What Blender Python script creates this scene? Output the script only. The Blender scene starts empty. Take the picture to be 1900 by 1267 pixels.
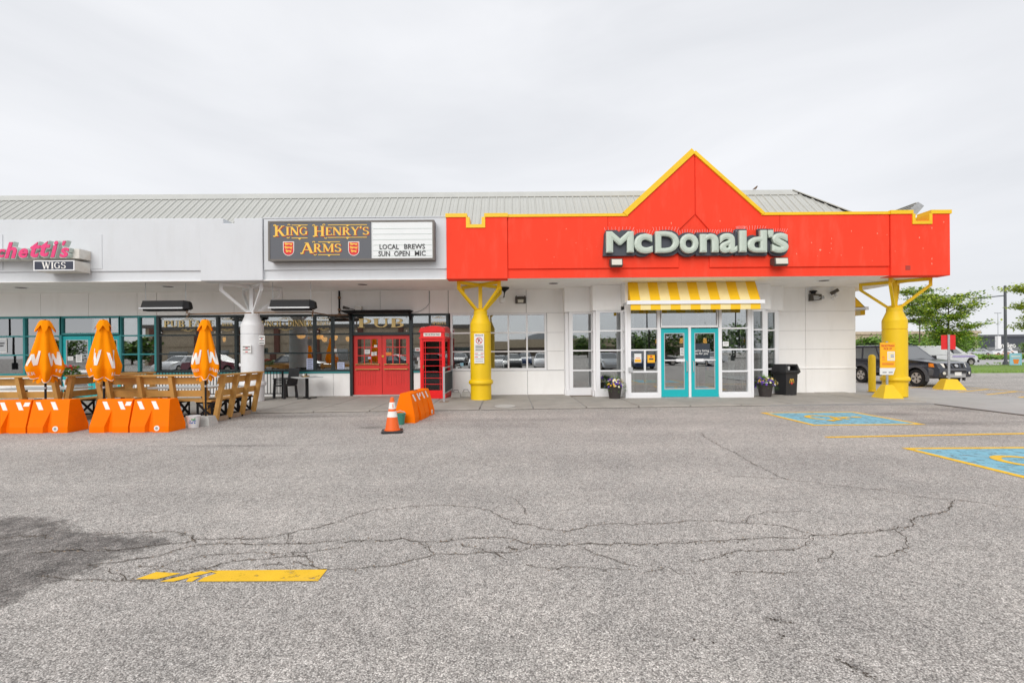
import bpy, bmesh, math, random
from mathutils import Vector, Matrix, noise
random.seed(7)
S = bpy.context.scene
COL = S.collection
PI = math.pi
rad = math.radians

# ------------------------------------------------------------------ camera
F, H, ROLL, IW, IH, HY = 880.0, 1.6, 0.0075, 1900.0, 1267.0, 653.0
cd = bpy.data.cameras.new('camera'); cam = bpy.data.objects.new('camera', cd); COL.objects.link(cam)
cd.sensor_width = 36.0; cd.lens = F / IW * 36.0
cd.shift_y = (HY - IH / 2) / IW
cd.clip_start = 0.05; cd.clip_end = 3000
cam.matrix_world = Matrix.Translation((0, 0, H)) @ Matrix.Rotation(PI / 2, 4, 'X') @ Matrix.Rotation(-ROLL, 4, 'Z')
S.camera = cam
S.render.resolution_x, S.render.resolution_y = 1024, 682

# ------------------------------------------------------------------ sky, sun, exposure
SUN_EL, SUN_AZ = rad(34), rad(198)      # azimuth from +Y towards +X
W = bpy.data.worlds.new('World'); S.world = W; W.use_nodes = True
nt = W.node_tree; nt.nodes.clear()
def N(t, tree=None, **k):
    n = (tree or nt).nodes.new(t)
    for a, b in k.items(): setattr(n, a, b)
    return n
sky = N('ShaderNodeTexSky', sky_type='NISHITA', sun_disc=False, sun_elevation=SUN_EL, sun_rotation=SUN_AZ)
bg1 = N('ShaderNodeBackground'); bg1.inputs[1].default_value = 0.05
nt.links.new(sky.outputs[0], bg1.inputs[0])
tc = N('ShaderNodeTexCoord')
mp = N('ShaderNodeMapping'); mp.inputs['Scale'].default_value = (1.3, 0.7, 4.0); mp.inputs['Rotation'].default_value = (0.1, 0.35, 0.5)
nt.links.new(tc.outputs['Generated'], mp.inputs[0])
nz = N('ShaderNodeTexNoise'); nz.inputs['Scale'].default_value = 1.5; nz.inputs['Detail'].default_value = 5; nz.inputs['Roughness'].default_value = .5; nz.inputs['Distortion'].default_value = .5
nt.links.new(mp.outputs[0], nz.inputs['Vector'])
cr = N('ShaderNodeValToRGB')
cr.color_ramp.elements[0].position = .30; cr.color_ramp.elements[0].color = (.76, .775, .81, 1)
cr.color_ramp.elements[1].position = .70; cr.color_ramp.elements[1].color = (.90, .91, .94, 1)
nt.links.new(nz.outputs[0], cr.inputs[0])
bg2 = N('ShaderNodeBackground'); bg2.inputs[1].default_value = 0.83
nt.links.new(cr.outputs[0], bg2.inputs[0])
mx = N('ShaderNodeMixShader'); mx.inputs[0].default_value = 0.93
out = N('ShaderNodeOutputWorld')
nt.links.new(bg1.outputs[0], mx.inputs[1]); nt.links.new(bg2.outputs[0], mx.inputs[2]); nt.links.new(mx.outputs[0], out.inputs[0])
sl = bpy.data.lights.new('sun', 'SUN'); sl.energy = 1.5; sl.angle = rad(46); sl.color = (1, .97, .93)
so = bpy.data.objects.new('sun', sl); COL.objects.link(so)
d = Vector((math.sin(SUN_AZ) * math.cos(SUN_EL), math.cos(SUN_AZ) * math.cos(SUN_EL), math.sin(SUN_EL)))
so.rotation_euler = d.to_track_quat('Z', 'Y').to_euler()
S.view_settings.view_transform = 'Standard'; S.view_settings.look = 'None'
S.view_settings.exposure = 0.40; S.view_settings.gamma = 1.0
S.view_settings.use_curve_mapping = False
S.cycles.max_bounces = 10; S.cycles.transparent_max_bounces = 16; S.cycles.glossy_bounces = 5
try: S.cycles.use_denoising = True
except Exception: pass

# ------------------------------------------------------------------ measuring helpers (photograph pixels of 1900x1267 -> metres)
def at(px, py, Y):
    u, v = px - IW / 2, py - HY
    return (u - v * ROLL) * Y / F, H - (v + u * ROLL) * Y / F
def Xp(px, Y): return (px - IW / 2) * Y / F
def G(px, py, z=0.0):
    u, v = px - IW / 2, py - HY
    Y = (H - z) * F / (v + u * ROLL)
    return (u - v * ROLL) * Y / F, Y

# ------------------------------------------------------------------ materials
def srgb(r, g, b, k=1.0):
    f = lambda c: ((c / 255 + .055) / 1.055) ** 2.4 if c / 255 > .04045 else c / 255 / 12.92
    return (min(f(r) * k, 1), min(f(g) * k, 1), min(f(b) * k, 1))
def mk(name, col, rough=.6, var=.10, scale=1.2, bump=0.0, bscale=30, metal=0.0, spec=.5, dirt=0.0, dirtcol=(.25, .22, .18), streak=False, coat=0.0):
    m = bpy.data.materials.new(name); m.use_nodes = True
    t = m.node_tree; b = t.nodes['Principled BSDF']
    b.inputs['Roughness'].default_value = rough; b.inputs['Metallic'].default_value = metal
    b.inputs['Specular IOR Level'].default_value = spec
    if coat: b.inputs['Coat Weight'].default_value = coat; b.inputs['Coat Roughness'].default_value = .08
    g = N('ShaderNodeTexCoord', t)
    def noi(sc, det=4, ro=.6, stretch=None):
        n = N('ShaderNodeTexNoise', t); n.inputs['Scale'].default_value = sc; n.inputs['Detail'].default_value = det; n.inputs['Roughness'].default_value = ro
        if stretch:
            q = N('ShaderNodeMapping', t); q.inputs['Scale'].default_value = stretch
            t.links.new(g.outputs['Object'], q.inputs[0]); t.links.new(q.outputs[0], n.inputs['Vector'])
        else: t.links.new(g.outputs['Object'], n.inputs['Vector'])
        return n
    n1 = noi(scale, 6, .65)
    r1 = N('ShaderNodeValToRGB', t)
    lo = tuple(c * (1 - var) for c in col) + (1,); hi = tuple(min(1, c * (1 + var)) for c in col) + (1,)
    r1.color_ramp.elements[0].position = .3; r1.color_ramp.elements[1].position = .7
    r1.color_ramp.elements[0].color = lo; r1.color_ramp.elements[1].color = hi
    t.links.new(n1.outputs[0], r1.inputs[0]); last = r1.outputs[0]
    if dirt:
        n2 = noi(2.2, 8, .7, (1, 1, .22) if streak else None)
        r2 = N('ShaderNodeValToRGB', t); r2.color_ramp.elements[0].position = .50; r2.color_ramp.elements[1].position = .78
        r2.color_ramp.elements[0].color = (0, 0, 0, 1); r2.color_ramp.elements[1].color = (dirt, dirt, dirt, 1)
        t.links.new(n2.outputs[0], r2.inputs[0])
        mi = N('ShaderNodeMixRGB', t); mi.inputs[2].default_value = dirtcol + (1,)
        t.links.new(r2.outputs[0], mi.inputs[0]); t.links.new(last, mi.inputs[1]); last = mi.outputs[0]
    t.links.new(last, b.inputs['Base Color'])
    if bump:
        n3 = noi(bscale, 5, .6); bp = N('ShaderNodeBump', t); bp.inputs['Strength'].default_value = bump; bp.inputs['Distance'].default_value = .02
        t.links.new(n3.outputs[0], bp.inputs['Height']); t.links.new(bp.outputs[0], b.inputs['Normal'])
    return m
def emit(name, col, strength):
    m = mk(name, col, .5); b = m.node_tree.nodes['Principled BSDF']
    b.inputs['Emission Color'].default_value = col + (1,); b.inputs['Emission Strength'].default_value = strength
    return m
def glassmat(name, tint=(.62, .66, .66), base=.18, ior=1.5, wob=0.0):
    m = bpy.data.materials.new(name); m.use_nodes = True; t = m.node_tree; t.nodes.clear()
    o = N('ShaderNodeOutputMaterial', t); a = N('ShaderNodeBsdfTransparent', t); gl = N('ShaderNodeBsdfGlossy', t)
    a.inputs[0].default_value = tint + (1,); gl.inputs['Roughness'].default_value = .0; gl.inputs[0].default_value = (.93, .95, .96, 1)
    fr = N('ShaderNodeFresnel', t); fr.inputs[0].default_value = ior
    ma = N('ShaderNodeMath', t, operation='ADD'); ma.inputs[1].default_value = base; ma.use_clamp = True
    t.links.new(fr.outputs[0], ma.inputs[0])
    x = N('ShaderNodeMixShader', t); t.links.new(ma.outputs[0], x.inputs[0]); t.links.new(a.outputs[0], x.inputs[1]); t.links.new(gl.outputs[0], x.inputs[2])
    t.links.new(x.outputs[0], o.inputs[0])
    if wob:
        g = N('ShaderNodeNewGeometry', t); n = N('ShaderNodeTexNoise', t); n.inputs['Scale'].default_value = 1.1; n.inputs['Detail'].default_value = 1
        bp = N('ShaderNodeBump', t); bp.inputs['Strength'].default_value = wob; bp.inputs['Distance'].default_value = .02
        t.links.new(g.outputs['Position'], n.inputs['Vector']); t.links.new(n.outputs[0], bp.inputs['Height'])
        t.links.new(bp.outputs[0], gl.inputs['Normal'])
    return m
M = {}
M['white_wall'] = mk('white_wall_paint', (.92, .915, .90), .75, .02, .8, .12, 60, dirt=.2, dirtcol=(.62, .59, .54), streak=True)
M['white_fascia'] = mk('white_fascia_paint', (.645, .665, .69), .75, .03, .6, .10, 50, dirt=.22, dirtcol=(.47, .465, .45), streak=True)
M['soffit'] = mk('soffit_stucco', (.93, .91, .88), .9, .03, 2.5, .3, 80, dirt=.25, dirtcol=(.68, .63, .58))
M['joint'] = mk('joint_backing', (.30, .29, .28), .9, .05)  # plain grey of the recessed joint backing and slab bed
M['red_fascia'] = mk('red_stucco', (.90, .055, .022), .8, .05, 1.0, .18, 70, spec=.3, dirt=.45, dirtcol=(.86, .14, .085), streak=True)
M['yellow_trim'] = mk('yellow_painted_metal', (.86, .54, .006), .45, .06, 2, dirt=.2, dirtcol=(.55, .30, .02))
M['yellow_col'] = mk('yellow_column_paint', (.84, .55, .001), .5, .05, 1.5, .06, 30, dirt=.5, dirtcol=(.70, .40, .01), streak=True)
M['white_col'] = mk('white_column_paint', (.80, .81, .82), .6, .04, 1.5, .08, 30, dirt=.45, dirtcol=(.58, .55, .50), streak=True)
M['roof'] = mk('pale_roof_metal', (.48, .483, .455), .5, .05, 1.5, dirt=.25, dirtcol=(.42, .41, .38), spec=.4)
M['dark'] = mk('dark_void', (.02, .02, .02), .9, .1)
M['white_frame'] = mk('white_window_frame', (.82, .82, .83), .4, .02, 2)
M['teal'] = mk('teal_door_paint', (.006, .44, .47), .4, .04, 2, dirt=.15, dirtcol=(.02, .3, .3))
M['teal_dark'] = mk('teal_frame_paint', (.02, .24, .25), .45, .08, 2)
M['black_frame'] = mk('black_green_frame', (.010, .022, .024), .4, .1, 2)
M['black'] = mk('black_painted_metal', (.010, .010, .011), .6, spec=.3, var=.15, scale=3) if True else mk('black_painted_metal', (.012, .012, .013), .45, .15, 3)
M['black_plastic'] = mk('black_plastic', (.022, .022, .024), .45, .15, 3, dirt=.2, dirtcol=(.08, .08, .08))
M['red_door'] = mk('red_door_paint', (.72, .030, .024), .45, .08, 2, .05, 40, dirt=.25, dirtcol=(.58, .04, .03))
M['red_phone'] = mk('red_phone_box_paint', (.80, .008, .010), .3, .07, 2, dirt=.2, dirtcol=(.40, .012, .01))
M['brass'] = mk('aged_brass', (.42, .28, .10), .35, .15, 8, metal=.9)
M['glass'] = glassmat('window_glass', (.72, .75, .74), .36, 1.5, .010)
M['glass_clear'] = glassmat('clear_window_glass', (.66, .70, .69), .15, 1.5, .008)
M['glass_dark'] = glassmat('dark_booth_glass', (.30, .30, .30), .02, 1.45)
M['glass_car'] = glassmat('tinted_car_glass', (.16, .18, .18), .12, 1.5)
M['alu'] = mk('grey_aluminium', (.55, .56, .57), .4, .06, 3, metal=.6)
M['galv'] = mk('galvanised_steel', (.40, .42, .44), .45, .15, 12, metal=.5)
M['orange_barrier'] = mk('orange_plastic', (.97, .185, .0003), .6, .05, 2, .05, 20, spec=.08, dirt=.45, dirtcol=(.60, .13, .015))
M['orange_cone'] = mk('orange_cone_rubber', (.86, .13, .012), .5, .06, 4, dirt=.2, dirtcol=(.45, .08, .02))
M['orange_cloth'] = mk('orange_umbrella_cloth', (.95, .285, .002), .9, .06, 3, .15, 90, spec=.1)
M['white_print'] = mk('white_print', (.82, .80, .76), .7, .03)
M['wood'] = mk('stained_timber', (.56, .30, .075), .65, .25, 2.2, .2, 25, dirt=.4, dirtcol=(.34, .16, .04))
M['wood_grey'] = mk('weathered_timber', (.36, .27, .19), .8, .25, 3, .2, 30)
M['table_grey'] = mk('grey_table_top', (.52, .54, .54), .5, .06, 3)
M['concrete'] = mk('concrete_block', (.50, .49, .46), .9, .12, 6, .4, 40, dirt=.3)
M['white_plastic'] = mk('white_plastic', (.78, .78, .78), .4, .03)
M['green_plastic'] = mk('green_plastic', (.05, .22, .16), .4, .08)
M['pot'] = mk('dark_brown_pot', (.045, .036, .034), .6, .15, 5)
M['leaf'] = mk('pot_leaf', (.10, .22, .03), .6, .4, 14)
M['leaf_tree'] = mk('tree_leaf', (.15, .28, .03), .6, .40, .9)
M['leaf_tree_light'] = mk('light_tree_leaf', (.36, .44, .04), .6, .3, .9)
M['leaf_dark'] = mk('dark_tree_leaf', (.055, .12, .025), .7, .4, .5)
M['petal_purple'] = mk('purple_petal', (.12, .03, .42), .6, .25, 20)
M['petal_white'] = mk('cream_petal', (.80, .77, .52), .6, .1, 20)
M['petal_yellow'] = mk('yellow_petal', (.75, .45, .05), .6, .1, 20)
M['bark'] = mk('tree_bark', (.085, .065, .05), .9, .25, 6, .4, 30)
M['grass'] = mk('lawn_grass', (.17, .28, .045), .9, .3, .35, .5, 50, dirt=.4, dirtcol=(.30, .30, .10))
M['sign_grey'] = mk('slate_sign_panel', (.085, .09, .105), .45, .05, 1)
M['sign_white'] = mk('backlit_sign_white', (.74, .76, .76), .4, .03, 1)
M['bronze'] = mk('bronze_sign_frame', (.13, .115, .10), .45, .1, 2)
M['gold'] = mk('gold_lettering', (.86, .52, .06), .5, .05)
M['gold_dim'] = mk('old_gold_lettering', (.80, .60, .24), .5, .1)
M['letter_red'] = mk('dark_red_lettering', (.45, .03, .02), .5, .05)
M['letter_black'] = mk('black_lettering', (.02, .02, .022), .5, .05)
M['letter_mint'] = mk('pale_mint_letter_face', (.50, .57, .49), .35, .05, 4)
M['letter_pink'] = mk('pink_letter_face', (.78, .045, .19), .4, .12, 6)
M['letter_side'] = mk('pale_green_letter_return', (.52, .60, .56), .5, .05)
M['slate'] = mk('slate_letter_backing', (.055, .062, .078), .5, .06)
M['cabinet'] = mk('cream_sign_cabinet', (.70, .68, .63), .5, .05, 4, dirt=.4, dirtcol=(.35, .22, .10))
M['awn_yellow'] = mk('awning_yellow', (.92, .54, .006), .7, .04, 3, .1, 80)
M['awn_cream'] = mk('awning_cream', (.88, .72, .34), .7, .04, 3, .1, 80)
M['lens'] = mk('floodlight_lens', (.66, .64, .55), .25, .05)
M['lamp_body'] = mk('bronze_lamp_body', (.075, .065, .055), .5, .15)
M['paint_yellow'] = mk('yellow_road_paint', (.86, .52, .016), .8, .07, 6, .25, 120, dirt=.35, dirtcol=(.50, .36, .14))
M['paint_blue'] = mk('blue_road_paint', (.21, .48, .60), .8, .12, 5, .25, 120, dirt=.7, dirtcol=(.26, .32, .34))
M['slab'] = mk('sidewalk_concrete', (.37, .345, .31), .9, .14, .9, .3, 60, dirt=.55, dirtcol=(.22, .20, .175))
M['apron'] = mk('apron_concrete', (.42, .41, .395), .9, .10, .5, .3, 60, dirt=.45, dirtcol=(.26, .25, .24))
M['road'] = mk('far_road', (.40, .39, .39), .9, .08, .1)
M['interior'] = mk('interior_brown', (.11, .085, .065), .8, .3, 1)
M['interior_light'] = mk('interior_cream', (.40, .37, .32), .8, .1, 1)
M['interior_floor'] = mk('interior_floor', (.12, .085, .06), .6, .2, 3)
M['lamp_glow'] = emit('lit_amber_shade', (1.0, .45, .10), 1.5)
M['tan'] = mk('tan_block_wall', (.50, .41, .30), .9, .15, 2, dirt=.3, dirtcol=(.18, .14, .10))
M['tan_light'] = mk('tan_stucco', (.46, .38, .27), .9, .08, 1)
M['tyre'] = mk('tyre_rubber', (.018, .018, .018), .8, .2, 10)
M['rim'] = mk('alloy_rim', (.62, .58, .53), .35, .05, metal=.6)
M['suv_paint'] = mk('slate_car_paint', (.040, .045, .060), .28, .08, 1, metal=.5, coat=.7)
M['suv_plastic'] = mk('grey_bumper_plastic', (.085, .088, .095), .6, .08, 4)
M['amber'] = mk('amber_lens', (.85, .25, .01), .2, .05)
M['head_lens'] = mk('headlight_lens', (.75, .74, .66), .12, .06)
M['white_paint'] = mk('white_car_paint', (.78, .78, .79), .3, .03, coat=.5)
M['red_sign'] = mk('red_sign_sheet', (.70, .012, .015), .45, .05)
M['sign_orange'] = mk('yellow_orange_sign_sheet', (.90, .44, .004), .5, .05, 6)
M['sign_sky'] = mk('pale_blue_print', (.30, .58, .72), .5, .1, 4)
M['paper'] = mk('white_paper', (.76, .76, .74), .7, .03)
M['paper_blue'] = mk('bluish_paper', (.52, .58, .78), .7, .03)
M['ink'] = mk('dark_ink', (.06, .06, .07), .7, .05)
M['ink_red'] = mk('red_ink', (.60, .02, .03), .6, .05)
M['orange_print'] = mk('orange_print', (.85, .25, .03), .5, .1)
M['green_print'] = mk('green_print', (.10, .38, .10), .5, .1)
M['blue_print'] = mk('blue_print', (.04, .12, .50), .5, .1)
M['rust'] = mk('rusty_gas_pipe', (.24, .15, .09), .8, .3, 12)
M['crack'] = mk('crack_shadow', (.085, .068, .052), 1, .3, 20)  # dark brown of cracks and crumbs, reused for the apron edge strip
M['patch'] = mk('dark_asphalt_patch', (.12, .115, .115), .9, .3, 3, .6, 160, dirt=.5, dirtcol=(.22, .20, .19))
M['bird'] = mk('brown_feathers', (.14, .08, .045), .8, .3, 60)
M['shield_red'] = mk('shield_red', (.62, .012, .015), .5, .05)

# asphalt: individual stones, worn binder, stains with a shape of their own
def asphalt(name='worn_asphalt', k=1.0, tint=(1, 1, 1)):
    m = bpy.data.materials.new(name); m.use_nodes = True; t = m.node_tree; b = t.nodes['Principled BSDF']
    b.inputs['Roughness'].default_value = .92; b.inputs['Specular IOR Level'].default_value = .3
    g = N('ShaderNodeNewGeometry', t); P = g.outputs['Position']
    def ramp(src, *els):
        r = N('ShaderNodeValToRGB', t); e = r.color_ramp.elements
        while len(e) < len(els): e.new(.5)
        for q, (p, c) in zip(e, els): q.position = p; q.color = (c + (1,)) if isinstance(c, tuple) else (c, c, c, 1)
        t.links.new(src, r.inputs[0]); return r.outputs[0]
    def noi(sc, det=4, ro=.6):
        n = N('ShaderNodeTexNoise', t); n.inputs['Scale'].default_value = sc; n.inputs['Detail'].default_value = det; n.inputs['Roughness'].default_value = ro
        t.links.new(P, n.inputs['Vector']); return n.outputs[0]
    def mul(a, c, f=1.0, mode='MULTIPLY'):
        x = N('ShaderNodeMixRGB', t, blend_type=mode); x.inputs[0].default_value = f
        t.links.new(a, x.inputs[1])
        if isinstance(c, tuple): x.inputs[2].default_value = c + (1,)
        else: t.links.new(c, x.inputs[2])
        return x.outputs[0]
    v = N('ShaderNodeTexVoronoi', t); v.inputs['Scale'].default_value = 125; t.links.new(P, v.inputs['Vector'])
    sep = N('ShaderNodeSeparateColor', t); t.links.new(v.outputs['Color'], sep.inputs[0])
    stones = ramp(sep.outputs[0], (0, (.26, .25, .24)), (.25, (.42, .405, .385)), (.62, (.53, .51, .49)), (.88, (.70, .68, .655)), (1, (.84, .82, .79)))
    gap = ramp(v.outputs['Distance'], (.35, 1.0), (.80, .42))
    c = mul(stones, gap)
    if k == 1.0: c = mul(c, ramp(noi(2.3, 5, .65), (.30, (1.00, .99, .975)), (.72, (1.16, 1.135, 1.11))))
    if k != 1.0: c = mul(mul(c, tuple(k * q for q in tint)), ramp(noi(5, 6, .7), (.35, .50), (.65, 1.25)))
    v2 = N('ShaderNodeTexVoronoi', t); v2.inputs['Scale'].default_value = 30; t.links.new(P, v2.inputs['Vector'])
    sep2 = N('ShaderNodeSeparateColor', t); t.links.new(v2.outputs['Color'], sep2.inputs[0])
    c = mul(c, ramp(sep2.outputs[1], (0, .86), (.5, 1.0), (1, 1.12)))
    c = mul(c, ramp(noi(9, 6, .75), (.30, .90), (.7, 1.09)))
    c = mul(c, ramp(noi(.55, 5, .6), (.28, (.86, .85, .845)), (.72, (1.12, 1.10, 1.08))))
    # long faint tyre-worn bands along the drive aisle
    mpg = N('ShaderNodeMapping', t); mpg.inputs['Scale'].default_value = (.05, .8, 1); t.links.new(P, mpg.inputs[0])
    nb = N('ShaderNodeTexNoise', t); nb.inputs['Scale'].default_value = 1; nb.inputs['Detail'].default_value = 3; t.links.new(mpg.outputs[0], nb.inputs['Vector'])
    c = mul(c, ramp(nb.outputs[0], (.3, .90), (.7, 1.08)))
    # damp / oily stains
    ndist = noi(1.6, 4, .6)
    for (px, py, rx, ry, s) in [(1760, 785, 1.6, .55, .62), (1650, 768, 1.1, .45, .68), (1830, 845, 1.0, .35, .8), (430, 827, 1.4, .14, .72), (690, 793, .35, .22, .60),
                                (560, 772, 2.2, .22, .72), (1440, 1150, .06, .03, .62), (1590, 1235, .035, .06, .55), (980, 778, 2.6, .35, .85), (1780, 760, 1.6, .5, .75), (520, 775, 1.3, .3, .75)]:
        x, y = G(px, py)
        vs = N('ShaderNodeVectorMath', t, operation='SUBTRACT'); vs.inputs[1].default_value = (x, y, 0); t.links.new(P, vs.inputs[0])
        vd = N('ShaderNodeVectorMath', t, operation='DIVIDE'); vd.inputs[1].default_value = (rx, ry, 1); t.links.new(vs.outputs[0], vd.inputs[0])
        vl = N('ShaderNodeVectorMath', t, operation='LENGTH'); t.links.new(vd.outputs[0], vl.inputs[0])
        ad = N('ShaderNodeMath', t, operation='ADD'); t.links.new(vl.outputs['Value'], ad.inputs[0]); t.links.new(ndist, ad.inputs[1])
        c = mul(c, ramp(ad.outputs[0], (.95 if .95 < 1 else 1, s), (1.0, 1.0)) if False else ramp(N2(t, ad.outputs[0]), (.35, s), (.85, 1.0)))
    t.links.new(c, b.inputs['Base Color'])
    bp = N('ShaderNodeBump', t); bp.inputs['Strength'].default_value = .7; bp.inputs['Distance'].default_value = .006; bp.invert = True
    t.links.new(v.outputs['Distance'], bp.inputs['Height']); t.links.new(bp.outputs[0], b.inputs['Normal'])
    return m
def N2(t, src):
    x = N('ShaderNodeMath', t, operation='MULTIPLY'); x.inputs[1].default_value = .5; t.links.new(src, x.inputs[0]); return x.outputs[0]
def wear(m, lo, hi, sc):
    t = m.node_tree; b = t.nodes['Principled BSDF']; g = N('ShaderNodeNewGeometry', t); n = N('ShaderNodeTexNoise', t); n.inputs['Scale'].default_value = sc; n.inputs['Detail'].default_value = 10; n.inputs['Roughness'].default_value = .72
    t.links.new(g.outputs['Position'], n.inputs['Vector']); r = N('ShaderNodeValToRGB', t); r.color_ramp.elements[0].position = lo; r.color_ramp.elements[1].position = hi; r.color_ramp.elements[0].color = (.15, .15, .15, 1)
    t.links.new(n.outputs[0], r.inputs[0]); t.links.new(r.outputs[0], b.inputs['Alpha'])
wear(M['paint_yellow'], .34, .43, 9); wear(M['paint_blue'], .36, .48, 7)
M['asphalt'] = asphalt(); M['patch'] = asphalt('damp_broken_asphalt', .66, (1.0, .97, .955))

# ------------------------------------------------------------------ mesh helpers
def ico(n): return n
class MB:
    def __init__(s): s.bm = bmesh.new(); s.mi = 0
    def face(s, pts):
        f = s.bm.faces.new([s.bm.verts.new(p) for p in pts]); f.material_index = s.mi; return f
    def faces(s, vs, fs):
        v = [s.bm.verts.new(p) for p in vs]
        for f in fs:
            try: q = s.bm.faces.new([v[i] for i in f]); q.material_index = s.mi
            except ValueError: pass
    def box(s, x0, x1, y0, y1, z0, z1):
        s.hexa([(x0, y0, z0), (x1, y0, z0), (x1, y1, z0), (x0, y1, z0), (x0, y0, z1), (x1, y0, z1), (x1, y1, z1), (x0, y1, z1)])
        return s
    def hexa(s, p):
        s.faces(p, [(3, 2, 1, 0), (4, 5, 6, 7), (0, 1, 5, 4), (1, 2, 6, 5), (2, 3, 7, 6), (3, 0, 4, 7)]); return s
    def prism(s, poly, a, b, axis='y'):
        """extrude polygon (list of 2-tuples) between a and b along axis"""
        def P(u, w, k): return {'y': (u, k, w), 'x': (k, u, w), 'z': (u, w, k)}[axis]
        n = len(poly); vs = [P(u, w, a) for u, w in poly] + [P(u, w, b) for u, w in poly]
        v = [s.bm.verts.new(p) for p in vs]; fl = []
        fl.append(s.bm.faces.new(v[:n])); fl.append(s.bm.faces.new(v[n:][::-1]))
        for i in range(n): fl.append(s.bm.faces.new([v[i], v[n + i], v[n + (i + 1) % n], v[(i + 1) % n]]))
        for f in fl: f.material_index = s.mi
        bmesh.ops.recalc_face_normals(s.bm, faces=fl)
        return s
    def tube(s, pts, r, n=8, caps=True, r2=None):
        pts = [Vector(p) for p in pts]; rings = []
        for i, p in enumerate(pts):
            t = (pts[min(i + 1, len(pts) - 1)] - pts[max(i - 1, 0)]).normalized()
            a = t.orthogonal().normalized() if i == 0 else (rings_a - t * rings_a.dot(t)).normalized()
            rings_a = a; b = t.cross(a)
            rr = r if r2 is None else r + (r2 - r) * i / (len(pts) - 1)
            rings.append([s.bm.verts.new(p + (a * math.cos(2 * PI * k / n) + b * math.sin(2 * PI * k / n)) * rr) for k in range(n)])
        for i in range(len(rings) - 1):
            for k in range(n):
                f = s.bm.faces.new([rings[i][k], rings[i][(k + 1) % n], rings[i + 1][(k + 1) % n], rings[i + 1][k]]); f.material_index = s.mi; f.smooth = True
        if caps:
            s.bm.faces.new(rings[0][::-1]).material_index = s.mi; s.bm.faces.new(rings[-1]).material_index = s.mi
        return s
    def bar(s, p, q, w, h, up=(0, 0, 1)):
        p, q = Vector(p), Vector(q); t = (q - p).normalized(); u = Vector(up)
        a = t.cross(u)
        a = a.normalized() if a.length > 1e-4 else t.orthogonal().normalized()
        b = a.cross(t).normalized(); c = []
        for o in (p, q):
            for i, j in ((-1, -1), (1, -1), (1, 1), (-1, 1)): c.append(o + a * (w / 2 * i) + b * (h / 2 * j))
        s.hexa(c); return s
    def lathe(s, prof, n=24, c=(0, 0), sx=1, sy=1):
        rings = []
        for r, z in prof: rings.append([s.bm.verts.new((c[0] + sx * r * math.cos(2 * PI * k / n), c[1] + sy * r * math.sin(2 * PI * k / n), z)) for k in range(n)])
        for i in range(len(rings) - 1):
            for k in range(n):
                f = s.bm.faces.new([rings[i][k], rings[i][(k + 1) % n], rings[i + 1][(k + 1) % n], rings[i + 1][k]]); f.smooth = True; f.material_index = s.mi
        s.bm.faces.new(rings[0][::-1]).material_index = s.mi; s.bm.faces.new(rings[-1]).material_index = s.mi
        return s
    def strip(s, L, R):
        a = [s.bm.verts.new(p) for p in L]; b = [s.bm.verts.new(p) for p in R]
        for i in range(len(a) - 1):
            f = s.bm.faces.new([a[i], a[i + 1], b[i + 1], b[i]]); f.material_index = s.mi
        return s
    def build(s, name, mats, parent=None, bev=0.0, world=True, smooth=None, label=None, kind=None, sharp=32):
        bm = s.bm
        if bev:
            es = [e for e in bm.edges if len(e.link_faces) == 2 and e.calc_face_angle(0) > .6]
            if es: bmesh.ops.bevel(bm, geom=es, offset=bev, segments=1, affect='EDGES', clamp_overlap=True)
        me = bpy.data.meshes.new(name)
        if world and parent is not None:
            mw = wm(parent).inverted(); bm.transform(mw)
        bm.to_mesh(me); bm.free()
        for m in (mats if isinstance(mats, (list, tuple)) else [mats]): me.materials.append(M[m] if isinstance(m, str) else m)
        if smooth is True:
            for p in me.polygons: p.use_smooth = True
        if any(p.use_smooth for p in me.polygons): me.set_sharp_from_angle(angle=rad(sharp))
        o = bpy.data.objects.new(name, me); COL.objects.link(o)
        if parent is not None: o.parent = parent
        if label: o['label'] = label
        if kind: o['kind'] = kind
        return o
def wm(o):
    m = Matrix.Translation(o.location) @ o.rotation_euler.to_matrix().to_4x4() @ Matrix.Diagonal(o.scale).to_4x4()
    return wm(o.parent) @ m if o.parent else m
def tag(o, label=None, cat=None, group=None, kind=None):
    if label: o['label'] = label
    if cat: o['category'] = cat
    if group: o['group'] = group
    if kind: o['kind'] = kind
    return o
def thing(name, label, cat, loc=(0, 0, 0), rz=0.0, group=None, kind=None):
    o = bpy.data.objects.new(name, None); COL.objects.link(o); o.location = loc; o.rotation_euler = (0, 0, rz); o.empty_display_size = .2
    return tag(o, label, cat, group, kind)
def part(name, parent, loc=(0, 0, 0), rz=0.0):
    o = bpy.data.objects.new(name, None); COL.objects.link(o); o.parent = parent; o.location = loc; o.rotation_euler = (0, 0, rz); o.empty_display_size = .1
    return o
def copy_tree(o, parent=None, loc=None, rz=None, label=None, group=None, sc=None):
    c = o.copy(); COL.objects.link(c); c.parent = parent
    if loc is not None: c.location = loc
    if rz is not None: c.rotation_euler = (0, 0, rz)
    if sc is not None: c.scale = sc
    if label: c['label'] = label
    if group: c['group'] = group
    for ch in list(o.children): copy_tree(ch, c)
    return c
def share(o, parent, loc=(0, 0, 0), rot=(0, 0, 0), name=None, mat=None, scale=(1, 1, 1)):
    c = bpy.data.objects.new(name or o.name.split('.')[0], o.data); COL.objects.link(c); c.parent = parent
    c.location = loc; c.rotation_euler = rot; c.scale = scale
    return c

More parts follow.
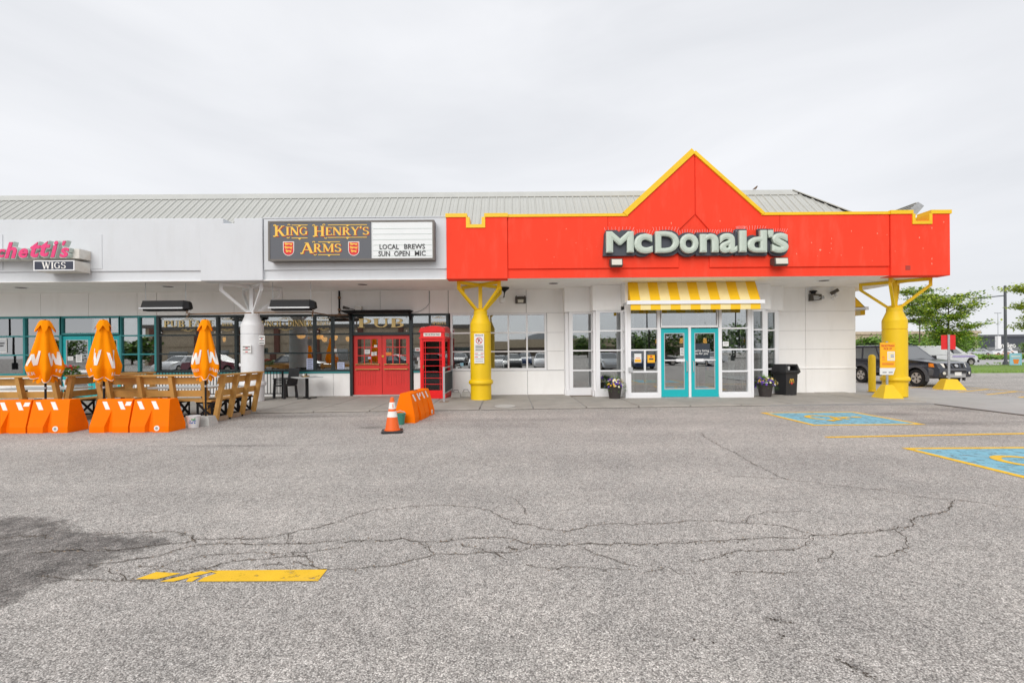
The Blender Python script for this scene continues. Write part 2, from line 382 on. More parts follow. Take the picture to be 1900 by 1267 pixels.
# ------------------------------------------------------------------ lettering
def text_geo(body, offset=0.0, extrude=0.0, bevel=0.0, shear=0.0, spacing=1.0, res=3):
    cu = bpy.data.curves.new('lettering', 'FONT'); cu.body = body; cu.offset = offset; cu.extrude = extrude; cu.bevel_depth = bevel; cu.bevel_resolution = 0
    cu.shear = shear; cu.space_character = spacing; cu.resolution_u = res
    o = bpy.data.objects.new('lettering', cu); COL.objects.link(o)
    dg = bpy.context.evaluated_depsgraph_get(); dg.update()
    me = bpy.data.meshes.new_from_object(o.evaluated_get(dg))
    vs = [v.co.copy() for v in me.vertices]; fs = [tuple(p.vertices) for p in me.polygons]
    bpy.data.objects.remove(o); bpy.data.curves.remove(cu); bpy.data.meshes.remove(me)
    return vs, fs
def text_into(mb, body, x0, x1, z0, z1, y, thick=.0, offset=.0, shear=0, ref=None, spacing=1.0, fn=None):
    """flat or extruded sans text facing -Y filling the box; fn maps (x, z, depth) -> point"""
    vs, fs = text_geo(body, offset, .5 if thick else 0, 0, shear, spacing, 2)
    if not vs: return
    xs = [v.x for v in vs]; ys = [v.y for v in vs]
    a, b, c, e = min(xs), max(xs), min(ys), max(ys)
    P = []
    for v in vs:
        X = x0 + (v.x - a) / (b - a) * (x1 - x0); Z = z0 + (v.y - c) / (e - c) * (z1 - z0); D = -v.z * thick
        P.append(fn(X, Z, D) if fn else (X, y + D - thick / 2, Z))
    mb.faces(P, fs)
# slab-serif stroke alphabet: unit height, (width, strokes); L line, A arc, S serif
GL = {
 'A': (.86, [('L', .08, 0, .42, 1, .09), ('L', .42, 1, .76, 0, .19), ('L', .22, .33, .62, .33, .07), ('S', .08, 0, .11), ('S', .76, 0, .15), ('S', .38, 1, .12)]),
 'B': (.78, [('L', .2, 0, .2, 1, .19), ('A', .36, .75, .22, .21, 90, -90, .15), ('A', .38, .26, .25, .22, 90, -90, .16), ('L', .08, .965, .38, .965, .07), ('L', .08, .035, .4, .035, .07), ('L', .2, .51, .4, .51, .06)]),
 'C': (.80, [('A', .42, .5, .32, .44, 45, 315, .15), ('L', .66, .68, .66, .95, .06)]),
 'D': (.86, [('L', .2, 0, .2, 1, .19), ('A', .36, .5, .34, .44, 90, -90, .17), ('L', .08, .965, .38, .965, .07), ('L', .08, .035, .38, .035, .07)]),
 'E': (.70, [('L', .2, 0, .2, 1, .19), ('L', .08, .965, .62, .965, .07), ('L', .08, .035, .64, .035, .07), ('L', .2, .5, .48, .5, .07), ('L', .6, .8, .6, 1, .06), ('L', .62, 0, .62, .22, .06), ('L', .48, .40, .48, .60, .05)]),
 'F': (.68, [('L', .2, 0, .2, 1, .19), ('L', .08, .965, .62, .965, .07), ('L', .2, .5, .48, .5, .07), ('L', .6, .78, .6, 1, .06), ('S', .2, 0, .17), ('L', .48, .40, .48, .60, .05)]),
 'G': (.86, [('A', .42, .5, .32, .44, 45, 330, .15), ('L', .68, .08, .68, .44, .14), ('L', .52, .45, .8, .45, .06), ('L', .66, .70, .66, .95, .06)]),
 'H': (.92, [('L', .2, 0, .2, 1, .19), ('L', .72, 0, .72, 1, .19), ('L', .2, .5, .72, .5, .07), ('S', .2, 0, .16), ('S', .2, 1, .16), ('S', .72, 0, .16), ('S', .72, 1, .16)]),
 'I': (.42, [('L', .21, 0, .21, 1, .19), ('S', .21, 0, .17), ('S', .21, 1, .17)]),
 'K': (.90, [('L', .2, 0, .2, 1, .19), ('L', .25, .42, .70, 1, .09), ('L', .40, .60, .76, 0, .18), ('S', .2, 0, .17), ('S', .2, 1, .17), ('S', .70, 1, .13), ('S', .78, 0, .14)]),
 'L': (.68, [('L', .2, 0, .2, 1, .19), ('S', .2, 1, .17), ('L', .08, .035, .62, .035, .07), ('L', .62, 0, .62, .26, .06)]),
 'M': (1.08, [('L', .16, 0, .16, 1, .09), ('L', .16, 1, .52, .1, .17), ('L', .52, .1, .88, 1, .07), ('L', .9, 0, .9, 1, .19), ('S', .16, 0, .13), ('S', .9, 0, .16), ('S', .12, 1, .12), ('S', .92, 1, .14)]),
 'N': (.92, [('L', .16, 0, .16, 1, .09), ('L', .16, 1, .76, 0, .19), ('L', .76, 0, .76, 1, .09), ('S', .16, 0, .14), ('S', .13, 1, .13), ('S', .76, 1, .14)]),
 'O': (.88, [('A', .44, .5, .33, .44, 0, 360, .16)]),
 'P': (.76, [('L', .2, 0, .2, 1, .19), ('A', .36, .71, .25, .25, 90, -90, .16), ('L', .08, .965, .38, .965, .07), ('L', .2, .46, .38, .46, .07), ('S', .2, 0, .17)]),
 'R': (.86, [('L', .2, 0, .2, 1, .19), ('A', .36, .74, .23, .22, 90, -90, .15), ('L', .08, .965, .38, .965, .07), ('L', .2, .5, .4, .5, .07), ('L', .42, .5, .72, 0, .17), ('S', .2, 0, .16), ('S', .76, 0, .12)]),
 'S': (.68, [('A', .34, .74, .22, .21, 20, 270, .14), ('A', .34, .28, .24, .22, 90, -160, .15), ('L', .56, .72, .56, .97, .05), ('L', .10, .03, .10, .28, .05)]),
 'T': (.76, [('L', .38, 0, .38, 1, .19), ('L', .06, .965, .70, .965, .07), ('S', .38, 0, .17), ('L', .07, .76, .07, 1, .05), ('L', .69, .76, .69, 1, .05)]),
 'U': (.88, [('L', .19, .34, .19, 1, .18), ('L', .70, .34, .70, 1, .09), ('A', .445, .34, .255, .29, 180, 360, .12), ('S', .19, 1, .16), ('S', .70, 1, .13)]),
 'W': (1.14, [('L', .12, 1, .36, 0, .18), ('L', .36, 0, .58, .9, .08), ('L', .56, 1, .80, 0, .18), ('L', .80, 0, 1.02, 1, .08), ('S', .14, 1, .15), ('S', 1.02, 1, .12)]),
 'Y': (.84, [('L', .12, 1, .42, .48, .18), ('L', .42, .48, .72, 1, .08), ('L', .42, 0, .42, .50, .19), ('S', .42, 0, .16), ('S', .14, 1, .14), ('S', .72, 1, .12)]),
 'Z': (.76, [('L', .08, .965, .66, .965, .08), ('L', .12, .035, .70, .035, .08), ('L', .16, 0, .62, 1, .17)]),
 '&': (.88, [('A', .38, .76, .17, .18, 0, 360, .10), ('A', .36, .28, .26, .24, 60, 340, .14), ('L', .26, .62, .78, 0, .12)]),
 "'": (.26, [('L', .13, 1, .09, .72, .15)]),
 ' ': (.42, []),
}
def glyph(mb, ch, fn, sub=1, k0=0):
    k = k0
    for st in GL[ch][1]:
        e = k * .0007; k += 1
        if st[0] == 'L':
            _, x0, y0, x1, y1, w = st; dx, dy = x1 - x0, y1 - y0; l = math.hypot(dx, dy); nx, ny = -dy / l * w / 2, dx / l * w / 2
            n = max(1, int(sub * l * 4))
            # steep strokes end on horizontal cuts
            if abs(dy) > abs(dx) * .8: nx, ny = (-w / 2 * l / abs(dy) * (1 if dy > 0 else -1), 0)
            L = [(x0 + dx * i / n + nx, y0 + dy * i / n + ny) for i in range(n + 1)]; R = [(x0 + dx * i / n - nx, y0 + dy * i / n - ny) for i in range(n + 1)]
        elif st[0] == 'S':
            _, x, y, hw = st; yy = .03 if y < .5 else .97
            L = [(x - hw, yy + .03), (x + hw, yy + .03)]; R = [(x - hw, yy - .03), (x + hw, yy - .03)]
        else:
            _, cx, cy, rx, ry, a0, a1, w = st; n = 12; L, R = [], []
            for i in range(n + 1):
                a = rad(a0 + (a1 - a0) * i / n); ca, sa = math.cos(a), math.sin(a)
                ww = w * (.45 + .55 * abs(ca)) / 2
                L.append((cx + (rx + ww) * ca, cy + (ry + ww) * sa)); R.append((cx + (rx - ww) * ca, cy + (ry - ww) * sa))
        mb.strip([fn(x, y, e) for x, y in L], [fn(x, y, e) for x, y in R])
    return k
def serif_into(mb, body, x0, x1, z0, z1, y, first=1.0, dx=0, dz=0, small=None):
    """slab serif text facing -Y; 'small' scales all but the first letter of each word (small capitals)"""
    sc = [1.0 if (small is None or i == 0 or body[i - 1] == ' ') else small for i in range(len(body))]
    tot = sum(GL[c][0] * s for c, s in zip(body, sc)); u = (x1 - x0) / tot; x = x0; hgt = z1 - z0
    for c, s in zip(body, sc):
        zz = z0 + (hgt * (1 - s) * .45 if c != "'" else hgt * (1 - s) * .8)
        glyph(mb, c, lambda a, b, e, x=x, s=s, zz=zz: (x + a * u * s + dx, y - e, zz + b * hgt * s + dz))
        x += GL[c][0] * s * u
def plate(mb, x0, x1, z0, z1, y, t=.01): mb.box(x0, x1, y - t, y, z0, z1)

# ================================================================== SETTING
YW, YF, ZS, ZP = 17.3, 14.6, 3.87, 5.76
SW = 0.05                                     # sidewalk level
mb = MB(); mb.face([(-400, -300, 0), (400, -300, 0), (400, 700, 0), (-400, 700, 0)])
lot = mb.build('parking_lot', 'asphalt', kind='structure')

def curb_y(x): return 13.05 + (x + 1.5) * .062
side = thing('sidewalk', None, None, (0, 15, 0), kind='structure')
mb = MB(); mb.box(-22, 12.1, 13.6, YW + .05, .002, .034); mb.build('slab_bed', 'joint', side)
xs = [.555 + 1.49 * k for k in range(-15, 8)] + [12.12]
for a, b in zip(xs[:-1], xs[1:]):
    if b - a < .2: continue
    mb = MB(); j = .015; dz = random.uniform(-.006, .006)
    k0 = .03 * (a - .5) * 0
    mb.prism([(a + j + .03, curb_y(a) + .0), (b - j + .03, curb_y(b)), (b - j, YW + .06), (a + j, YW + .06)], .004, SW + dz, 'z')
    mb.build('slab', 'slab', side, bev=.012)
mb = MB(); mb.box(12.14, 16.15, 2.0, 60, .003, .03); ap = mb.build('concrete_apron', 'apron', kind='structure', bev=.01)
mb = MB(); mb.box(12.1, 12.16, 3, 13.9, .001, .012); mb.build('edge_shade', 'crack', lot)  # dark strip painted in as the shadow line along the apron edge

# painted markings
def lot_sheet(name, poly, mat, z=.004):
    mb = MB(); mb.face([(x, y, z) for x, y in poly]); return mb.build(name, mat, lot)
def bar2(x0, y0, x1, y1, w):
    dx, dy = x1 - x0, y1 - y0; l = math.hypot(dx, dy); nx, ny = -dy / l * w / 2, dx / l * w / 2
    return [(x0 + nx, y0 + ny), (x0 - nx, y0 - ny), (x1 - nx, y1 - ny), (x1 + nx, y1 + ny)]
def access_panel(x0, x1, y0, y1):
    lot_sheet('blue_panel', [(x0, y0), (x1, y0), (x1, y1), (x0, y1)], 'paint_blue', .004)
    t = .115
    for p in ([(x0 - t, y0 - t), (x1 + t, y0 - t), (x1 + t, y0), (x0 - t, y0)], [(x0 - t, y1), (x1 + t, y1), (x1 + t, y1 + t), (x0 - t, y1 + t)],
              [(x0 - t, y0), (x0, y0), (x0, y1), (x0 - t, y1)], [(x1, y0), (x1 + t, y0), (x1 + t, y1), (x1, y1)]): lot_sheet('painted_line', p, 'paint_yellow', .004)
    # wheelchair symbol, its head towards +X
    cx, cy, s = (x0 + x1) / 2, (y0 + y1) / 2, .80
    def T(u, v): return (cx + v * s, cy - u * s)
    mb = MB(); z = .008
    n = 20; L = []; R = []
    for i in range(n + 1):
        a = rad(105 + (330 - 105) * i / n); L.append(T(-.08 + .52 * math.cos(a), -.30 + .46 * math.sin(a)) + (z,)); R.append(T(-.08 + .36 * math.cos(a), -.30 + .31 * math.sin(a)) + (z,))
    mb.strip(L, R)
    for a, b, w in (((-.12, .50), (-.02, -.10), .16), ((-.05, .18), (.32, .18), .12), ((-.02, -.08), (.36, -.10), .15), ((.34, -.06), (.52, -.52), .15), ((.46, -.55), (.68, -.46), .11)):
        p, q = T(*a), T(*b); z += .0012
        mb.face([(x, y, z) for x, y in bar2(p[0], p[1], q[0], q[1], w * s)])
    h = T(-.14, .72); mb.face([(h[0] + .11 * math.cos(2 * PI * k / 12), h[1] + .11 * math.sin(2 * PI * k / 12), .008) for k in range(12)])
    mb.build('wheelchair_symbol', 'paint_yellow', lot)
access_panel(6.45, 8.62, 10.13, 12.03)
access_panel(6.40, 8.57, 5.63, 7.56)
lot_sheet('painted_line', bar2(5.72, 8.66, 12.0, 9.02, .12), 'paint_yellow')
# lines beside the concrete apron and the hatched stall
lot_sheet('painted_line', bar2(16.3, 8, 16.3, 34, .12), 'paint_yellow')
for k in range(9):
    y = 12.2 + k * 1.05
    lot_sheet('painted_line', bar2(16.38, y, 18.6, y + 1.1, .11), 'paint_yellow')
lot_sheet('painted_line', bar2(18.68, 10, 18.68, 22.5, .11), 'paint_yellow', .0045)
for y in (15.4, 12.6, 9.8): lot_sheet('painted_line', bar2(18.8, y, 24.5, y + .1, .11), 'paint_yellow')
# worn stripe in the foreground, broken where the pavement cracked
for P in ([(380, 1059), (607, 1057), (590, 1078.5), (366, 1079.5), (378, 1072), (402, 1064)], [(296, 1079.5), (322, 1079.5), (392, 1062), (372, 1060)],
          [(252, 1075), (290, 1075), (336, 1064), (290, 1061.5)], [(345, 1079.6), (356, 1079.6), (372, 1071), (352, 1071)]):
    lot_sheet('painted_line', [G(*p) for p in P], 'paint_yellow', .005)
# dark worn patch at the lower left, ragged outline
pp = [(-30, 960), (0, 961), (40, 961), (70, 962), (95, 965), (112, 971), (128, 981), (142, 988), (165, 991), (215, 992), (250, 996), (292, 1001), (303, 1008), (282, 1017), (246, 1022), (214, 1026), (196, 1036),
      (178, 1050), (140, 1066), (100, 1077), (62, 1092), (30, 1112), (0, 1126), (-60, 1150)]
PG = [G(*p) for p in pp]
def sdist(x, y):
    ins = False; dm = 1e9; n = len(PG)
    for i in range(n):
        (ax_, ay_), (bx_, by_) = PG[i], PG[(i + 1) % n]
        if (ay_ > y) != (by_ > y) and x < (bx_ - ax_) * (y - ay_) / (by_ - ay_) + ax_: ins = not ins
        dx, dy = bx_ - ax_, by_ - ay_; t = max(0, min(1, ((x - ax_) * dx + (y - ay_) * dy) / (dx * dx + dy * dy + 1e-9))); dm = min(dm, math.hypot(x - ax_ - t * dx, y - ay_ - t * dy))
    return dm if ins else -dm
gx0, gx1, gy0, gy1 = min(p[0] for p in PG) - .3, max(p[0] for p in PG) + .5, min(p[1] for p in PG) - .3, max(p[1] for p in PG) + .4
mb = MB(); nx_, ny_ = 84, 56; V = [[mb.bm.verts.new((gx0 + (gx1 - gx0) * i / nx_, gy0 + (gy1 - gy0) * j / ny_, .003)) for i in range(nx_ + 1)] for j in range(ny_ + 1)]
for j in range(ny_):
    for i in range(nx_):
        q = (V[j][i], V[j][i + 1], V[j + 1][i + 1], V[j + 1][i])
        if max(sdist(v.co.x, v.co.y) for v in q) > -.28: mb.bm.faces.new(q)
for v in [v for v in mb.bm.verts if not v.link_faces]: mb.bm.verts.remove(v)
dm_ = [sdist(v.co.x, v.co.y) for v in mb.bm.verts]
po = mb.build('asphalt_patch', 'patch', lot); at_ = po.data.attributes.new('spread', 'FLOAT', 'POINT')
for i, d_ in enumerate(dm_): at_.data[i].value = .5 + d_ * 1.6
t_ = M['patch'].node_tree; pb_ = t_.nodes['Principled BSDF']; at_n = N('ShaderNodeAttribute', t_, attribute_name='spread'); ng = N('ShaderNodeNewGeometry', t_)
n1_ = N('ShaderNodeTexNoise', t_); n1_.inputs['Scale'].default_value = 7; n1_.inputs['Detail'].default_value = 8; n1_.inputs['Roughness'].default_value = .75; t_.links.new(ng.outputs['Position'], n1_.inputs['Vector'])
m1_ = N('ShaderNodeMath', t_, operation='MULTIPLY_ADD'); m1_.inputs[1].default_value = 1.1; t_.links.new(n1_.outputs[0], m1_.inputs[0])
m2_ = N('ShaderNodeMath', t_, operation='SUBTRACT'); m2_.inputs[1].default_value = .55; t_.links.new(at_n.outputs['Fac'], m2_.inputs[0]); t_.links.new(m2_.outputs[0], m1_.inputs[2])
rp_ = N('ShaderNodeValToRGB', t_); rp_.color_ramp.elements[0].position = .40; rp_.color_ramp.elements[1].position = .66; rp_.color_ramp.elements[1].color = (.92, .92, .92, 1); t_.links.new(m1_.outputs[0], rp_.inputs[0]); t_.links.new(rp_.outputs[0], pb_.inputs['Alpha'])

# cracks: ragged open joints traced over the lot
def z2(x, y): return (x / 2.969, 920 + y / 2.969)
def z3(x, y): return (640 + x / 2.969, 880 + y / 2.969)
def z4(x, y): return (1280 + x / 3.065, 780 + y / 3.065)
CR = [
 (z2, [(540, 212), (700, 205), (830, 196), (980, 205), (1050, 220), (1070, 243)], .9), (z2, [(180, 318), (420, 300), (640, 300), (760, 285), (900, 268), (1010, 262), (1080, 240), (1250, 236), (1440, 238), (1590, 205), (1750, 172), (1900, 135)], 1.4),
 (z2, [(480, 385), (640, 365), (780, 350), (890, 325), (1000, 290), (1100, 268), (1240, 262), (1400, 268), (1560, 265), (1700, 262), (1900, 240)], 1.5),
 (z2, [(200, 445), (420, 460), (560, 462), (720, 468)], 1.2), (z2, [(600, 400), (650, 430), (720, 468), (800, 465), (900, 460), (1000, 435), (1150, 395), (1280, 360), (1420, 350), (1560, 332), (1700, 330)], 1.1),
 (z2, [(650, 415), (760, 385), (880, 390), (980, 360), (1100, 330), (1260, 320), (1400, 312), (1540, 315), (1700, 312), (1890, 285)], 1.0), (z2, [(740, 450), (860, 400), (1000, 410), (1120, 400), (1200, 420)], .8),
 (z2, [(1000, 205), (1050, 215), (1080, 260)], 1.0), (z2, [(1590, 205), (1580, 265)], .9), (z2, [(1690, 330), (1720, 380), (1760, 402), (1900, 405)], .9), (z2, [(1400, 400), (1450, 380), (1560, 378), (1640, 372), (1740, 395)], .8),
 (z2, [(0, 235), (60, 228), (140, 225), (240, 222), (280, 238)], 2.2), (z2, [(280, 305), (340, 300), (460, 300)], 1.8),
 (z3, [(0, 375), (100, 362), (180, 368), (330, 355), (400, 374), (540, 372), (660, 352), (780, 350), (860, 345), (930, 362), (1030, 383), (1140, 390), (1280, 385), (1380, 382), (1470, 388), (1560, 378), (1620, 390), (1740, 376), (1900, 378)], 1.6),
 (z3, [(0, 522), (140, 512), (260, 505), (380, 472), (520, 438), (640, 440), (760, 430), (830, 430), (880, 468)], 1.2), (z3, [(400, 374), (450, 400), (500, 436)], .8),
 (z3, [(0, 240), (160, 200), (350, 180), (560, 168), (700, 182), (800, 198), (870, 238), (940, 272), (1040, 285), (1120, 305), (1220, 312), (1300, 295), (1420, 275), (1560, 275), (1700, 275), (1820, 265), (1900, 256)], 1.0),
 (z3, [(900, 125), (945, 138), (965, 165), (990, 190), (1000, 225)], .6), (z3, [(640, 380), (720, 410), (800, 430), (930, 428), (1010, 415), (1040, 388)], .9), (z3, [(1040, 410), (1140, 402)], .8),
 (z3, [(980, 500), (1120, 522), (1270, 512), (1400, 518), (1560, 525)], .8), (z3, [(1280, 388), (1350, 430), (1460, 465), (1560, 495), (1610, 510)], .9), (z3, [(1640, 545), (1760, 515), (1850, 545), (1900, 550)], .8),
 (z3, [(900, 400), (950, 412)], 3.0),
 (z4, [(70, 68), (75, 90), (130, 120), (180, 150), (260, 185), (340, 235), (430, 280), (510, 320), (560, 340)], 1.0), (z4, [(560, 340), (680, 348), (840, 372), (980, 385), (1140, 405), (1300, 432), (1440, 448), (1600, 460), (1760, 485), (1900, 503)], .9),
 (z4, [(0, 570), (140, 568), (240, 582), (380, 585), (500, 598), (600, 618), (720, 655)], .9), (z4, [(0, 695), (140, 688), (300, 675), (480, 668), (600, 672), (720, 658), (860, 648), (1000, 638), (1140, 620), (1260, 600), (1275, 555), (1330, 542), (1440, 525), (1490, 475), (1510, 455)], 1.5),
 (z4, [(0, 805), (160, 780), (270, 740), (380, 742), (540, 738)], 1.1), (z4, [(540, 738), (640, 715), (700, 670)], .8), (z4, [(1160, 620), (1230, 665), (1230, 715), (1170, 760), (1060, 780)], .8), (z4, [(220, 868), (420, 862), (600, 868)], .9), (z4, [(720, 805), (800, 780), (800, 740)], .9),
 (z4, [(60, 325), (180, 318), (320, 318), (440, 332), (520, 330)], .5), (z4, [(310, 580), (350, 545), (420, 522), (700, 515)], .5),
]
mb = MB(); rnd = random.Random(3)
for fn, pts, w in CR:
    Q = [G(*fn(*p)) for p in pts]; L = []; R = []; dens = []
    for (a, b) in zip(Q[:-1], Q[1:]):
        l = math.hypot(b[0] - a[0], b[1] - a[1]); n = max(2, int(l / .035))
        for i in range(n):
            t = i / n; dens.append((a[0] + (b[0] - a[0]) * t, a[1] + (b[1] - a[1]) * t))
    dens.append(Q[-1])
    for i, (x, y) in enumerate(dens):
        k = .012; jx = noise.noise((x * 9, y * 9, 0)) * .03; jy = noise.noise((x * 9, y * 9, 5)) * .03
        ww = .0023 * w * (.35 + 1.3 * abs(noise.noise((x * 6, y * 6, 9)))) + .0015
        if rnd.random() < .06: ww *= 1.8
        x += jx + rnd.uniform(-k, k) * .5; y += jy + rnd.uniform(-k, k)
        p = dens[min(i + 1, len(dens) - 1)]; q = dens[max(i - 1, 0)]; dx, dy = p[0] - q[0], p[1] - q[1]; l = math.hypot(dx, dy) or 1
        L.append((x - dy / l * ww, y + dx / l * ww, .006)); R.append((x + dy / l * ww, y - dx / l * ww, .006))
    mb.strip(L, R)
mb.build('pavement_crack', 'crack', lot, kind='stuff')
mb = MB(); mc = MB()
for fn, pts, w in CR:
    Q = [G(*fn(*p)) for p in pts]
    for (a, b) in zip(Q[:-1], Q[1:]):
        for k in range(int(math.hypot(b[0] - a[0], b[1] - a[1]) * 26 * w)):
            t = rnd.random(); x = a[0] + (b[0] - a[0]) * t + rnd.gauss(0, .022); y = a[1] + (b[1] - a[1]) * t + rnd.gauss(0, .022); r = rnd.uniform(.003, .010); an = rnd.uniform(0, 6)
            (mb if rnd.random() < .55 else mc).face([(x + r * math.cos(an + j) * rnd.uniform(.6, 1.3), y + r * math.sin(an + j) * rnd.uniform(.6, 1.3), .0045) for j in (0, 1.3, 2.6, 3.9, 5.1)])
for px, py, rx, ry, n in ((1440, 1150, .05, .03, 40), (1585, 1240, .05, .09, 70), (1452, 1180, .03, .03, 14), (1310, 1192, .10, .04, 16), (1150, 1010, .12, .05, 14), (950, 1016, .06, .02, 20), (1560, 905, .2, .1, 12)):
    x0, y0 = G(px, py)
    for k in range(int(n * .4)):
        u_ = rnd.gauss(0, .5); x = x0 + rx * u_ + rnd.gauss(0, .012); y = y0 - ry * u_ + rnd.gauss(0, .012); r = rnd.uniform(.003, .009)
        mb.face([(x + r * math.cos(j) * rnd.uniform(.6, 1.3), y + r * math.sin(j) * rnd.uniform(.6, 1.3), .0046) for j in (0, 1.3, 2.6, 3.9, 5.1)])
mb.build('crack_crumbs', 'crack', lot, kind='stuff'); mc.build('crack_dirt', mk('rusty_dirt', (.33, .25, .18), .95, .3, 40), lot, kind='stuff')
# loose grit on the near pavement
mb = MB()
for i in range(2600):
    Y = 2.3 + 9 * rnd.random() ** 1.8; X = rnd.uniform(-1.12, 1.12) * Y; r = rnd.uniform(.003, .008)
    a = rnd.uniform(0, 6); z = r * .9
    mb.faces([(X + r * math.cos(a), Y + r * math.sin(a), .001), (X + r * math.cos(a + 2), Y + r * math.sin(a + 2), .001), (X + r * math.cos(a + 4), Y + r * math.sin(a + 4), .001), (X + r * .2, Y, z)], [(0, 1, 3), (1, 2, 3), (2, 0, 3)])
mb.build('loose_grit', mk('pale_grit', (.46, .44, .41), .9, .5, 60), lot, kind='stuff')

# ================================================================== BUILDINGS
wig = thing('wig_shop', 'white shop unit with teal window frames and teal door behind the folded umbrellas', 'shop', (-14, YW, 0), group='shop units of the strip mall')
pub = thing('pub', 'white pub unit with black window frames, red double doors and grey sign', 'pub', (-7, YW, 0), group='shop units of the strip mall')
rest = thing('restaurant', 'restaurant unit with red gabled fascia, white walls and projecting glass entrance', 'restaurant', (5.5, YW, 0), group='shop units of the strip mall')

def window(par, loc, rz, xs, zs, fm, gm, vw=.075, hw=.05, dep=.10, skip=(), name='window', outer=None):
    w = part(name, par); w.rotation_euler = (0, 0, rz); w.location = Vector(loc) - par.location
    mb = MB(); ow = outer or vw
    for i, x in enumerate(xs):
        h = (ow if i in (0, len(xs) - 1) else vw) / 2; mb.box(x - h, x + h, -.02, dep, zs[0], zs[-1])
    for i in range(len(xs) - 1):
        a = xs[i] + (ow if i == 0 else vw) / 2; b = xs[i + 1] - (ow if i + 1 == len(xs) - 1 else vw) / 2
        for j, z in enumerate(zs):
            h = hw / 2
            z0, z1 = (z, z + hw * 1.4) if j == 0 else (z - hw * 1.4, z) if j == len(zs) - 1 else (z - h, z + h)
            mb.box(a, b, -.012, dep - .01, z0, z1)
    mb.build('window_frame', fm, w, world=False, bev=.004)
    for i in range(len(xs) - 1):
        for j in range(len(zs) - 1):
            if (i, j) in skip: continue
            mb = MB(); mb.box(xs[i] + .02, xs[i + 1] - .02, .045, .053, zs[j] + .02, zs[j + 1] - .02)
            p = mb.build('pane', gm, w, world=False)
            # each pane sits a hair out of true
            c = Vector(((xs[i] + xs[i + 1]) / 2, .049, (zs[j] + zs[j + 1]) / 2))
            R = Matrix.Rotation(random.gauss(0, .0022), 4, 'Z') @ Matrix.Rotation(random.gauss(0, .0016), 4, 'X')
            p.matrix_local = Matrix.Translation(c) @ R @ Matrix.Translation(-c)
    return w
def wx(px): return Xp(px, YW)
ROW = [.94, 1.62, 2.30, 3.02]
# --- windows
window(wig, (0, YW, 0), 0, [wx(p) for p in (-70, -25, 45.5, 113)], [.88] + ROW[1:], 'teal_dark', 'glass', outer=.09)
window(wig, (0, YW, 0), 0, [wx(p) for p in (224, 258, 289)], [.88] + ROW[1:], 'teal_dark', 'glass')
window(wig, (0, YW, 0), 0, [wx(114.6), wx(222.4)], [2.34, 3.02], 'teal_dark', 'glass', name='transom_window')
window(pub, (0, YW, 0), 0, [wx(p) for p in (293.5, 404, 438, 472, 583.5, 617, 651)], ROW, 'black_frame', 'glass', vw=.09, outer=.10, hw=.055)
window(pub, (0, YW, 0), 0, [wx(p) for p in (763.5, 797.5, 830.5)], ROW, 'black_frame', 'glass', vw=.07, outer=.09)
window(pub, (0, YW - .01, 0), 0, [wx(655), wx(760.5)], [2.285, 3.0], 'black_frame', 'glass', vw=.05, name='transom_window')
window(rest, (0, YW, 0), 0, [wx(p) for p in (838, 873.5, 908.5, 943.5, 978, 1012.5)], ROW, 'white_frame', 'glass', vw=.055, outer=.075)

# --- wall panels: joints are real gaps over a dark backing
def panels(par, xs, z0, z1, mat='white_wall', Y=YW, gap=.007):
    mb = MB(); mb.box(xs[0], xs[-1], Y + .022, Y + .16, z0, z1); mb.build('wall', 'joint', par)
    for a, b in zip(xs[:-1], xs[1:]):
        mb = MB(); mb.box(a + gap, b - gap, Y, Y + .03, z0 + gap * .6, z1 - gap * .6); mb.build('wall_panel', mat, par, bev=.004)
hd = 3.022
panels(wig, [wx(p) for p in (-75, -14, 76, 165, 255, 291)], hd, ZS + .1)
panels(pub, [wx(p) for p in (291.3, 345, 435, 525, 615.5, 706, 797, 832)], hd, ZS + .1)
panels(rest, [wx(p) for p in (832.4, 977, 1049)], hd, ZS + .1)
panels(wig, [wx(p) for p in (-75, 20, 112)], SW - .03, .88); panels(wig, [wx(224), wx(291)], SW - .03, .88)
panels(pub, [wx(p) for p in (291.3, 347, 437, 527, 618, 649)], SW - .03, .872); panels(pub, [wx(767), wx(832)], SW - .03, .872)
panels(rest, [wx(p) for p in (832.4, 978.5, 1051)], SW - .03, .925)
for z0, z1 in zip(ROW[:-1], ROW[1:]): panels(rest, [wx(1015), wx(1051)], z0, min(z1, hd - .002))
for (a, b) in ((291.5, 649), (767, 832)):
    mb = MB(); mb.box(wx(a), wx(b), YW - .025, YW + .1, .875, .938); mb.build('window_sill', 'teal_dark', pub, bev=.005)
mb = MB(); mb.box(wx(832.6), wx(1051), YW - .03, YW + .1, .926, .938); mb.build('window_sill', 'white_frame', rest)
X1a, X2a, X3a, X3b, X2b, X1b, XR = 1.92, 2.82, 3.79, 7.92, 8.80, 9.50, 12.54
Y1, Y2, Y3 = 16.8, 16.25, 15.67
rr = [SW - .03] + [.94, 1.62, 2.30, 3.0, ZS + .1]
for z0, z1 in zip(rr[:-1], rr[1:]): panels(rest, [X1b + .03, wx(1495), XR], z0, z1, gap=.006)
mb = MB(); mb.box(X1b + .05, XR + .012, YW - .03, YW, .915, .945); mb.build('drip_ledge', 'white_wall', rest, bev=.008)
mb = MB(); mb.box(XR - .15, XR, YW + .165, 32, 0, ZS + .1); mb.build('side_wall', 'white_wall', rest)
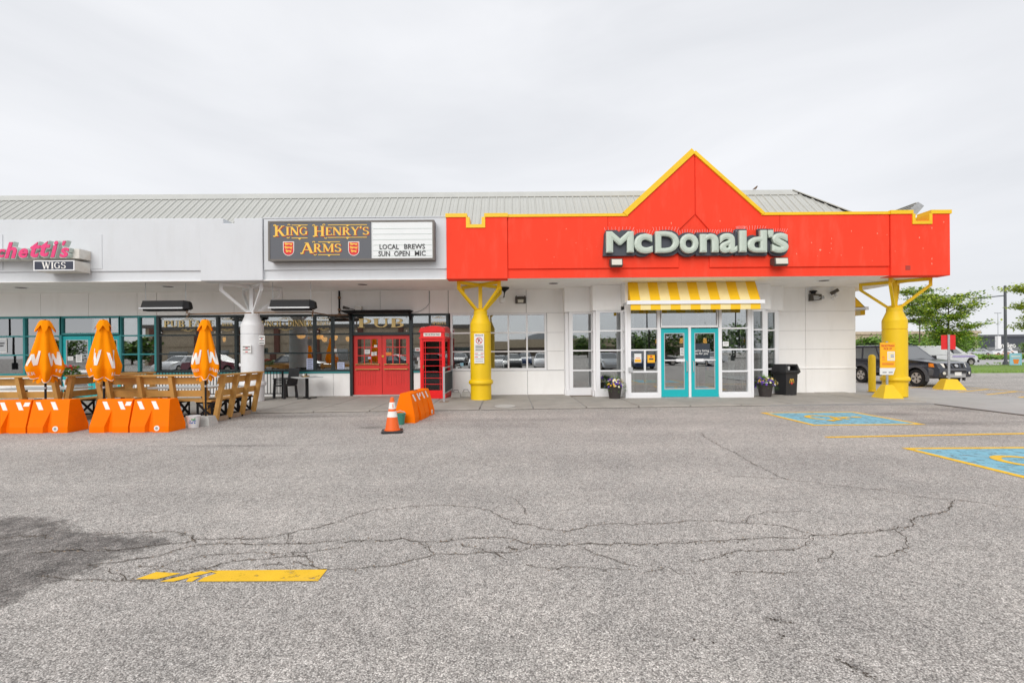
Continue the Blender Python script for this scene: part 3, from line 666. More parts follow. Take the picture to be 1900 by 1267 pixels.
# --- interiors (seen dimly through the glass)
def room(par, x0, x1, y0, y1, wallm, z1=3.6):
    mb = MB(); mb.box(x0, x1, y1, y1 + .1, .03, z1); mb.box(x0 - .1, x0, y0, y1, .03, z1); mb.box(x1, x1 + .1, y0, y1, .03, z1); mb.build('interior_wall', wallm, par)
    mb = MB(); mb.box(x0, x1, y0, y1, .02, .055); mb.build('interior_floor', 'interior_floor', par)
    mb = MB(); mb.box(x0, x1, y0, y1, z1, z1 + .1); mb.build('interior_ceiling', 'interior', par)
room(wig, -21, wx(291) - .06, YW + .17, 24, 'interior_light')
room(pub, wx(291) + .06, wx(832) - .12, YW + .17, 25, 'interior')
room(rest, wx(832) + .02, XR - .27, YW + .17, 26, 'interior_light')
mb = MB(); mb.box(X1a + .1, X1b - .1, Y2 + .1, YW + .16, .02, .056); mb.box(X3a, X3b, Y3 + .1, Y2 + .1, .02, .056); mb.build('entrance_floor', 'interior_floor', rest)
rn = random.Random(11)
def furniture(x0, x1, n, par, top):
    for i in range(n):
        x = x0 + (x1 - x0) * (i + .5) / n; y = rn.uniform(18.4, 20.5)
        t = thing('indoor_table', 'dark table seen through the window glass inside the building', 'table', (x, y, .055), group='tables inside the building')
        mb = MB(); mb.box(-.4, .4, -.35, .35, .70, .74); mb.build('table_top', top, t, world=False); mb = MB(); mb.box(-.04, .04, -.04, .04, .02, .70); mb.box(-.25, .25, -.25, .25, 0, .02); mb.build('pedestal', 'black', t, world=False)
furniture(-12.4, -2.8, 5, pub, 'interior_floor'); furniture(-1.6, 1.4, 2, rest, 'interior_light')
for x, y in ((-.6, 19.5), (.8, 21.5), (-.2, 23.5), (4.6, 19.5), (6.2, 21.0), (8.4, 19.8), (10.5, 21.5), (2.6, 22.5)):
    mb = MB(); mb.lathe([(.10, 3.585), (.10, 3.598)], 14, (x, y)); mb.build('ceiling_light', emit('lit_ceiling_disc', (1, .86, .62), 2.5) if 'lit_ceiling_disc' not in bpy.data.materials else bpy.data.materials['lit_ceiling_disc'], rest)
for x, y, w_ in ((-12.0, 23.6, 2.2), (-8.6, 23.9, 3.0), (-5.0, 23.4, 1.8)):
    mb = MB(); mb.box(x - w_ / 2, x + w_ / 2, y, y + .5, .05, 1.12); mb.box(x - w_ / 2 - .05, x + w_ / 2 + .05, y - .06, y + .55, 1.121, 1.17); mb.build('bar_counter', 'wood', pub)
    mb = MB()
    for k in range(9): mb.lathe([(.04, 1.75), (.04, 1.95), (.015, 2.0), (.015, 2.06)], 8, (x - w_ / 2 + .12 + k * (w_ - .2) / 9, 24.7))
    mb.build('bottle_row', 'green_plastic', pub, kind='stuff')
# inner vestibule posts and rear counter
for x in (4.4, 4.95, 6.9, 7.35):
    mb = MB(); mb.box(x - .04, x + .04, 17.6, 17.7, .05, 3.6); mb.build('inner_post', 'white_frame', rest)
for x0, x1, y in ((7.62, 7.84, 16.7), (8.30, 8.48, 16.62), (8.98, 9.16, 17.12), (3.1, 3.22, 17.2), (4.28, 4.36, 16.9)):
    mb = MB(); mb.box(x0, x1, y, y + .05, .06, 3.0); mb.build('inner_blind', 'white_wall', rest)
mb = MB(); mb.box(-1, 10, 23, 23.6, .05, 1.1); mb.build('service_counter', 'interior_light', rest)

# --- soffit, fascias
def soff(par, x0, x1, y1=YW + .02):
    mb = MB(); mb.box(x0, x1, YF + .06, y1, ZS - .005, ZS + .06); mb.build('soffit', 'soffit', par)
FX = lambda px: Xp(px, YF)
XB0, XB1, XM0, XM1, XE = FX(830), FX(943), FX(943), FX(1653), 13.48
XP0, XP1 = FX(375), FX(490)
soff(wig, -21, XP0); soff(pub, XP0, XB0); soff(rest, XB0, XE - .002)
mb = MB(); mb.box(XR + .005, XE, YW + .025, 32, ZS - .005, ZS + .06); mb.build('soffit', 'soffit', rest)
def downlight(par, px, py):
    Y = (ZS - H) * F / -((py - HY) + (px - 950) * ROLL); X = Xp(px, Y)
    mb = MB(); mb.lathe([(.19, ZS - .018), (.19, ZS - .004)], 20, (X, Y)); mb.build('downlight_trim', 'white_frame', par)
    mb = MB(); mb.lathe([(.15, ZS - .022), (.15, ZS - .0185)], 20, (X, Y)); mb.build('downlight', 'lamp_body', par)
for par, px, py in ((wig, 313, 531), (pub, 673.6, 527), (rest, 1027.7, 525), (rest, 1530, 520), (wig, 40, 533)): downlight(par, px, py)

def notched(x0, x1, a, b, zb, zt, dz): return [(x0, zb), (x1, zb), (x1, zt), (b, zt), (b, zt - dz), (a, zt - dz), (a, zt), (x0, zt)]
YB = 15.02                                     # back of the parapets
# pub and wig shop (white)
nA, nB = FX(418), FX(438)
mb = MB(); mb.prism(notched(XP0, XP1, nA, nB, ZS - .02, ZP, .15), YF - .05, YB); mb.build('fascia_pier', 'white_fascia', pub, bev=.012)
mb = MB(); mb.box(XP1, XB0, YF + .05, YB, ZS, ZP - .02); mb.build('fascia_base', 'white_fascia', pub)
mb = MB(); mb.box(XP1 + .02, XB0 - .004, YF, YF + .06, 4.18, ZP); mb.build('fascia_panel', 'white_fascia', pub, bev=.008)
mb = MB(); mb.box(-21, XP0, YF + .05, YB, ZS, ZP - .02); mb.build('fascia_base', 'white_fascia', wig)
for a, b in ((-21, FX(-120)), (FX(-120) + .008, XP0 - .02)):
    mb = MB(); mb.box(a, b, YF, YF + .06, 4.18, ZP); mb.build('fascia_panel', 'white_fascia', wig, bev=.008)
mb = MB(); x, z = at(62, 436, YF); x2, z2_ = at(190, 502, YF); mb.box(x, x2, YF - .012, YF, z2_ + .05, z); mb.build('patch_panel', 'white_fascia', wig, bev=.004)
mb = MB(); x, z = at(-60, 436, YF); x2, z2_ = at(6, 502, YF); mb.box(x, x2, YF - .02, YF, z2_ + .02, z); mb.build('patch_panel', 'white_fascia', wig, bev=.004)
for par, a, b in ((wig, -21, XP0), (pub, XP0, XB0)):
    mb = MB(); mb.box(a, b, YF + .01, YB + .02, ZP + .001, ZP + .03) if par is wig else mb.box(XP1, b - .01, YF - .02, YB + .02, ZP + .001, ZP + .03); mb.build('coping', 'white_fascia', par)
mb = MB(); mb.box(-21, XB0 - .02, YF - .015, YF + .058, ZS - .022, ZS - .003); mb.build('drip_edge', 'soffit', pub)
# restaurant (red, yellow trimmed)
nA, nB = FX(868), FX(901); nC, nDd = Xp(1693, YF), Xp(1727, YF)
mb = MB(); mb.prism(notched(XB0, XB1, nA, nB, ZS - .02, ZP, .24), YF - .04, YB); mb.build('fascia_pier', 'red_fascia', rest, bev=.012)
mb = MB(); mb.prism(notched(XM1, XE, nC, nDd, ZS - .02, ZP, .22), YF - .04, YB); mb.build('fascia_pier', 'red_fascia', rest, bev=.012)
gl = at(1163, 402, YF); gr = at(1414, 401, YF); ga = at(1287.5, 283, YF); gm_ = ga[0] + .03
mb = MB(); mb.prism([(XM0, ZS), (XM1, ZS), (XM1, ZP - .02), (gr[0], ZP - .02), (ga[0], ga[1] - .03), (gl[0], ZP - .02), (XM0, ZP - .02)], YF + .05, YB); mb.build('fascia_base', 'red_fascia', rest)
z497 = 4.155; zc = at(1289, 427, YF)[1]; zt = at(1289, 398, YF)[1]; xl, xr = FX(1261), FX(1318)
sxa, sxb = FX(1129.6), FX(1449)
mb = MB(); mb.prism([(XM0 + .02, z497), (sxa - .004, z497), (sxa - .004, ZP), (XM0 + .02, ZP)], YF, YF + .06); mb.build('fascia_panel', 'red_fascia', rest, bev=.008)
mb = MB(); mb.prism([(sxa + .004, z497), (xl, z497), (xl, zc), (gm_ - .012, zt), (gm_ - .012, ga[1] - .02), (gl[0], ZP), (sxa + .004, ZP)], YF + .003, YF + .06); mb.build('fascia_panel', 'red_fascia', rest, bev=.010)
mb = MB(); mb.prism([(sxb + .004, z497), (XM1 - .02, z497), (XM1 - .02, ZP), (sxb + .004, ZP)], YF, YF + .06); mb.build('fascia_panel', 'red_fascia', rest, bev=.008)
mb = MB(); rch = random.Random(8)
for k in range(46):
    x, z = rch.uniform(XM0 + .1, XE - .1), rch.uniform(4.2, 5.6); r = rch.uniform(.006, .02); yy = YF - .0425 if x > XM1 else YF - .0015
    if xl - .2 < x < xr + .2 or (sxa - .1 < x < sxb + .2 and 4.35 < z < 5.3): continue
    mb.face([(x + r * math.cos(j) * rch.uniform(.5, 1.2), yy, z + r * math.sin(j) * rch.uniform(.6, 2.6)) for j in (0, 1.2, 2.4, 3.6, 4.9)])
x, z = at(1522, 464, YF); mb.face([(x + .035 * math.cos(j), YF - .0015, z + .03 * math.sin(j)) for j in (0, 1.1, 2.4, 3.4, 4.8)])
mb.build('paint_chips', mk('faded_red_chip', (.82, .30, .20), .9), rest, kind='stuff')
x, z = at(1684.5, 497, YF - .04); mb = MB(); mb.box(x - .075, x + .075, YF - .0455, YF - .0402, z - .07, z + .07); mb.build('cover_plate', mk('dull_red_plate', (.40, .05, .035), .8, .25, 20), rest)
mb = MB(); mb.prism([(sxb - .004, z497), (sxb - .004, ZP), (gr[0], ZP), (gm_ + .012, ga[1] - .02), (gm_ + .012, zt), (xr, zc), (xr, z497)], YF + .003, YF + .06); mb.build('fascia_panel', 'red_fascia', rest, bev=.010)
# gable roof behind the pediment
mb = MB(); mb.prism([(gl[0] - .05, ZP - .05), (gr[0] + .05, ZP - .05), (ga[0], ga[1] - .05)], YB + .005, 16.9); mb.build('gable_roof', 'yellow_trim', rest)
mb = MB(); mb.box(XE - .3, XE, YB + .002, 32, ZS + .062, ZP); mb.build('side_fascia', 'red_fascia', rest)
th = .115
def trimbox(x0, x1, z0, z1, y0=YF - .07, y1=YB + .03):
    mb = MB(); mb.box(x0, x1, y0, y1, z0, z1); mb.build('yellow_trim', 'yellow_trim', rest, bev=.006)
trimbox(XB0 - .02, nA + .01, ZP - .02, ZP + th - .02); trimbox(nB - .01, XB1 + .02, ZP - .02, ZP + th - .02)
trimbox(nA - .02, nA + .09, ZP - .24, ZP - .0205); trimbox(nB - .09, nB + .02, ZP - .24, ZP - .0205); trimbox(nA - .02, nB + .02, ZP - .345, ZP - .242)
trimbox(XB1 + .022, gl[0] + .03, ZP - .015, ZP + .070, YF - .03); trimbox(gr[0] - .03, XM1 - .022, ZP - .015, ZP + .070, YF - .03)
trimbox(XM1 - .02, nC + .01, ZP - .02, ZP + th - .02); trimbox(nDd - .01, XE + .03, ZP - .02, ZP + th - .02)
trimbox(nC - .02, nC + .07, ZP - .24, ZP - .0205); trimbox(nDd - .07, nDd + .02, ZP - .24, ZP - .0205, YF - .07, YB + .25); trimbox(nC - .02, nDd + .02, ZP - .335, ZP - .242)
mb = MB(); mb.box(XE - .33, XE + .03, YB + .035, 32, ZP - .02, ZP + th - .02); mb.build('yellow_trim', 'yellow_trim', rest)
def rake(p, q, w, y0, y1):
    (x0, z0), (x1, z1) = p, q; l = math.hypot(x1 - x0, z1 - z0); nx, nz_ = -(z1 - z0) / l, (x1 - x0) / l
    if nz_ < 0: nx, nz_ = -nx, -nz_
    mb = MB(); a = -.02; b = w
    mb.prism([(x0 + nx * a, z0 + nz_ * a), (x1 + nx * a, z1 + nz_ * a), (x1 + nx * b, z1 + nz_ * b), (x0 + nx * b, z0 + nz_ * b)], y0, y1); mb.build('yellow_trim', 'yellow_trim', rest, bev=.006)
rake((gl[0] - .02, ZP), (ga[0] + .02, ga[1]), .15, YF - .05, YB + .25)
rake((gr[0] + .02, ZP), (ga[0] - .02, ga[1] - .02), .085, YF - .052, YB + .25)

# --- ribbed metal roof, one sheet per seam
EY, EZ, RY, RZ = 15.2, 5.5, 17.08, 7.30
al = math.atan2(RZ - EZ, RY - EY); SLn = math.hypot(RY - EY, RZ - EZ); HX = 10.2
prof = [(0, 0), (.02, 0), (.032, .034), (.058, .034), (.07, 0), (.16, 0), (.168, .010), (.182, .010), (.19, 0), (.27, 0)]
def sheet(tops):
    mb = MB(); L = [(u, 0, h) for u, h in prof]; T = [(u, t, h) for (u, h), t in zip(prof, tops)]
    mb.strip(L, T)
    return mb
PW = .27; x = -20.8; full = None
while x < 12.1:
    par = wig if x < XP0 else pub if x < XB0 - .2 else rest
    tops = [SLn - .03 if x + u < HX else max(.02, (RY - (x + u - HX) - EY) / (RY - EY) * SLn - .05) for u, h in prof]
    if max(tops) < .1: break
    if x + PW < HX and full: o = share(full, par, name='roof_sheet')
    else:
        o = sheet(tops).build('roof_sheet', 'roof', par, world=False)
        if full is None and x + PW < HX: full = o
    o.location = Vector((x, EY, EZ)) - par.location; o.rotation_euler = (al, 0, 0)
    x += PW
for par, a, b in ((wig, -21, XP0), (pub, XP0, XB0), (rest, XB0, HX)):
    mb = MB(); k = .055
    mb.prism([(RY - .24, RZ - .24 * .957 + .055), (RY, RZ + .062), (RY + .24, RZ - .17), (RY + .24, RZ - .2), (RY, RZ + .035), (RY - .24, RZ - .24 * .957 + .03)], a, b, 'x'); mb.build('ridge_cap', 'roof', par)
    mb = MB(); mb.box(a, b, RY - .06, RY + .05, RZ - .15, RZ - .0); mb.build('ridge_gap_shade', 'dark', par)  # black strip stands in for the shade in the gap under the cap
    mb = MB(); mb.face([(a, RY, RZ), (b, RY, RZ), (b, RY + 2, EZ), (a, RY + 2, EZ)]); mb.build('unseen_back_slope', 'roof', par)  # simple back slope, out of view, added to block light
mb = MB(); mb.faces([(HX, RY, RZ), (HX + 1.88, EY, EZ), (HX + 1.88, RY + 2, EZ)], [(0, 1, 2)]); mb.build('roof_end', 'roof', rest)
mb = MB(); mb.bar((HX - .02, RY + .0, RZ + .045), (HX + 1.7, RY - 1.7, RZ - 1.7 * .957 + .045), .22, .03); mb.build('hip_cap', 'roof', rest)
mb = MB(); mb.bar((HX + .1, RY - .1, RZ - .10), (HX + 1.7, RY - 1.7, RZ - 1.7 * .957 - .0), .13, .05); mb.build('hip_gap_shade', 'dark', rest)  # black bar painting the shade beneath the hip cap
mb = MB(); mb.box(-21, HX, RY + 1.5, 26, 5.3, 5.4); mb.build('flat_roof', 'roof', pub)
# tilted metal hood on the corner roof
hd_ = part('corner_hood', rest); hY = 15.45
HC, HE, HF, HD = (at(px, py, hY) for px, py in ((1703.7, 374.7), (1715, 382), (1697.5, 402), (1681, 397)))
def hood(y0, y1, k, name, mat):
    q = []
    for y in (y0, y1):
        for p in (HD, HF, HE, HC):
            cx_, cz_ = (HC[0] + HF[0]) / 2, (HC[1] + HF[1]) / 2; q.append((cx_ + (p[0] - cx_) * k, y, cz_ + (p[1] - cz_) * k))
    mb = MB(); mb.faces(q, [(0, 1, 2, 3), (7, 6, 5, 4), (0, 4, 5, 1), (1, 5, 6, 2), (2, 6, 7, 3), (3, 7, 4, 0)]); bmesh.ops.recalc_face_normals(mb.bm, faces=mb.bm.faces[:]); mb.build(name, mat, hd_)
hood(hY, hY + 1.1, 1.0, 'hood_box', 'alu'); hood(hY - .012, hY - .002, .92, 'hood_end', 'galv')
for k in range(5):
    u = (k + .5) / 5; p = (HD[0] + (HC[0] - HD[0]) * u, HD[1] + (HC[1] - HD[1]) * u)
    mb = MB(); mb.bar((p[0] - .012, hY + .01, p[1] + .012), (p[0] - .012, hY + 1.1, p[1] + .012), .04, .02); mb.build('hood_rib', 'roof', hd_)

# --- stepped entrance of the restaurant
def box_part(par, name, mat, x0, x1, y0, y1, z0, z1, bev=.006):
    mb = MB(); mb.box(x0, x1, y0, y1, z0, z1); return mb.build(name, mat, par, bev=bev)
zt_ = ZS - .008
for (x0, x1, y0, y1) in ((X1a - .05, X2a - .055, Y1 - .05, YW + .1), (X2a - .05, X3a - .055, Y2 - .05, YW + .1), (X3b + .055, X2b + .05, Y2 - .05, YW + .1), (X2b + .055, X1b + .09, Y1 - .05, YW + .1)):
    box_part(rest, 'bulkhead', 'white_wall', x0, x1, y0, y1, 3.0, zt_)
box_part(rest, 'bulkhead', 'white_wall', X3a - .05, X3b + .05, Y3 - .05, YW + .1, 3.12, zt_)
zs4 = [.16, .914, 1.632, 2.33, 3.115]
zs3 = [.25, .93, 1.63, 2.30, 2.998]
pl = [(X1a, Y1, X2a), (X2a, Y2, X3a), (X3b, Y2, X2b), (X2b, Y1, X1b)]
gX = lambda px, Y: Xp(px, Y)
window(rest, (0, Y1, 0), 0, [gX(1059.5, Y1), gX(1101, Y1)], zs3, 'white_frame', 'glass', vw=.12, outer=.13)
window(rest, (0, Y2, 0), 0, [gX(1109.5, Y2), gX(1156, Y2)], zs3, 'white_frame', 'glass', vw=.12, outer=.14)
window(rest, (0, Y2, 0), 0, [X3b + .045, gX(1417.5, Y2)], zs3, 'white_frame', 'glass_clear', vw=.07, outer=.10)
window(rest, (0, Y1, 0), 0, [gX(1417.5, Y1) + .0, gX(1441, Y1)], zs3, 'white_frame', 'glass_clear', vw=.10, outer=.12)
for (x0, y0, y1) in ((X1a, Y1 + .09, YW), (X2a, Y2 + .09, Y1), (X3a, Y3 + .10, Y2)):
    window(rest, (x0, y1 - .001, 0), -PI / 2, [0.05, y1 - y0 - .04], zs3, 'white_frame', 'glass_clear', vw=.07, outer=.08)
for (x0, y0, y1) in ((X3b, Y3 + .10, Y2), (X2b, Y2 + .09, Y1), (X1b, Y1 + .09, YW)):
    window(rest, (x0, y0, 0), PI / 2, [0.05, y1 - y0 - .04], zs3, 'white_frame', 'glass_clear', vw=.07, outer=.08)
for (x0, x1, y0, y1, zz) in ((X1a - .03, X2a, Y1 - .03, Y1 + .12, .25), (X2a - .03, X3a, Y2 - .03, Y2 + .12, .25), (X3b, X2b, Y2 - .03, Y2 + .12, .25), (X2b, X1b, Y1 - .03, Y1 + .12, .25)):
    box_part(rest, 'plinth', 'white_frame', x0 + .035, x1 - .04, y0 + .012, y1, .0, zz - .002)
for (x, y0, y1) in ((X1a, Y1 + .1, YW), (X2a, Y2 + .13, Y1), (X3a, Y3 + .1, Y2), (X3b, Y3 + .1, Y2), (X2b, Y2 + .13, Y1), (X1b, Y1 + .1, YW)): box_part(rest, 'plinth', 'white_frame', x - .04, x + .06, y0, y1, 0, .248)
vx = [gX(p, Y3) for p in (1167.5, 1223, 1336, 1390.5)]
window(rest, (0, Y3, 0), 0, vx[0:2], zs4, 'white_frame', 'glass', vw=.075, outer=.11)
window(rest, (0, Y3, 0), 0, [vx[1] + .06, vx[2] - .06], [2.36, 3.115], 'white_frame', 'glass', vw=.05, name='transom_window')
window(rest, (0, Y3, 0), 0, vx[2:4], zs4, 'white_frame', 'glass', vw=.075, outer=.11)
for a, b in ((vx[0] - .06, vx[1] + .05), (vx[2] - .05, vx[3] + .06)): box_part(rest, 'plinth', 'white_frame', a, b, Y3 - .035, Y3 + .1, 0, .158)
box_part(rest, 'corner_post', 'white_frame', X3a - .05, vx[0] - .06, Y3 - .03, Y3 + .09, 0, 3.12)
box_part(rest, 'corner_post', 'white_frame', vx[3] + .06, X3b + .05, Y3 - .03, Y3 + .09, 0, 3.12)
# small split light left of the doors
box_part(rest, 'glazing_bar', 'white_frame', gX(1195.3, Y3), gX(1197.8, Y3), Y3 - .015, Y3 + .04, .94, 1.61)
box_part(rest, 'door_mullion', 'white_frame', gX(1277.2, Y3), gX(1281.6, Y3), Y3 - .03, Y3 + .08, .05, 2.36)
box_part(rest, 'call_box', 'alu', gX(1165.5, Y3), gX(1172.5, Y3), Y3 - .10, Y3 - .022, at(1168, 690, Y3)[1], at(1168, 681, Y3)[1])
box_part(rest, 'threshold', 'alu', vx[1] + .04, vx[2] - .04, Y3 - .06, Y3 + .12, .04, .072)

def glass_door(par, x0, x1, Y, z0, z1, mat, st=.12, top=.14, bot=.24, mid=1.03, handle_right=True, barm='alu', gm='glass'):
    d = part('door', par); d.location = Vector((x0, Y, 0)) - par.location; w = x1 - x0
    mb = MB(); mb.box(0, st, 0, .05, z0, z1); mb.box(w - st, w, 0, .05, z0, z1); mb.box(st, w - st, .001, .049, z0, z0 + bot); mb.box(st, w - st, .001, .049, z1 - top, z1); mb.build('door_frame', mat, d, world=False, bev=.004)
    mb = MB(); mb.box(st - .01, w - st + .01, .02, .028, z0 + bot - .01, z1 - top + .01); mb.build('door_pane', gm, d, world=False)
    mb = MB()
    for (a, b, c, e) in ((st, st + .025, z0 + bot, z1 - top), (w - st - .025, w - st, z0 + bot, z1 - top), (st + .025, w - st - .025, z1 - top - .025, z1 - top), (st + .025, w - st - .025, z0 + bot, z0 + bot + .05)): mb.box(a, b, .004, .046, c, e)
    mb.build('glazing_bead', 'alu', d, world=False)
    mb = MB(); mb.box(st, w - st, -.03, 0.0, mid, mid + .035); a = w - st - .28 if handle_right else st; mb.box(a, a + .28, -.04, 0.0, mid - .03, mid + .06); mb.build('push_bar', 'white_frame', d, world=False, bev=.004)
    hx = w - st / 2 if handle_right else st / 2
    mb = MB(); mb.tube([(hx, 0, mid - .38), (hx, -.06, mid - .34), (hx, -.06, mid - .04), (hx, 0, mid)], .014, 8); mb.build('handle', 'alu', d, world=False)
    return d
glass_door(rest, gX(1225.6, Y3), gX(1276.8, Y3), Y3 + .0, .08, 2.325, 'teal', mid=1.27)
glass_door(rest, gX(1282, Y3), gX(1333.6, Y3), Y3 + .0, .08, 2.325, 'teal', mid=1.27, handle_right=False)
for x in (gX(1223.6, Y3), gX(1334.2, Y3)): box_part(rest, 'door_jamb', 'white_frame', x - .02, x + .03, Y3 - .01, Y3 + .08, .05, 2.36)
glass_door(wig, wx(114.8), wx(168), YW + .03, .08, 2.30, 'teal', mid=1.0)
glass_door(wig, wx(169), wx(222.3), YW + .03, .08, 2.30, 'teal', mid=1.0, handle_right=False)

# --- red pub doors
def red_leaf(x0, x1, hr):
    d = part('door', pub); d.location = Vector((x0, YW + .06, 0)) - pub.location; w = x1 - x0
    z0, z1 = .08, 2.245; zc = lambda y: at(700, y, YW)[1]
    zw0, zw1, zp0, zp1 = zc(675), zc(629), zc(717), zc(686)
    a, b = .14, w - .145
    mb = MB(); mb.box(0, a, 0, .055, z0, z1); mb.box(b, w, 0, .055, z0, z1)
    for u, v in ((z0, zp0), (zp1, zw0), (zw1, z1)): mb.box(a, b, .001, .054, u, v)
    mb.build('door_frame', 'red_door', d, world=False, bev=.005)
    mb = MB(); n = 8
    for i in range(n): mb.box(a + (b - a) * i / n + .003, a + (b - a) * (i + 1) / n - .003, .018, .04, zp0, zp1)
    mb.build('beaded_panel', 'red_door', d, world=False, bev=.004)
    mb = MB()
    for (p, q, r, s) in ((a, a + .03, zp0, zp1), (b - .03, b, zp0, zp1), (a + .03, b - .03, zp0, zp0 + .03), (a + .03, b - .03, zp1 - .03, zp1)): mb.box(p, q, .004, .03, r, s)
    mb.build('panel_mould', 'red_door', d, world=False)
    mb = MB()
    for i in (1, 2): x = a + (b - a) * i / 3; mb.box(x - .014, x + .014, .004, .05, zw0, zw1)
    for i in range(3):
        u = a + (b - a) * i / 3 + (.014 if i else 0); v = a + (b - a) * (i + 1) / 3 - (.014 if i < 2 else 0)
        for j in (1, 2): z = zw0 + (zw1 - zw0) * j / 3; mb.box(u, v, .006, .048, z - .014, z + .014)
    mb.build('glazing_bar', 'red_door', d, world=False)
    for i in range(3):
        for j in range(3):
            mb = MB(); mb.box(a + (b - a) * i / 3 + .005, a + (b - a) * (i + 1) / 3 - .005, .026, .032, zw0 + (zw1 - zw0) * j / 3 + .005, zw0 + (zw1 - zw0) * (j + 1) / 3 - .005); mb.build('door_pane', 'glass', d, world=False)
    for zz in (zc(676), zc(685)):
        mb = MB(); mb.tube([(a - .05, -.06, zz), (b + .05, -.06, zz)], .016, 8)
        for x in (a - .04, b + .04): mb.box(x - .02, x + .02, -.08, 0, zz - .025, zz + .025)
        mb.build('push_rail', 'brass', d, world=False)
    if hr:
        mb = MB(); mb.lathe([(.001, 0), (.035, .0), (.04, .03), (.001, .05)], 12); k = mb.build('lock_cap', 'gold', d, world=False); k.rotation_euler = (PI / 2, 0, 0); k.location = (.03, 0, zc(661))
red_leaf(wx(655.3), wx(707.6), False); red_leaf(wx(708.4), wx(760.4), True)
for a, b in ((650.5, 655), (760.7, 765.5)): box_part(pub, 'door_jamb', 'black_frame', wx(a), wx(b), YW - .06, YW + .12, SW - .02, 3.03)
box_part(pub, 'door_head', 'black_frame', wx(655.2), wx(760.6), YW - .03, YW + .12, 2.25, 2.284)
box_part(pub, 'threshold', 'concrete', wx(652), wx(763), YW - .05, YW + .2, .03, .076)
# black hood over the pub doors
mb = MB(); a, b = wx(641), wx(768); zh = 3.03
mb.hexa([(a + .12, YW - .45, zh), (b - .12, YW - .45, zh), (b - .12, YW, zh), (a + .12, YW, zh), (a, YW - .55, zh + .09), (b, YW - .55, zh + .09), (b, YW, zh + .09), (a, YW, zh + .09)])
mb.build('door_hood', 'black', pub, bev=.01)
for x in (wx(653), wx(763)):
    mb = MB(); mb.prism([(YW, zh - .3), (YW - .35, zh - .001), (YW, zh - .001)], x - .025, x + .025, 'x'); mb.build('hood_bracket', 'black', pub)

# ================================================================== THINGS ON THE BUILDING
# --- columns: shaft with a shoulder, a ring, and four branching brackets
def column(X, Y, mat, label):
    c = thing('column', label, 'column', (X, Y, SW), group='round columns along the front of the strip mall')
    r = .342
    mb = MB(); mb.lathe([(r, 0), (r, .46), (r + .012, .475), (r + .012, .49), (r, .50)], 40); mb.lathe([(r, .655), (r, 2.19), (r - .022, 2.192), (r - .022, 2.208), (r, 2.21), (r, 2.49), (.232, 2.76), (.222, 2.79), (.222, 2.89), (.20, 2.93), (.02, 2.93)], 48)
    mb.build('shaft', mat, c, world=False, sharp=14)
    mb = MB(); mb.lathe([(r, .49), (r + .03, .50), (r + .058, .53), (r + .062, .575), (r + .05, .62), (r + .02, .648), (r, .66)], 40); mb.build('ring', mat, c, world=False)
    top = ZS - SW - .01
    mb = MB(); mb.box(-.06, .06, -.06, .06, 2.90, top); mb.build('post', mat, c, world=False, bev=.006)
    for k in range(4):
        a = PI / 4 + k * PI / 2; u = Vector((math.cos(a), math.sin(a), 0)); L = .90
        mb = MB(); w = .085
        mb.bar(u * .06 + Vector((0, 0, top - .05)), u * (L + .045) + Vector((0, 0, top - .05)), w, .09)
        mb.bar(u * L + Vector((0, 0, top - .096)), u * L + Vector((0, 0, top - .25)), w - .002, w, up=u)
        mb.bar(u * (L + .02) + Vector((0, 0, top - .22)), u * .20 + Vector((0, 0, 2.955)), w - .004, w)
        mb.bar(u * .24 + Vector((0, 0, 2.955)), u * .05 + Vector((0, 0, 2.955)), w - .006, .06)
        mb.build('bracket', mat, c, world=False, bev=.004)
    return c
CY = 15.65
colw = column(Xp(468.5, CY), CY, 'white_col', 'white column with branching brackets in front of the black pub windows')
column(Xp(892, CY), CY, 'yellow_col', 'yellow column with a no parking sign, between telephone box and white-framed windows')
column(12.63, CY, 'yellow_col', 'yellow column at the building corner beside the parked dark SUV')

# --- illuminated signs
def sign_serif(par, body, x0, x1, z0, z1, y, mat, small=None, name='lettering', shadow=None):
    if shadow:
        mb = MB(); serif_into(mb, body, x0, x1, z0, z1, y + .0, dx=.022, dz=-.022, small=small); mb.build(name + '_shadow', shadow, par)
    mb = MB(); serif_into(mb, body, x0, x1, z0, z1, y - (.008 if shadow else 0), small=small); mb.build(name, mat, par)
YS = 14.28
p0 = at(497, 409, YS); p1 = at(806, 482, YS); ps = thing('pub_sign', 'wide sign box above the pub with gold lettering on slate and a white message board', 'sign', ((p0[0] + p1[0]) / 2, YF, p1[1]))
sx0, sx1, sz0, sz1 = p0[0], p1[0], p1[1], p0[1] - .02
mb = MB(); mb.box(sx0 + .002, sx1 - .002, YS + .03, YF - .002, sz0 + .002, sz1 - .002); mb.build('cabinet', 'bronze', ps, bev=.01)
mb = MB(); f = .055
mb.box(sx0, sx1, YS, YS + .04, sz0, sz0 + f); mb.box(sx0, sx1, YS, YS + .04, sz1 - f, sz1); mb.box(sx0, sx0 + f, YS, YS + .04, sz0 + f, sz1 - f); mb.box(sx1 - f, sx1, YS, YS + .04, sz0 + f, sz1 - f)
mb.build('sign_frame', 'bronze', ps, bev=.006)
xd = at(690.2, 440, YS)[0]
mb = MB(); mb.box(sx0 + f, xd - .012, YS + .012, YS + .029, sz0 + f, sz1 - f); mb.build('slate_panel', 'sign_grey', ps)
mb = MB(); mb.box(xd + .012, sx1 - f, YS + .012, YS + .029, sz0 + f, sz1 - f); mb.build('message_board', 'sign_white', ps)
mb = MB(); mb.box(xd - .012, xd + .012, YS + .002, YS + .03, sz0 + f, sz1 - f); mb.build('divider', 'sign_white', ps)
zz = sz0 + .12
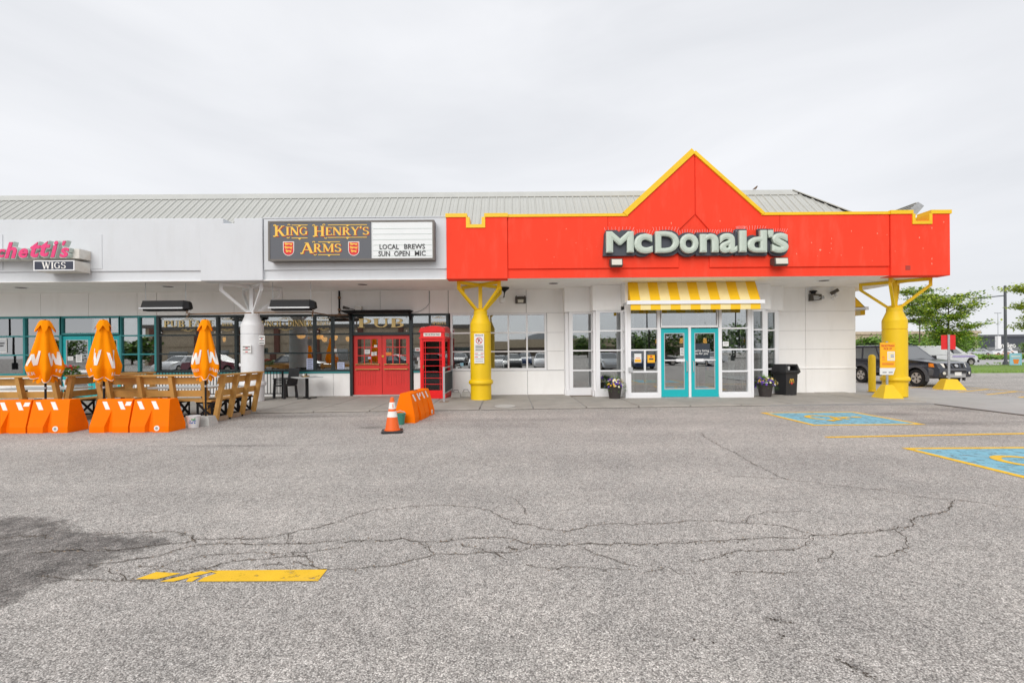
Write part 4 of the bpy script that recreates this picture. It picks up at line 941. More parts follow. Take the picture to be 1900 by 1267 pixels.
while zz < sz1 - .1:
    mb = MB(); mb.box(xd + .03, sx1 - f - .02, YS + .004, YS + .0118, zz, zz + .010); mb.build('letter_track', 'letter_side', ps); zz += .165
def sp(px, py): return at(px, py, YS)
zx = lambda x: 490 + x / 5.588
zy = lambda y: 395 + y / 5.588
yl = YS + .008
a = sp(zx(100), zy(243)); b = sp(zx(456), zy(132)); sign_serif(ps, 'KING', a[0], b[0], a[1], b[1], yl, 'gold', small=.80, shadow='letter_red')
a = sp(zx(508), zy(243)); b = sp(zx(1090), zy(132)); sign_serif(ps, "HENRY'S", a[0], b[0], a[1], b[1] - .005, yl, 'gold', small=.80, shadow='letter_red')
a = sp(zx(385), zy(420)); b = sp(zx(803), zy(306)); sign_serif(ps, 'ARMS', a[0], b[0], a[1], b[1], yl, 'gold', small=.80, shadow='letter_red')
mb = MB()
for (xa, xb, y) in ((285, 450, 128), (285, 450, 262), (662, 1066, 126), (662, 1066, 256), (560, 786, 302), (560, 786, 435)):
    a = sp(zx(xa), zy(y)); b = sp(zx(xb), zy(y)); m_ = (a[0] + b[0]) / 2
    mb.box(a[0], b[0], yl - .006, yl + .002, a[1] - .010, a[1] + .010)
    s = -1 if y in (128, 126, 302) else -1
    mb.prism([(m_ - .05, a[1] - .011), (m_ + .05, a[1] - .011), (m_, a[1] - .055)], yl - .006, yl + .002)
# swashes on the capitals
for (cx, cy, sgn) in ((258, 128, 1), (620, 126, 1), (515, 305, 1), (250, 255, -1), (640, 258, -1), (530, 432, -1), (108, 240, -1), (520, 240, -1), (390, 418, -1), (110, 132, 1), (515, 132, 1)):
    a = sp(zx(cx), zy(cy)); n = 8; L = []; R = []
    for i in range(n + 1):
        t = rad(-30 + 240 * i / n); L.append((a[0] + .045 * math.cos(t), yl - .009, a[1] + sgn * .032 * math.sin(t))); R.append((a[0] + .022 * math.cos(t), yl - .009, a[1] + sgn * .010 * math.sin(t)))
    mb.strip(L, R)
mb.build('scrollwork', 'gold', ps)
for cx in (253, 929):
    a = sp(zx(cx - 58), zy(298)); b = sp(zx(cx + 58), zy(445)); cxm = (a[0] + b[0]) / 2; hw = (b[0] - a[0]) / 2; zt0, zb0 = a[1], b[1]
    def shield(k, y0, y1, mat, nm):
        w = hw * k; t_ = zt0 - hw * (1 - k); h_ = (zt0 - zb0) * .62; z_b = zb0 + hw * (1 - k)
        P = [(cxm - w, t_), (cxm + w, t_), (cxm + w, t_ - h_)] + [(cxm + w * math.cos(q), t_ - h_ - (t_ - h_ - z_b) * math.sin(q)) for q in (.5, .95, 1.3)] + [(cxm, z_b)] + [(cxm - w * math.cos(q), t_ - h_ - (t_ - h_ - z_b) * math.sin(q)) for q in (1.3, .95, .5)] + [(cxm - w, t_ - h_)]
        mb = MB(); mb.prism(P, y0, y1); mb.build(nm, mat, ps)
    shield(1, yl - .004, yl + .003, 'white_print', 'shield_border'); shield(.88, yl - .008, yl - .0042, 'shield_red', 'shield_field')
    mb = MB()
    for k in range(3):       # three walking lions
        zc_ = zt0 - (zt0 - zb0) * (.17 + .25 * k); w = hw * (.78 - (.22 if k == 2 else 0)); hh = (zt0 - zb0) * .055; y = yl - .0086
        mb.face([(cxm - w * .62, y, zc_ - hh * .5), (cxm + w * .72, y, zc_ - hh * .7), (cxm + w * .78, y, zc_ + hh * .6), (cxm - w * .55, y, zc_ + hh)])
        mb.face([(cxm - w * .95, y - .0005, zc_ + hh * .1), (cxm - w * .52, y - .0005, zc_ - hh * .1), (cxm - w * .50, y - .0005, zc_ + hh * 1.6), (cxm - w * .86, y - .0005, zc_ + hh * 1.6)])
        for q in (-.72, -.42, .42, .66): mb.face([(cxm + w * q, y - .001, zc_ - hh * 1.7), (cxm + w * (q + .16), y - .001, zc_ - hh * 1.7), (cxm + w * (q + .20), y - .001, zc_), (cxm + w * (q + .02), y - .001, zc_)])
        mb.face([(cxm + w * .74, y - .0015, zc_), (cxm + w * .98, y - .0015, zc_ + hh * 1.0), (cxm + w * .92, y - .0015, zc_ + hh * 1.7), (cxm + w * .70, y - .0015, zc_ + hh * .6)])
    mb.build('shield_lions', 'gold', ps)
for body, xa, xb, y0, y1 in (('LOCAL', 1197, 1397, 378, 325), ('BREWS', 1453, 1668, 375, 322), ('SUN', 1185, 1305, 450, 397), ('OPEN', 1348, 1510, 449, 395), ('MIC', 1563, 1675, 446, 392)):
    a = sp(zx(xa), zy(y0)); b = sp(zx(xb), zy(y1)); mb = MB(); text_into(mb, body, a[0], b[0], a[1], b[1], yl - .004, .006, offset=.012); mb.build('message_lettering', 'letter_black', ps)
mb = MB(); mb.bar((sp(zx(305), zy(52))[0], YF - .05, sz1 + .03), (sp(zx(340), zy(75))[0], YF - .05, sz1 - .01), .02, .02); mb.build('sign_bracket', 'bronze', ps)

# restaurant letters: one raised letter after the other on a slate backing
YL = 14.42
ms = thing('letter_sign', 'long sign of raised pale letters on slate backing across the red gable', 'sign', (FX(1291), YF, 4.45))
c6 = lambda x, y: at(1040 + x / 4.1304, 260 + y / 4.1304, YL)
LT = [('M', 348, 556, 866, 704), ('c', 560, 700, 872, 722), ('D', 722, 902, 868, 703), ('o', 908, 1050, 872, 722), ('n', 1062, 1203, 864, 722), ('a', 1212, 1346, 868, 718), ('l', 1362, 1416, 862, 697), ('d', 1424, 1572, 865, 695), ("'", 1580, 1622, 752, 695), ('s', 1612, 1736, 868, 716)]
for i, (ch, xa, xb, ya, yb) in enumerate(LT):
    a = c6(xa, ya); b = c6(xb, yb)
    vs, fs = text_geo(ch, -.012, .10, .05, 0, 1, 4)
    x_ = [v.x for v in vs]; y_ = [v.y for v in vs]; A, B, C_, D_ = min(x_), max(x_), min(y_), max(y_)
    mb = MB(); mb.faces([(a[0] + (v.x - A) / (B - A) * (b[0] - a[0]), YL - .01 - v.z * .5 - .02, a[1] + (v.y - C_) / (D_ - C_) * (b[1] - a[1])) for v in vs], fs)
    mb.build('raised_letter', 'letter_mint', ms)
    vs, fs = text_geo(ch, .034 if ch != "'" else .03, 0, 0, 0, 1, 3)
    # backing: letter outline grown outwards into a plate, built from a hull of discs round the outline
    mb = MB(); pts = [(a[0] + (v.x - A) / (B - A) * (b[0] - a[0]), a[1] + (v.y - C_) / (D_ - C_) * (b[1] - a[1])) for v in vs]
    rbk = .078
    if ch in "Mn'ld":
        xs_ = [p[0] for p in pts]; zs_ = [p[1] for p in pts]
        if ch == 'n': Pn = [(min(xs_) - rbk, min(zs_) - rbk), (max(xs_) + rbk, min(zs_) - rbk), (max(xs_) + rbk, max(zs_) - .12), (max(xs_) - .02, max(zs_) + .5 * rbk), (max(xs_) - .2, max(zs_) + rbk), (min(xs_) - rbk, max(zs_) + rbk)]
        elif ch == 'd': Pn = None
        elif ch == 'M': Pn = [(min(xs_) - rbk, min(zs_) - rbk), (max(xs_) + rbk * .8, min(zs_) - rbk), (max(xs_) + .2 * rbk, max(zs_) + .02), (max(xs_) - .06, max(zs_) + rbk), ((min(xs_) + max(xs_)) / 2 + .06, max(zs_) + rbk), ((min(xs_) + max(xs_)) / 2, max(zs_) + .2 * rbk), ((min(xs_) + max(xs_)) / 2 - .06, max(zs_) + rbk), (min(xs_) + .02, max(zs_) + rbk), (min(xs_) - .4 * rbk, max(zs_) - .02)]
        else: Pn = [(min(xs_) - rbk, min(zs_) - rbk), (max(xs_) + rbk, min(zs_) - rbk), (max(xs_) + rbk, max(zs_) + rbk * .8), (max(xs_) + rbk * .7, max(zs_) + rbk), (min(xs_) - rbk * .7, max(zs_) + rbk), (min(xs_) - rbk, max(zs_) + rbk * .8)]
    else: Pn = None
    if Pn is None:
        xs_ = [p[0] for p in pts]; zs_ = [p[1] for p in pts]; cx_, cz_ = (min(xs_) + max(xs_)) / 2, (min(zs_) + max(zs_)) / 2
        if ch == 'd':
            x0_, x1_, zb_, zt0_ = min(xs_), max(xs_), min(zs_), max(zs_); bw = .5 * (zt0_ - zb_) * .74
            Pn = [(x1_ + rbk, zb_ - rbk), (x1_ + rbk, zt0_ + rbk), (x1_ - .20, zt0_ + rbk), (x1_ - .20, zb_ + .52)] + [(x0_ + .22 + (.22 + rbk) * math.cos(q), zb_ + .24 + (.24 + rbk) * math.sin(q)) for q in [PI * .5 + PI * k / 12 for k in range(13)]]
        else:
            rx, rz_ = (max(xs_) - min(xs_)) / 2 + rbk, (max(zs_) - min(zs_)) / 2 + rbk; e = {'D': .75, 's': .72, 'a': .72}.get(ch, .92)
            Pn = [(cx_ + rx * math.copysign(abs(math.cos(q)) ** e, math.cos(q)), cz_ + rz_ * math.copysign(abs(math.sin(q)) ** e, math.sin(q))) for q in [2 * PI * k / 28 for k in range(28)]]
    mb.prism(Pn, YL + .06 + .002 * (i % 3), YF - .001 - .002 * (i % 2)); mb.build('letter_backing', 'slate', ms)
mb = MB()                                      # fine wire spikes standing along the top of the letters
for (ch, xa, xb, ya, yb) in LT:
    if ch == "'": continue
    for k in range(9):
        t = k / 8; a = c6(xa + (xb - xa) * t, yb - 12 + (10 * (2 * t - 1) ** 2 if ch in 'coa' else 0)); ang = (t - .5) * .9
        mb.bar((a[0], YL + .08, a[1]), (a[0] + .10 * math.sin(ang), YL + .05, a[1] + .12 * math.cos(ang)), .004, .004)
mb.build('bird_spikes', 'white_frame', ms, kind='stuff')

# pink script sign and its small box sign
YK = 14.05
z7 = lambda x, y: at(x / 10.556, 430 + y / 10.556, YK)
ss = thing('script_sign', 'pink slanted script letters on a cream sign box at the left end of the fascia', 'sign', (FX(20), YF, 4.75))
a = z7(-2200, 530); b = z7(1440, 315); mb = MB(); mb.box(a[0], b[0] + .04, YK + .14, YF - .014, a[1], b[1]); mb.build('cabinet', 'cabinet', ss, bev=.012)
for ch, xa, xb, ya, yb, sh in [('c', -60, 105, 505, 340, .25), ('h', 90, 325, 520, 205, .28), ('e', 365, 545, 515, 325, .25), ('t', 590, 790, 505, 200, .28), ('t', 780, 985, 490, 185, .28), ('i', 990, 1135, 505, 180, .28), ("'", 1215, 1290, 270, 180, .28), ('s', 1165, 1350, 505, 310, .25)]:
    a = z7(xa, ya); b = z7(xb, yb)
    for nm, off, y0, y1, mat, gr in (('letter_rim', .055, YK + .015, YK + .16, 'letter_side', .022), ('letter_face', .032, YK - .004, YK + .012, 'letter_pink', 0)):
        vs, fs = text_geo(ch, off, .5, 0, sh, 1, 3); x_ = [v.x for v in vs]; y_ = [v.y for v in vs]; A, B, C_, D_ = min(x_), max(x_), min(y_), max(y_)
        mb = MB(); mb.faces([(a[0] - gr + (v.x - A) / (B - A) * (b[0] - a[0] + 2 * gr), (y0 + y1) / 2 - v.z * (y1 - y0), a[1] - gr + (v.y - C_) / (D_ - C_) * (b[1] - a[1] + 2 * gr)) for v in vs], fs)
        mb.build(nm, mat, ss)
a = z7(655, 765); b = z7(1455, 558); wg = thing('box_sign', 'small white-edged box sign with white capitals on dark blue below the pink script', 'sign', ((a[0] + b[0]) / 2, YF, a[1]))
mb = MB(); mb.box(a[0], b[0], YK + .012, YF - .014, a[1], b[1]); mb.build('cabinet', 'cabinet', wg, bev=.01)
mb = MB(); f = .03; mb.box(a[0], b[0], YK, YK + .011, a[1], a[1] + f); mb.box(a[0], b[0], YK, YK + .011, b[1] - f, b[1]); mb.box(a[0], a[0] + f, YK, YK + .011, a[1] + f, b[1] - f); mb.box(b[0] - f, b[0], YK, YK + .011, a[1] + f, b[1] - f); mb.build('sign_frame', 'white_frame', wg)
mb = MB(); mb.box(a[0] + f, b[0] - f, YK + .004, YK + .0112, a[1] + f, b[1] - f); mb.build('sign_face', mk('navy_sign_face', (.03, .035, .06), .4), wg)
a = z7(815, 728); b = z7(1290, 590); mb = MB(); serif_into(mb, 'WIGS', a[0], b[0], a[1], b[1], YK + .003); mb.build('lettering', 'white_print', wg)

# --- glass fascia signs inside the pub transoms
def glass_sign(x0, x1, words, label, orn=True, y=YW + .012):
    t = thing('window_sign', label, 'sign', ((x0 + x1) / 2, y, 2.66), group='gilded signs in the pub transoms')
    for w, xa, xb, za, zb in words:
        mb = MB(); serif_into(mb, w, xa, xb, za, zb, y); mb.build('gilt_lettering', 'gold_dim', t)
    if orn:
        mb = MB(); c = (x0 + x1) / 2
        for zc_, s in ((2.50, -1), (2.87, 1)):
            w_ = min(.24, (x1 - x0) * .34)
            mb.face([(c - .018, y, zc_), (c, y, zc_ - .03), (c + .018, y, zc_), (c, y, zc_ + .05 * s + .0)])
            for sg in (-1, 1):
                for q in (1, 2):
                    L = []; R = []
                    for i in range(9):
                        tt = i / 8; xx = c + sg * (.02 + w_ * tt / q); z_ = zc_ + s * (.02 + .035 * math.sin(tt * 5 + q)) * q * .8
                        L.append((xx, y - .0004 * q, z_ + .006)); R.append((xx, y - .0004 * q, z_ - .006))
                    mb.strip(L, R)
        mb.build('gilt_scroll', 'gold_dim', t)
    mb = MB()
    for xx in (x0 + .05, x1 - .05):
        for z in (2.40, 2.90): mb.box(xx - .018, xx + .018, y - .004, y + .004, z - .018, z + .018)
    mb.build('clip', 'paper', t)
    return t
glass_sign(wx(297), wx(401), [('PUB', wx(303), wx(343), 2.60, 2.84), ('FARE', wx(349), wx(397), 2.60, 2.84)], 'gilded PUB FARE lettering in the transom behind the third folded umbrella')
glass_sign(wx(408), wx(435), [('BEER', wx(411), wx(432), 2.63, 2.74)], 'small gilded scroll sign in the transom just left of the white column')
glass_sign(wx(480), wx(580), [('LUNCH', wx(478), wx(522), 2.60, 2.80), ('&', wx(525), wx(531), 2.62, 2.74), ('DINNER', wx(534), wx(579), 2.60, 2.82)], 'gilded LUNCH & DINNER lettering in the transom right of the white column')
glass_sign(wx(587), wx(614), [('IMPORTS', wx(588), wx(613), 2.63, 2.77)], 'gilded IMPORTS scroll sign in the narrow transom pane')
glass_sign(wx(659), wx(757), [('PUB', wx(663), wx(752), 2.53, 2.86)], 'large gilded PUB lettering above the red double doors', orn=False, y=YW + .0)
glass_sign(wx(800), wx(829), [('SPIRITS', wx(801), wx(828), 2.62, 2.73)], 'gilded SPIRITS sign in the transom above the telephone box')

# --- awnings
def awning(name, label, x0t, x1t, x0b, x1b, Yt, zt0, Yb, zb0, rz=0, loc=(0, 0, 0)):
    t = thing(name, label, 'awning', loc, rz)
    n = 13
    q = lambda a, b, u: a + (b - a) * u
    for k in range(n):
        mb = MB(); xa, xb, xc, xd_ = q(x0t, x1t, k / n), q(x0t, x1t, (k + 1) / n), q(x0b, x1b, k / n), q(x0b, x1b, (k + 1) / n); m = 5
        rows = []
        for i in range(m + 1):
            f = i / m; sg_ = -.03 * math.sin(PI * f); y_, z_ = q(Yt, Yb, f), q(zt0, zb0, f) + sg_
            rows.append([(q(xa, xc, f), y_, z_), (q(xb, xd_, f), y_, z_), (q(xb, xd_, f), y_ + .01, z_ - .012), (q(xa, xc, f), y_ + .01, z_ - .012)])
        vs = [p for r_ in rows for p in r_]; fs = [(0, 3, 2, 1), tuple(4 * m + j for j in (0, 1, 2, 3))]
        for i in range(m):
            for j in range(4): fs.append((4 * i + j, 4 * i + (j + 1) % 4, 4 * i + 4 + (j + 1) % 4, 4 * i + 4 + j))
        mb.faces(vs, fs); bmesh.ops.recalc_face_normals(mb.bm, faces=mb.bm.faces[:]); mb.build('canopy_strip', 'awn_cream' if k % 2 else 'awn_yellow', t, world=False)
        mb = MB(); mb.box(xc, xd_, Yb - .005, Yb + .005, zb0 - .30, zb0 - .121); mb.build('valance_strip', 'awn_cream' if k % 2 else 'awn_yellow', t, world=False)
    mb = MB(); mb.box(x0b - .12, x1b + .12, Yb - .05, Yb + .06, zb0 - .12, zb0 - .002); mb.build('front_rail', 'white_frame', t, world=False, bev=.01)
    for x in (x0b - .10, x1b + .10):
        mb = MB(); mb.box(x - .02, x + .02, Yb + .062, Yt, zb0 - .10, zb0 - .04); mb.build('side_arm', 'alu', t, world=False)
    for xt, xb in ((x0t, x0b), (x1t, x1b)):
        mb = MB(); mb.face([(xt, Yt, zt0), (xb, Yb, zb0), (xt, Yt, zb0)]); mb.build('awning_end', 'awn_yellow', t, world=False)
    return t
a = at(1164.7, 523, Y3 - .06); b = at(1401, 522, Y3 - .06); c = at(1170, 556, 15.05); e = at(1411, 556, 15.05)
awning('awning', 'yellow and cream striped awning above the glass entrance', a[0], b[0], c[0], e[0], Y3 - .06, 3.86, 15.05, 3.20)
awning('awning', 'yellow awning on the right side wall, mostly hidden by the corner', -1.5, 1.5, -1.5, 1.5, 0, 3.80, -.60, 3.18, rz=PI / 2, loc=(XR + .01, 19.15, 0))

# --- lamps, cameras, heaters, pipes
def floodlight(px0, px1, py0, py1, label):
    a = at(px0, py1, YF - .25); b = at(px1, py0, YF - .25); t = thing('floodlight', label, 'floodlight', ((a[0] + b[0]) / 2, YF - .01, b[1]), group='floodlights under the letter sign')
    w = (b[0] - a[0]) / 2; h = b[1] - a[1]
    mb = MB(); mb.prism([(-.02, 0), (-.28, -.02), (-.30, -h + .05), (-.22, -h), (-.02, -h + .08)], -w, w, 'x'); mb.build('housing', 'lamp_body', t, world=False, bev=.012)
    mb = MB(); mb.hexa([(-w + .03, -.318, -h + .06), (w - .03, -.318, -h + .06), (w - .03, -.29, -h + .06), (-w + .03, -.29, -h + .06), (-w + .03, -.296, -.045), (w - .03, -.296, -.045), (w - .03, -.27, -.045), (-w + .03, -.27, -.045)]); mb.build('lens', 'lens', t, world=False)
floodlight(1132.7, 1155, 479, 496, 'square floodlight below the letter M of the raised sign')
floodlight(1436, 1461.5, 477, 494, 'square floodlight below the last letter s of the raised sign')
def wallpack(px0, px1, py0, py1, label, slant):
    a = at(px0, py1, YW); b = at(px1, py0, YW); t = thing('wall_lamp', label, 'lamp', ((a[0] + b[0]) / 2, YW, b[1])); w = (b[0] - a[0]) / 2; h = b[1] - a[1]
    mb = MB(); mb.prism([(0, 0), (-.16, -.03), (-.20, -h * .45), (-.06, -h), (0, -h)], -w, w, 'x'); mb.build('housing', 'lamp_body', t, world=False, bev=.012)
    mb = MB(); mb.hexa([(-w * .55, -.212, -h * .5), (w * .55, -.212, -h * .5), (w * .55, -.1, -h * .5), (-w * .55, -.1, -h * .5), (-w * .5, -.10, -h * .9), (w * .5, -.10, -h * .9), (w * .5, -.05, -h * .9), (-w * .5, -.05, -h * .9)]); mb.build('lens', 'lens', t, world=False)
    for x in (-w + .02, w - .05):
        mb = MB(); mb.box(x, x + .03, -.19, -.02, -h * .3, .012); mb.build('fin', 'lamp_body', t, world=False)
wallpack(956, 975.5, 550, 563.5, 'bronze wall lamp on the white wall above the white-framed windows', 0)
a = at(1500, 556, YW); t = thing('wall_lamp', 'wedge-shaped bronze lamp on the white wall right of the entrance', 'lamp', (a[0], YW, a[1]))
mb = MB(); mb.hexa([(0, -.22, -.06), (.34, -.22, -.03), (.34, 0, -.03), (0, 0, -.06), (0, -.16, .20), (.36, -.20, .17), (.36, 0, .17), (0, 0, .20)]); mb.build('housing', 'lamp_body', t, world=False, bev=.015)
mb = MB(); mb.hexa([(.06, -.232, -.04), (.46, -.20, .01), (.46, -.1, .01), (.06, -.1, -.04), (.06, -.20, .13), (.44, -.20, .12), (.44, -.1, .12), (.06, -.1, .13)]); mb.build('lens', 'galv', t, world=False, bev=.01)
mb = MB(); mb.lathe([(.07, .20), (.08, .26), (.12, .27), (.12, .31), (.02, .33)], 12, (.12, -.1)); mb.build('cap', 'black', t, world=False)
a = at(1543, 545, YW); t = thing('security_camera', 'dark wall camera with two lamps near the right corner of the white wall', 'camera', (a[0], YW, a[1]))
mb = MB(); mb.tube([(0, 0, .06), (0, -.12, .06)], .03, 8); mb.tube([(-.10, -.10, -.02), (.10, -.22, .12)], .06, 10); mb.build('housing', 'lamp_body', t, world=False)
mb = MB(); mb.tube([(.04, -.05, .05), (.05, -.2, -.14)], .045, 10); mb.lathe([(.01, -.24), (.05, -.22), (.055, -.16), (.02, -.14)], 12, (-.04, -.14)); mb.build('lens_housing', 'white_frame', t, world=False)
a = at(936, 537, 16.6); t = thing('security_camera', 'white dome camera on a black arm beside the yellow column top', 'camera', (a[0], 16.6, ZS - .01))
mb = MB(); mb.lathe([(.17, 0), (.16, -.05), (.06, -.13), (.03, -.16), (.025, -.20)], 14); mb.tube([(0, 0, -.18), (-.02, 0, -.34), (-.10, 0, -.38)], .02, 8); mb.build('arm', 'black', t, world=False)
mb = MB(); mb.lathe([(.02, -.56), (.075, -.53), (.10, -.47), (.10, -.40), (.06, -.35), (.02, -.345)], 14, (-.10, 0)); mb.build('dome', 'white_plastic', t, world=False)

def heater(px0, px1, py0, py1, label):
    Y = 15.0; a = at(px0, py1, Y); b = at(px1, py0, Y); w = (b[0] - a[0]) / 2; z0 = a[1]; h = b[1] - a[1]
    t = thing('patio_heater', label, 'heater', ((a[0] + b[0]) / 2, Y, z0), group='black patio heaters hanging under the soffit')
    mb = MB(); mb.prism([(-.20, .09), (-.11, h), (.11, h), (.20, .09)], -w + .08, w - .12, 'x'); mb.build('reflector', 'black', t, world=False, bev=.008)
    mb = MB(); mb.box(-w + .05, w - .10, -.22, .22, .045, .09); mb.build('reflector_rim', 'alu', t, world=False, bev=.006)
    mb = MB(); mb.box(-w + .10, w - .14, -.12, .12, -.01, .044); mb.build('burner', 'black', t, world=False)
    mb = MB(); mb.hexa([(w - .12, -.19, .03), (w + .03, -.09, .07), (w + .03, .09, .07), (w - .12, .19, .03), (w - .12, -.16, h), (w + .0, -.08, h - .06), (w + .0, .08, h - .06), (w - .12, .16, h)]); mb.build('control_box', 'black', t, world=False, bev=.008)
    for x in (-w + .10, w - .14):
        mb = MB(); mb.tube([(x, 0, h), (x, 0, ZS - z0 - .006)], .008, 6); mb.build('hanger', 'galv', t, world=False)
heater(264.5, 353, 558, 577, 'black patio heater hanging under the soffit left of the white column')
heater(500.5, 585, 556.5, 576, 'black patio heater hanging under the soffit right of the white column')
t = thing('gas_pipe', 'rusty gas pipe running from the heaters past the white column neck to the pub wall', 'pipe', (-8, 15.6, 3.0))
Pn = lambda px, py, Y: (at(px, py, Y)[0], Y, at(px, py, Y)[1])
for pts in ([Pn(347, 576, 15.0), Pn(347, 581, 15.0), Pn(352, 581.5, 15.0), Pn(352, 583, 15.2), Pn(466, 580.5, 15.2)], [Pn(471, 580, 15.2), Pn(572, 579.5, 15.2), Pn(581, 580, 15.2), Pn(612, 585, YW - .1), Pn(650, 584.5, YW - .1)], [Pn(581, 576, 15.1), Pn(580, 581, 15.2), Pn(580, 588, 15.2)], [Pn(352, 582, 15.2), Pn(346, 589, 15.2)]):
    mb = MB(); mb.tube(pts, .022, 7); mb.build('pipe_run', 'rust', t)
t = thing('drop_pipe', 'black vertical pipe from the soffit down to the pub window head', 'pipe', (Xp(631.7, YW), YW - .1, 3.05))
mb = MB(); mb.tube([(Xp(631.7, YW), YW - .08, 3.06), (Xp(631.7, YW), YW - .08, ZS)], .035, 8); mb.build('pipe_run', 'black', t)
for py in (553, 575, 584):
    z = at(631.7, py, YW)[1]; mb = MB(); mb.lathe([(.05, z - .04), (.055, z), (.05, z + .04)], 10, (Xp(631.7, YW), YW - .08)); mb.build('coupling', 'rust', t)
t = thing('cable', 'thin grey cable drooping from the wall joint to the black door hood', 'cable', (Xp(790, YW), YW, 3.2))
mb = MB(); mb.tube([Pn(769, 580, YW - .02), Pn(780, 577, YW - .03), Pn(790, 571, YW - .02), Pn(797, 562, YW - .02), Pn(797, 540, YW - .02)], .011, 6); mb.build('cable_run', 'galv', t)
t = thing('spotlight', 'small dark spotlight with a beige junction box on the black door hood', 'spotlight', (wx(660), YW - .3, 3.13))
mb = MB(); mb.tube([(-.30, -.1, .10), (-.08, -.1, .06)], .06, 10, r2=.035); mb.tube([(-.08, -.1, .06), (.1, .1, .02)], .014, 6); mb.build('spot_head', 'lamp_body', t, world=False)
mb = MB(); mb.box(.08, .30, .0, .18, -.005, .15); mb.build('junction_box', 'cabinet', t, world=False, bev=.01)

# --- lit pendant shades inside
def pendant(px, py, Y, r, h, label, grp, shape=0):
    x, z = at(px, py, Y); t = thing('pendant_lamp', label, 'pendant lamp', (x, Y, z), group=grp)
    mb = MB()
    if shape: mb.lathe([(r, -h / 2), (r * .9, 0), (r * .72, h / 2), (.01, h / 2)], 16)
    else: mb.lathe([(.02, -h / 2), (r * .7, -h * .35), (r, h * .1), (r * .9, h / 2), (.01, h / 2)], 16)
    mb.build('lamp_shade', 'lamp_glow', t, world=False)
    mb = MB(); mb.tube([(0, 0, h / 2), (0, 0, 3.58 - z)], .01, 5); mb.build('lamp_cord', 'black', t, world=False)
for px, py, r in ((559, 624, .17), (592, 625, .17), (602, 630, .11), (622, 627, .10), (646, 629, .10), (416, 630, .06)): pendant(px, py, 19.5, r, .20, 'amber pendant shade glowing behind the black-framed pub windows', 'amber pendant lamps in the pub')
pendant(1264.5, 632, 18.6, .075, .20, 'lit amber pendant seen through the left turquoise door', 'amber pendant lamps in the restaurant', 1)
pendant(1308, 632, 18.6, .075, .20, 'lit amber pendant seen through the right turquoise door', 'amber pendant lamps in the restaurant', 1)
pendant(1218.6, 633, 18.6, .05, .16, 'lit amber pendant at the edge of the sidelight left of the doors', 'amber pendant lamps in the restaurant', 1)

# --- papers and stickers on glass
def notice(px0, px1, py0, py1, Y, mat, label, lines=0, extra=None):
    a = at(px0, py1, Y); b = at(px1, py0, Y); t = thing('notice', label, 'notice', ((a[0] + b[0]) / 2, Y, a[1]))
    mb = MB(); mb.box(a[0], b[0], Y - .003, Y, a[1], b[1]); mb.build('sheet', mat, t)
    w, h = b[0] - a[0], b[1] - a[1]
    for k in range(lines):
        z = b[1] - h * (k + .8) / (lines + 1); mb = MB(); mb.box(a[0] + w * .15, b[0] - w * (.15 + .1 * (k % 2)), Y - .005, Y - .0035, z - h * .03, z + h * .03); mb.build('printed_line', 'ink', t)
    for (u0, u1, v0, v1, m) in (extra or []):
        mb = MB(); mb.box(a[0] + w * u0, a[0] + w * u1, Y - .0052, Y - .0036, a[1] + h * v0, a[1] + h * v1); mb.build('printed_patch', m, t)
yp = YW - .035
notice(569, 581.5, 665, 688, YW + .03, 'paper_blue', 'tall bluish paper in the lower corner of the wide pub window', 5)
notice(626, 639, 672, 687, YW + .03, 'paper_blue', 'bluish paper low in the pub window next to the red doors', 3)
notice(619, 625, 647, 653, YW + .03, 'paper', 'small white card in the middle pane left of the red doors')
notice(676.5, 686.5, 648.5, 656.5, YW + .055, 'paper', 'white notice on the left red door, middle row of panes', 2)
notice(689, 693.5, 653, 660, YW + .055, 'paper', 'left one of two small white cards on the left red door', 1)
notice(694.5, 699, 652.5, 659.5, YW + .055, 'paper', 'right one of two small white cards on the left red door', 1)
notice(683, 688, 662, 666, YW + .055, 'paper_blue', 'small bluish sticker on the lowest panes of the left red door')
notice(694, 699.5, 640, 644, YW + .055, 'paper', 'white sticker at the top right pane edge of the left red door')
notice(716, 726.5, 653.5, 658.8, YW + .055, 'orange_print', 'orange sticker on the right red door', 1)
notice(770, 779.5, 645, 652, YW + .03, 'paper', 'white notice in the window between red doors and telephone box', 1, [(.2, .8, .3, .5, 'ink_red')])
notice(774, 778.5, 662.5, 669, YW + .03, 'paper', 'small white card low in the window beside the telephone box', 1)
notice(776, 781, 668, 682, YW + .03, 'paper', 'tall white paper low in the window beside the telephone box', 3)
notice(854, 860, 673, 679, YW + .03, 'sign_sky', 'small light blue sticker in the window behind the yellow column')
notice(1177, 1190, 656, 673, Y3 + .03, 'paper', 'white and yellow notice on the glass left of the turquoise doors', 0, [(.06, .94, .06, .38, 'sign_orange'), (.2, .8, .48, .56, 'orange_print')])
notice(1201.5, 1215, 658.5, 673, Y3 + .03, 'sign_orange', 'yellow notice on the glass nearest the turquoise doors', 0, [(.35, .65, .72, .90, 'ink_red'), (.2, .8, .38, .58, 'ink')])
notice(1262, 1269, 645, 659.5, Y3 + .015, 'paper', 'narrow white notice on the left turquoise door', 5)
notice(1341, 1352, 633.5, 642.5, Y3 + .03, 'paper', 'white notice on the glass right of the turquoise doors', 2)
notice(125.5, 136, 661, 668.5, YW + .045, 'paper', 'left one of two white papers on the teal shop door', 2)
notice(141, 152.5, 658, 672, YW + .045, 'paper', 'larger right one of two white papers on the teal shop door', 3)
notice(-6, 12.5, 628, 654.5, YW + .03, 'paper', 'white-edged card in the first shop window at the far left', 0, [(.06, .92, .08, .92, 'alu'), (.1, .8, .62, .7, 'ink'), (.1, .7, .45, .53, 'ink')])
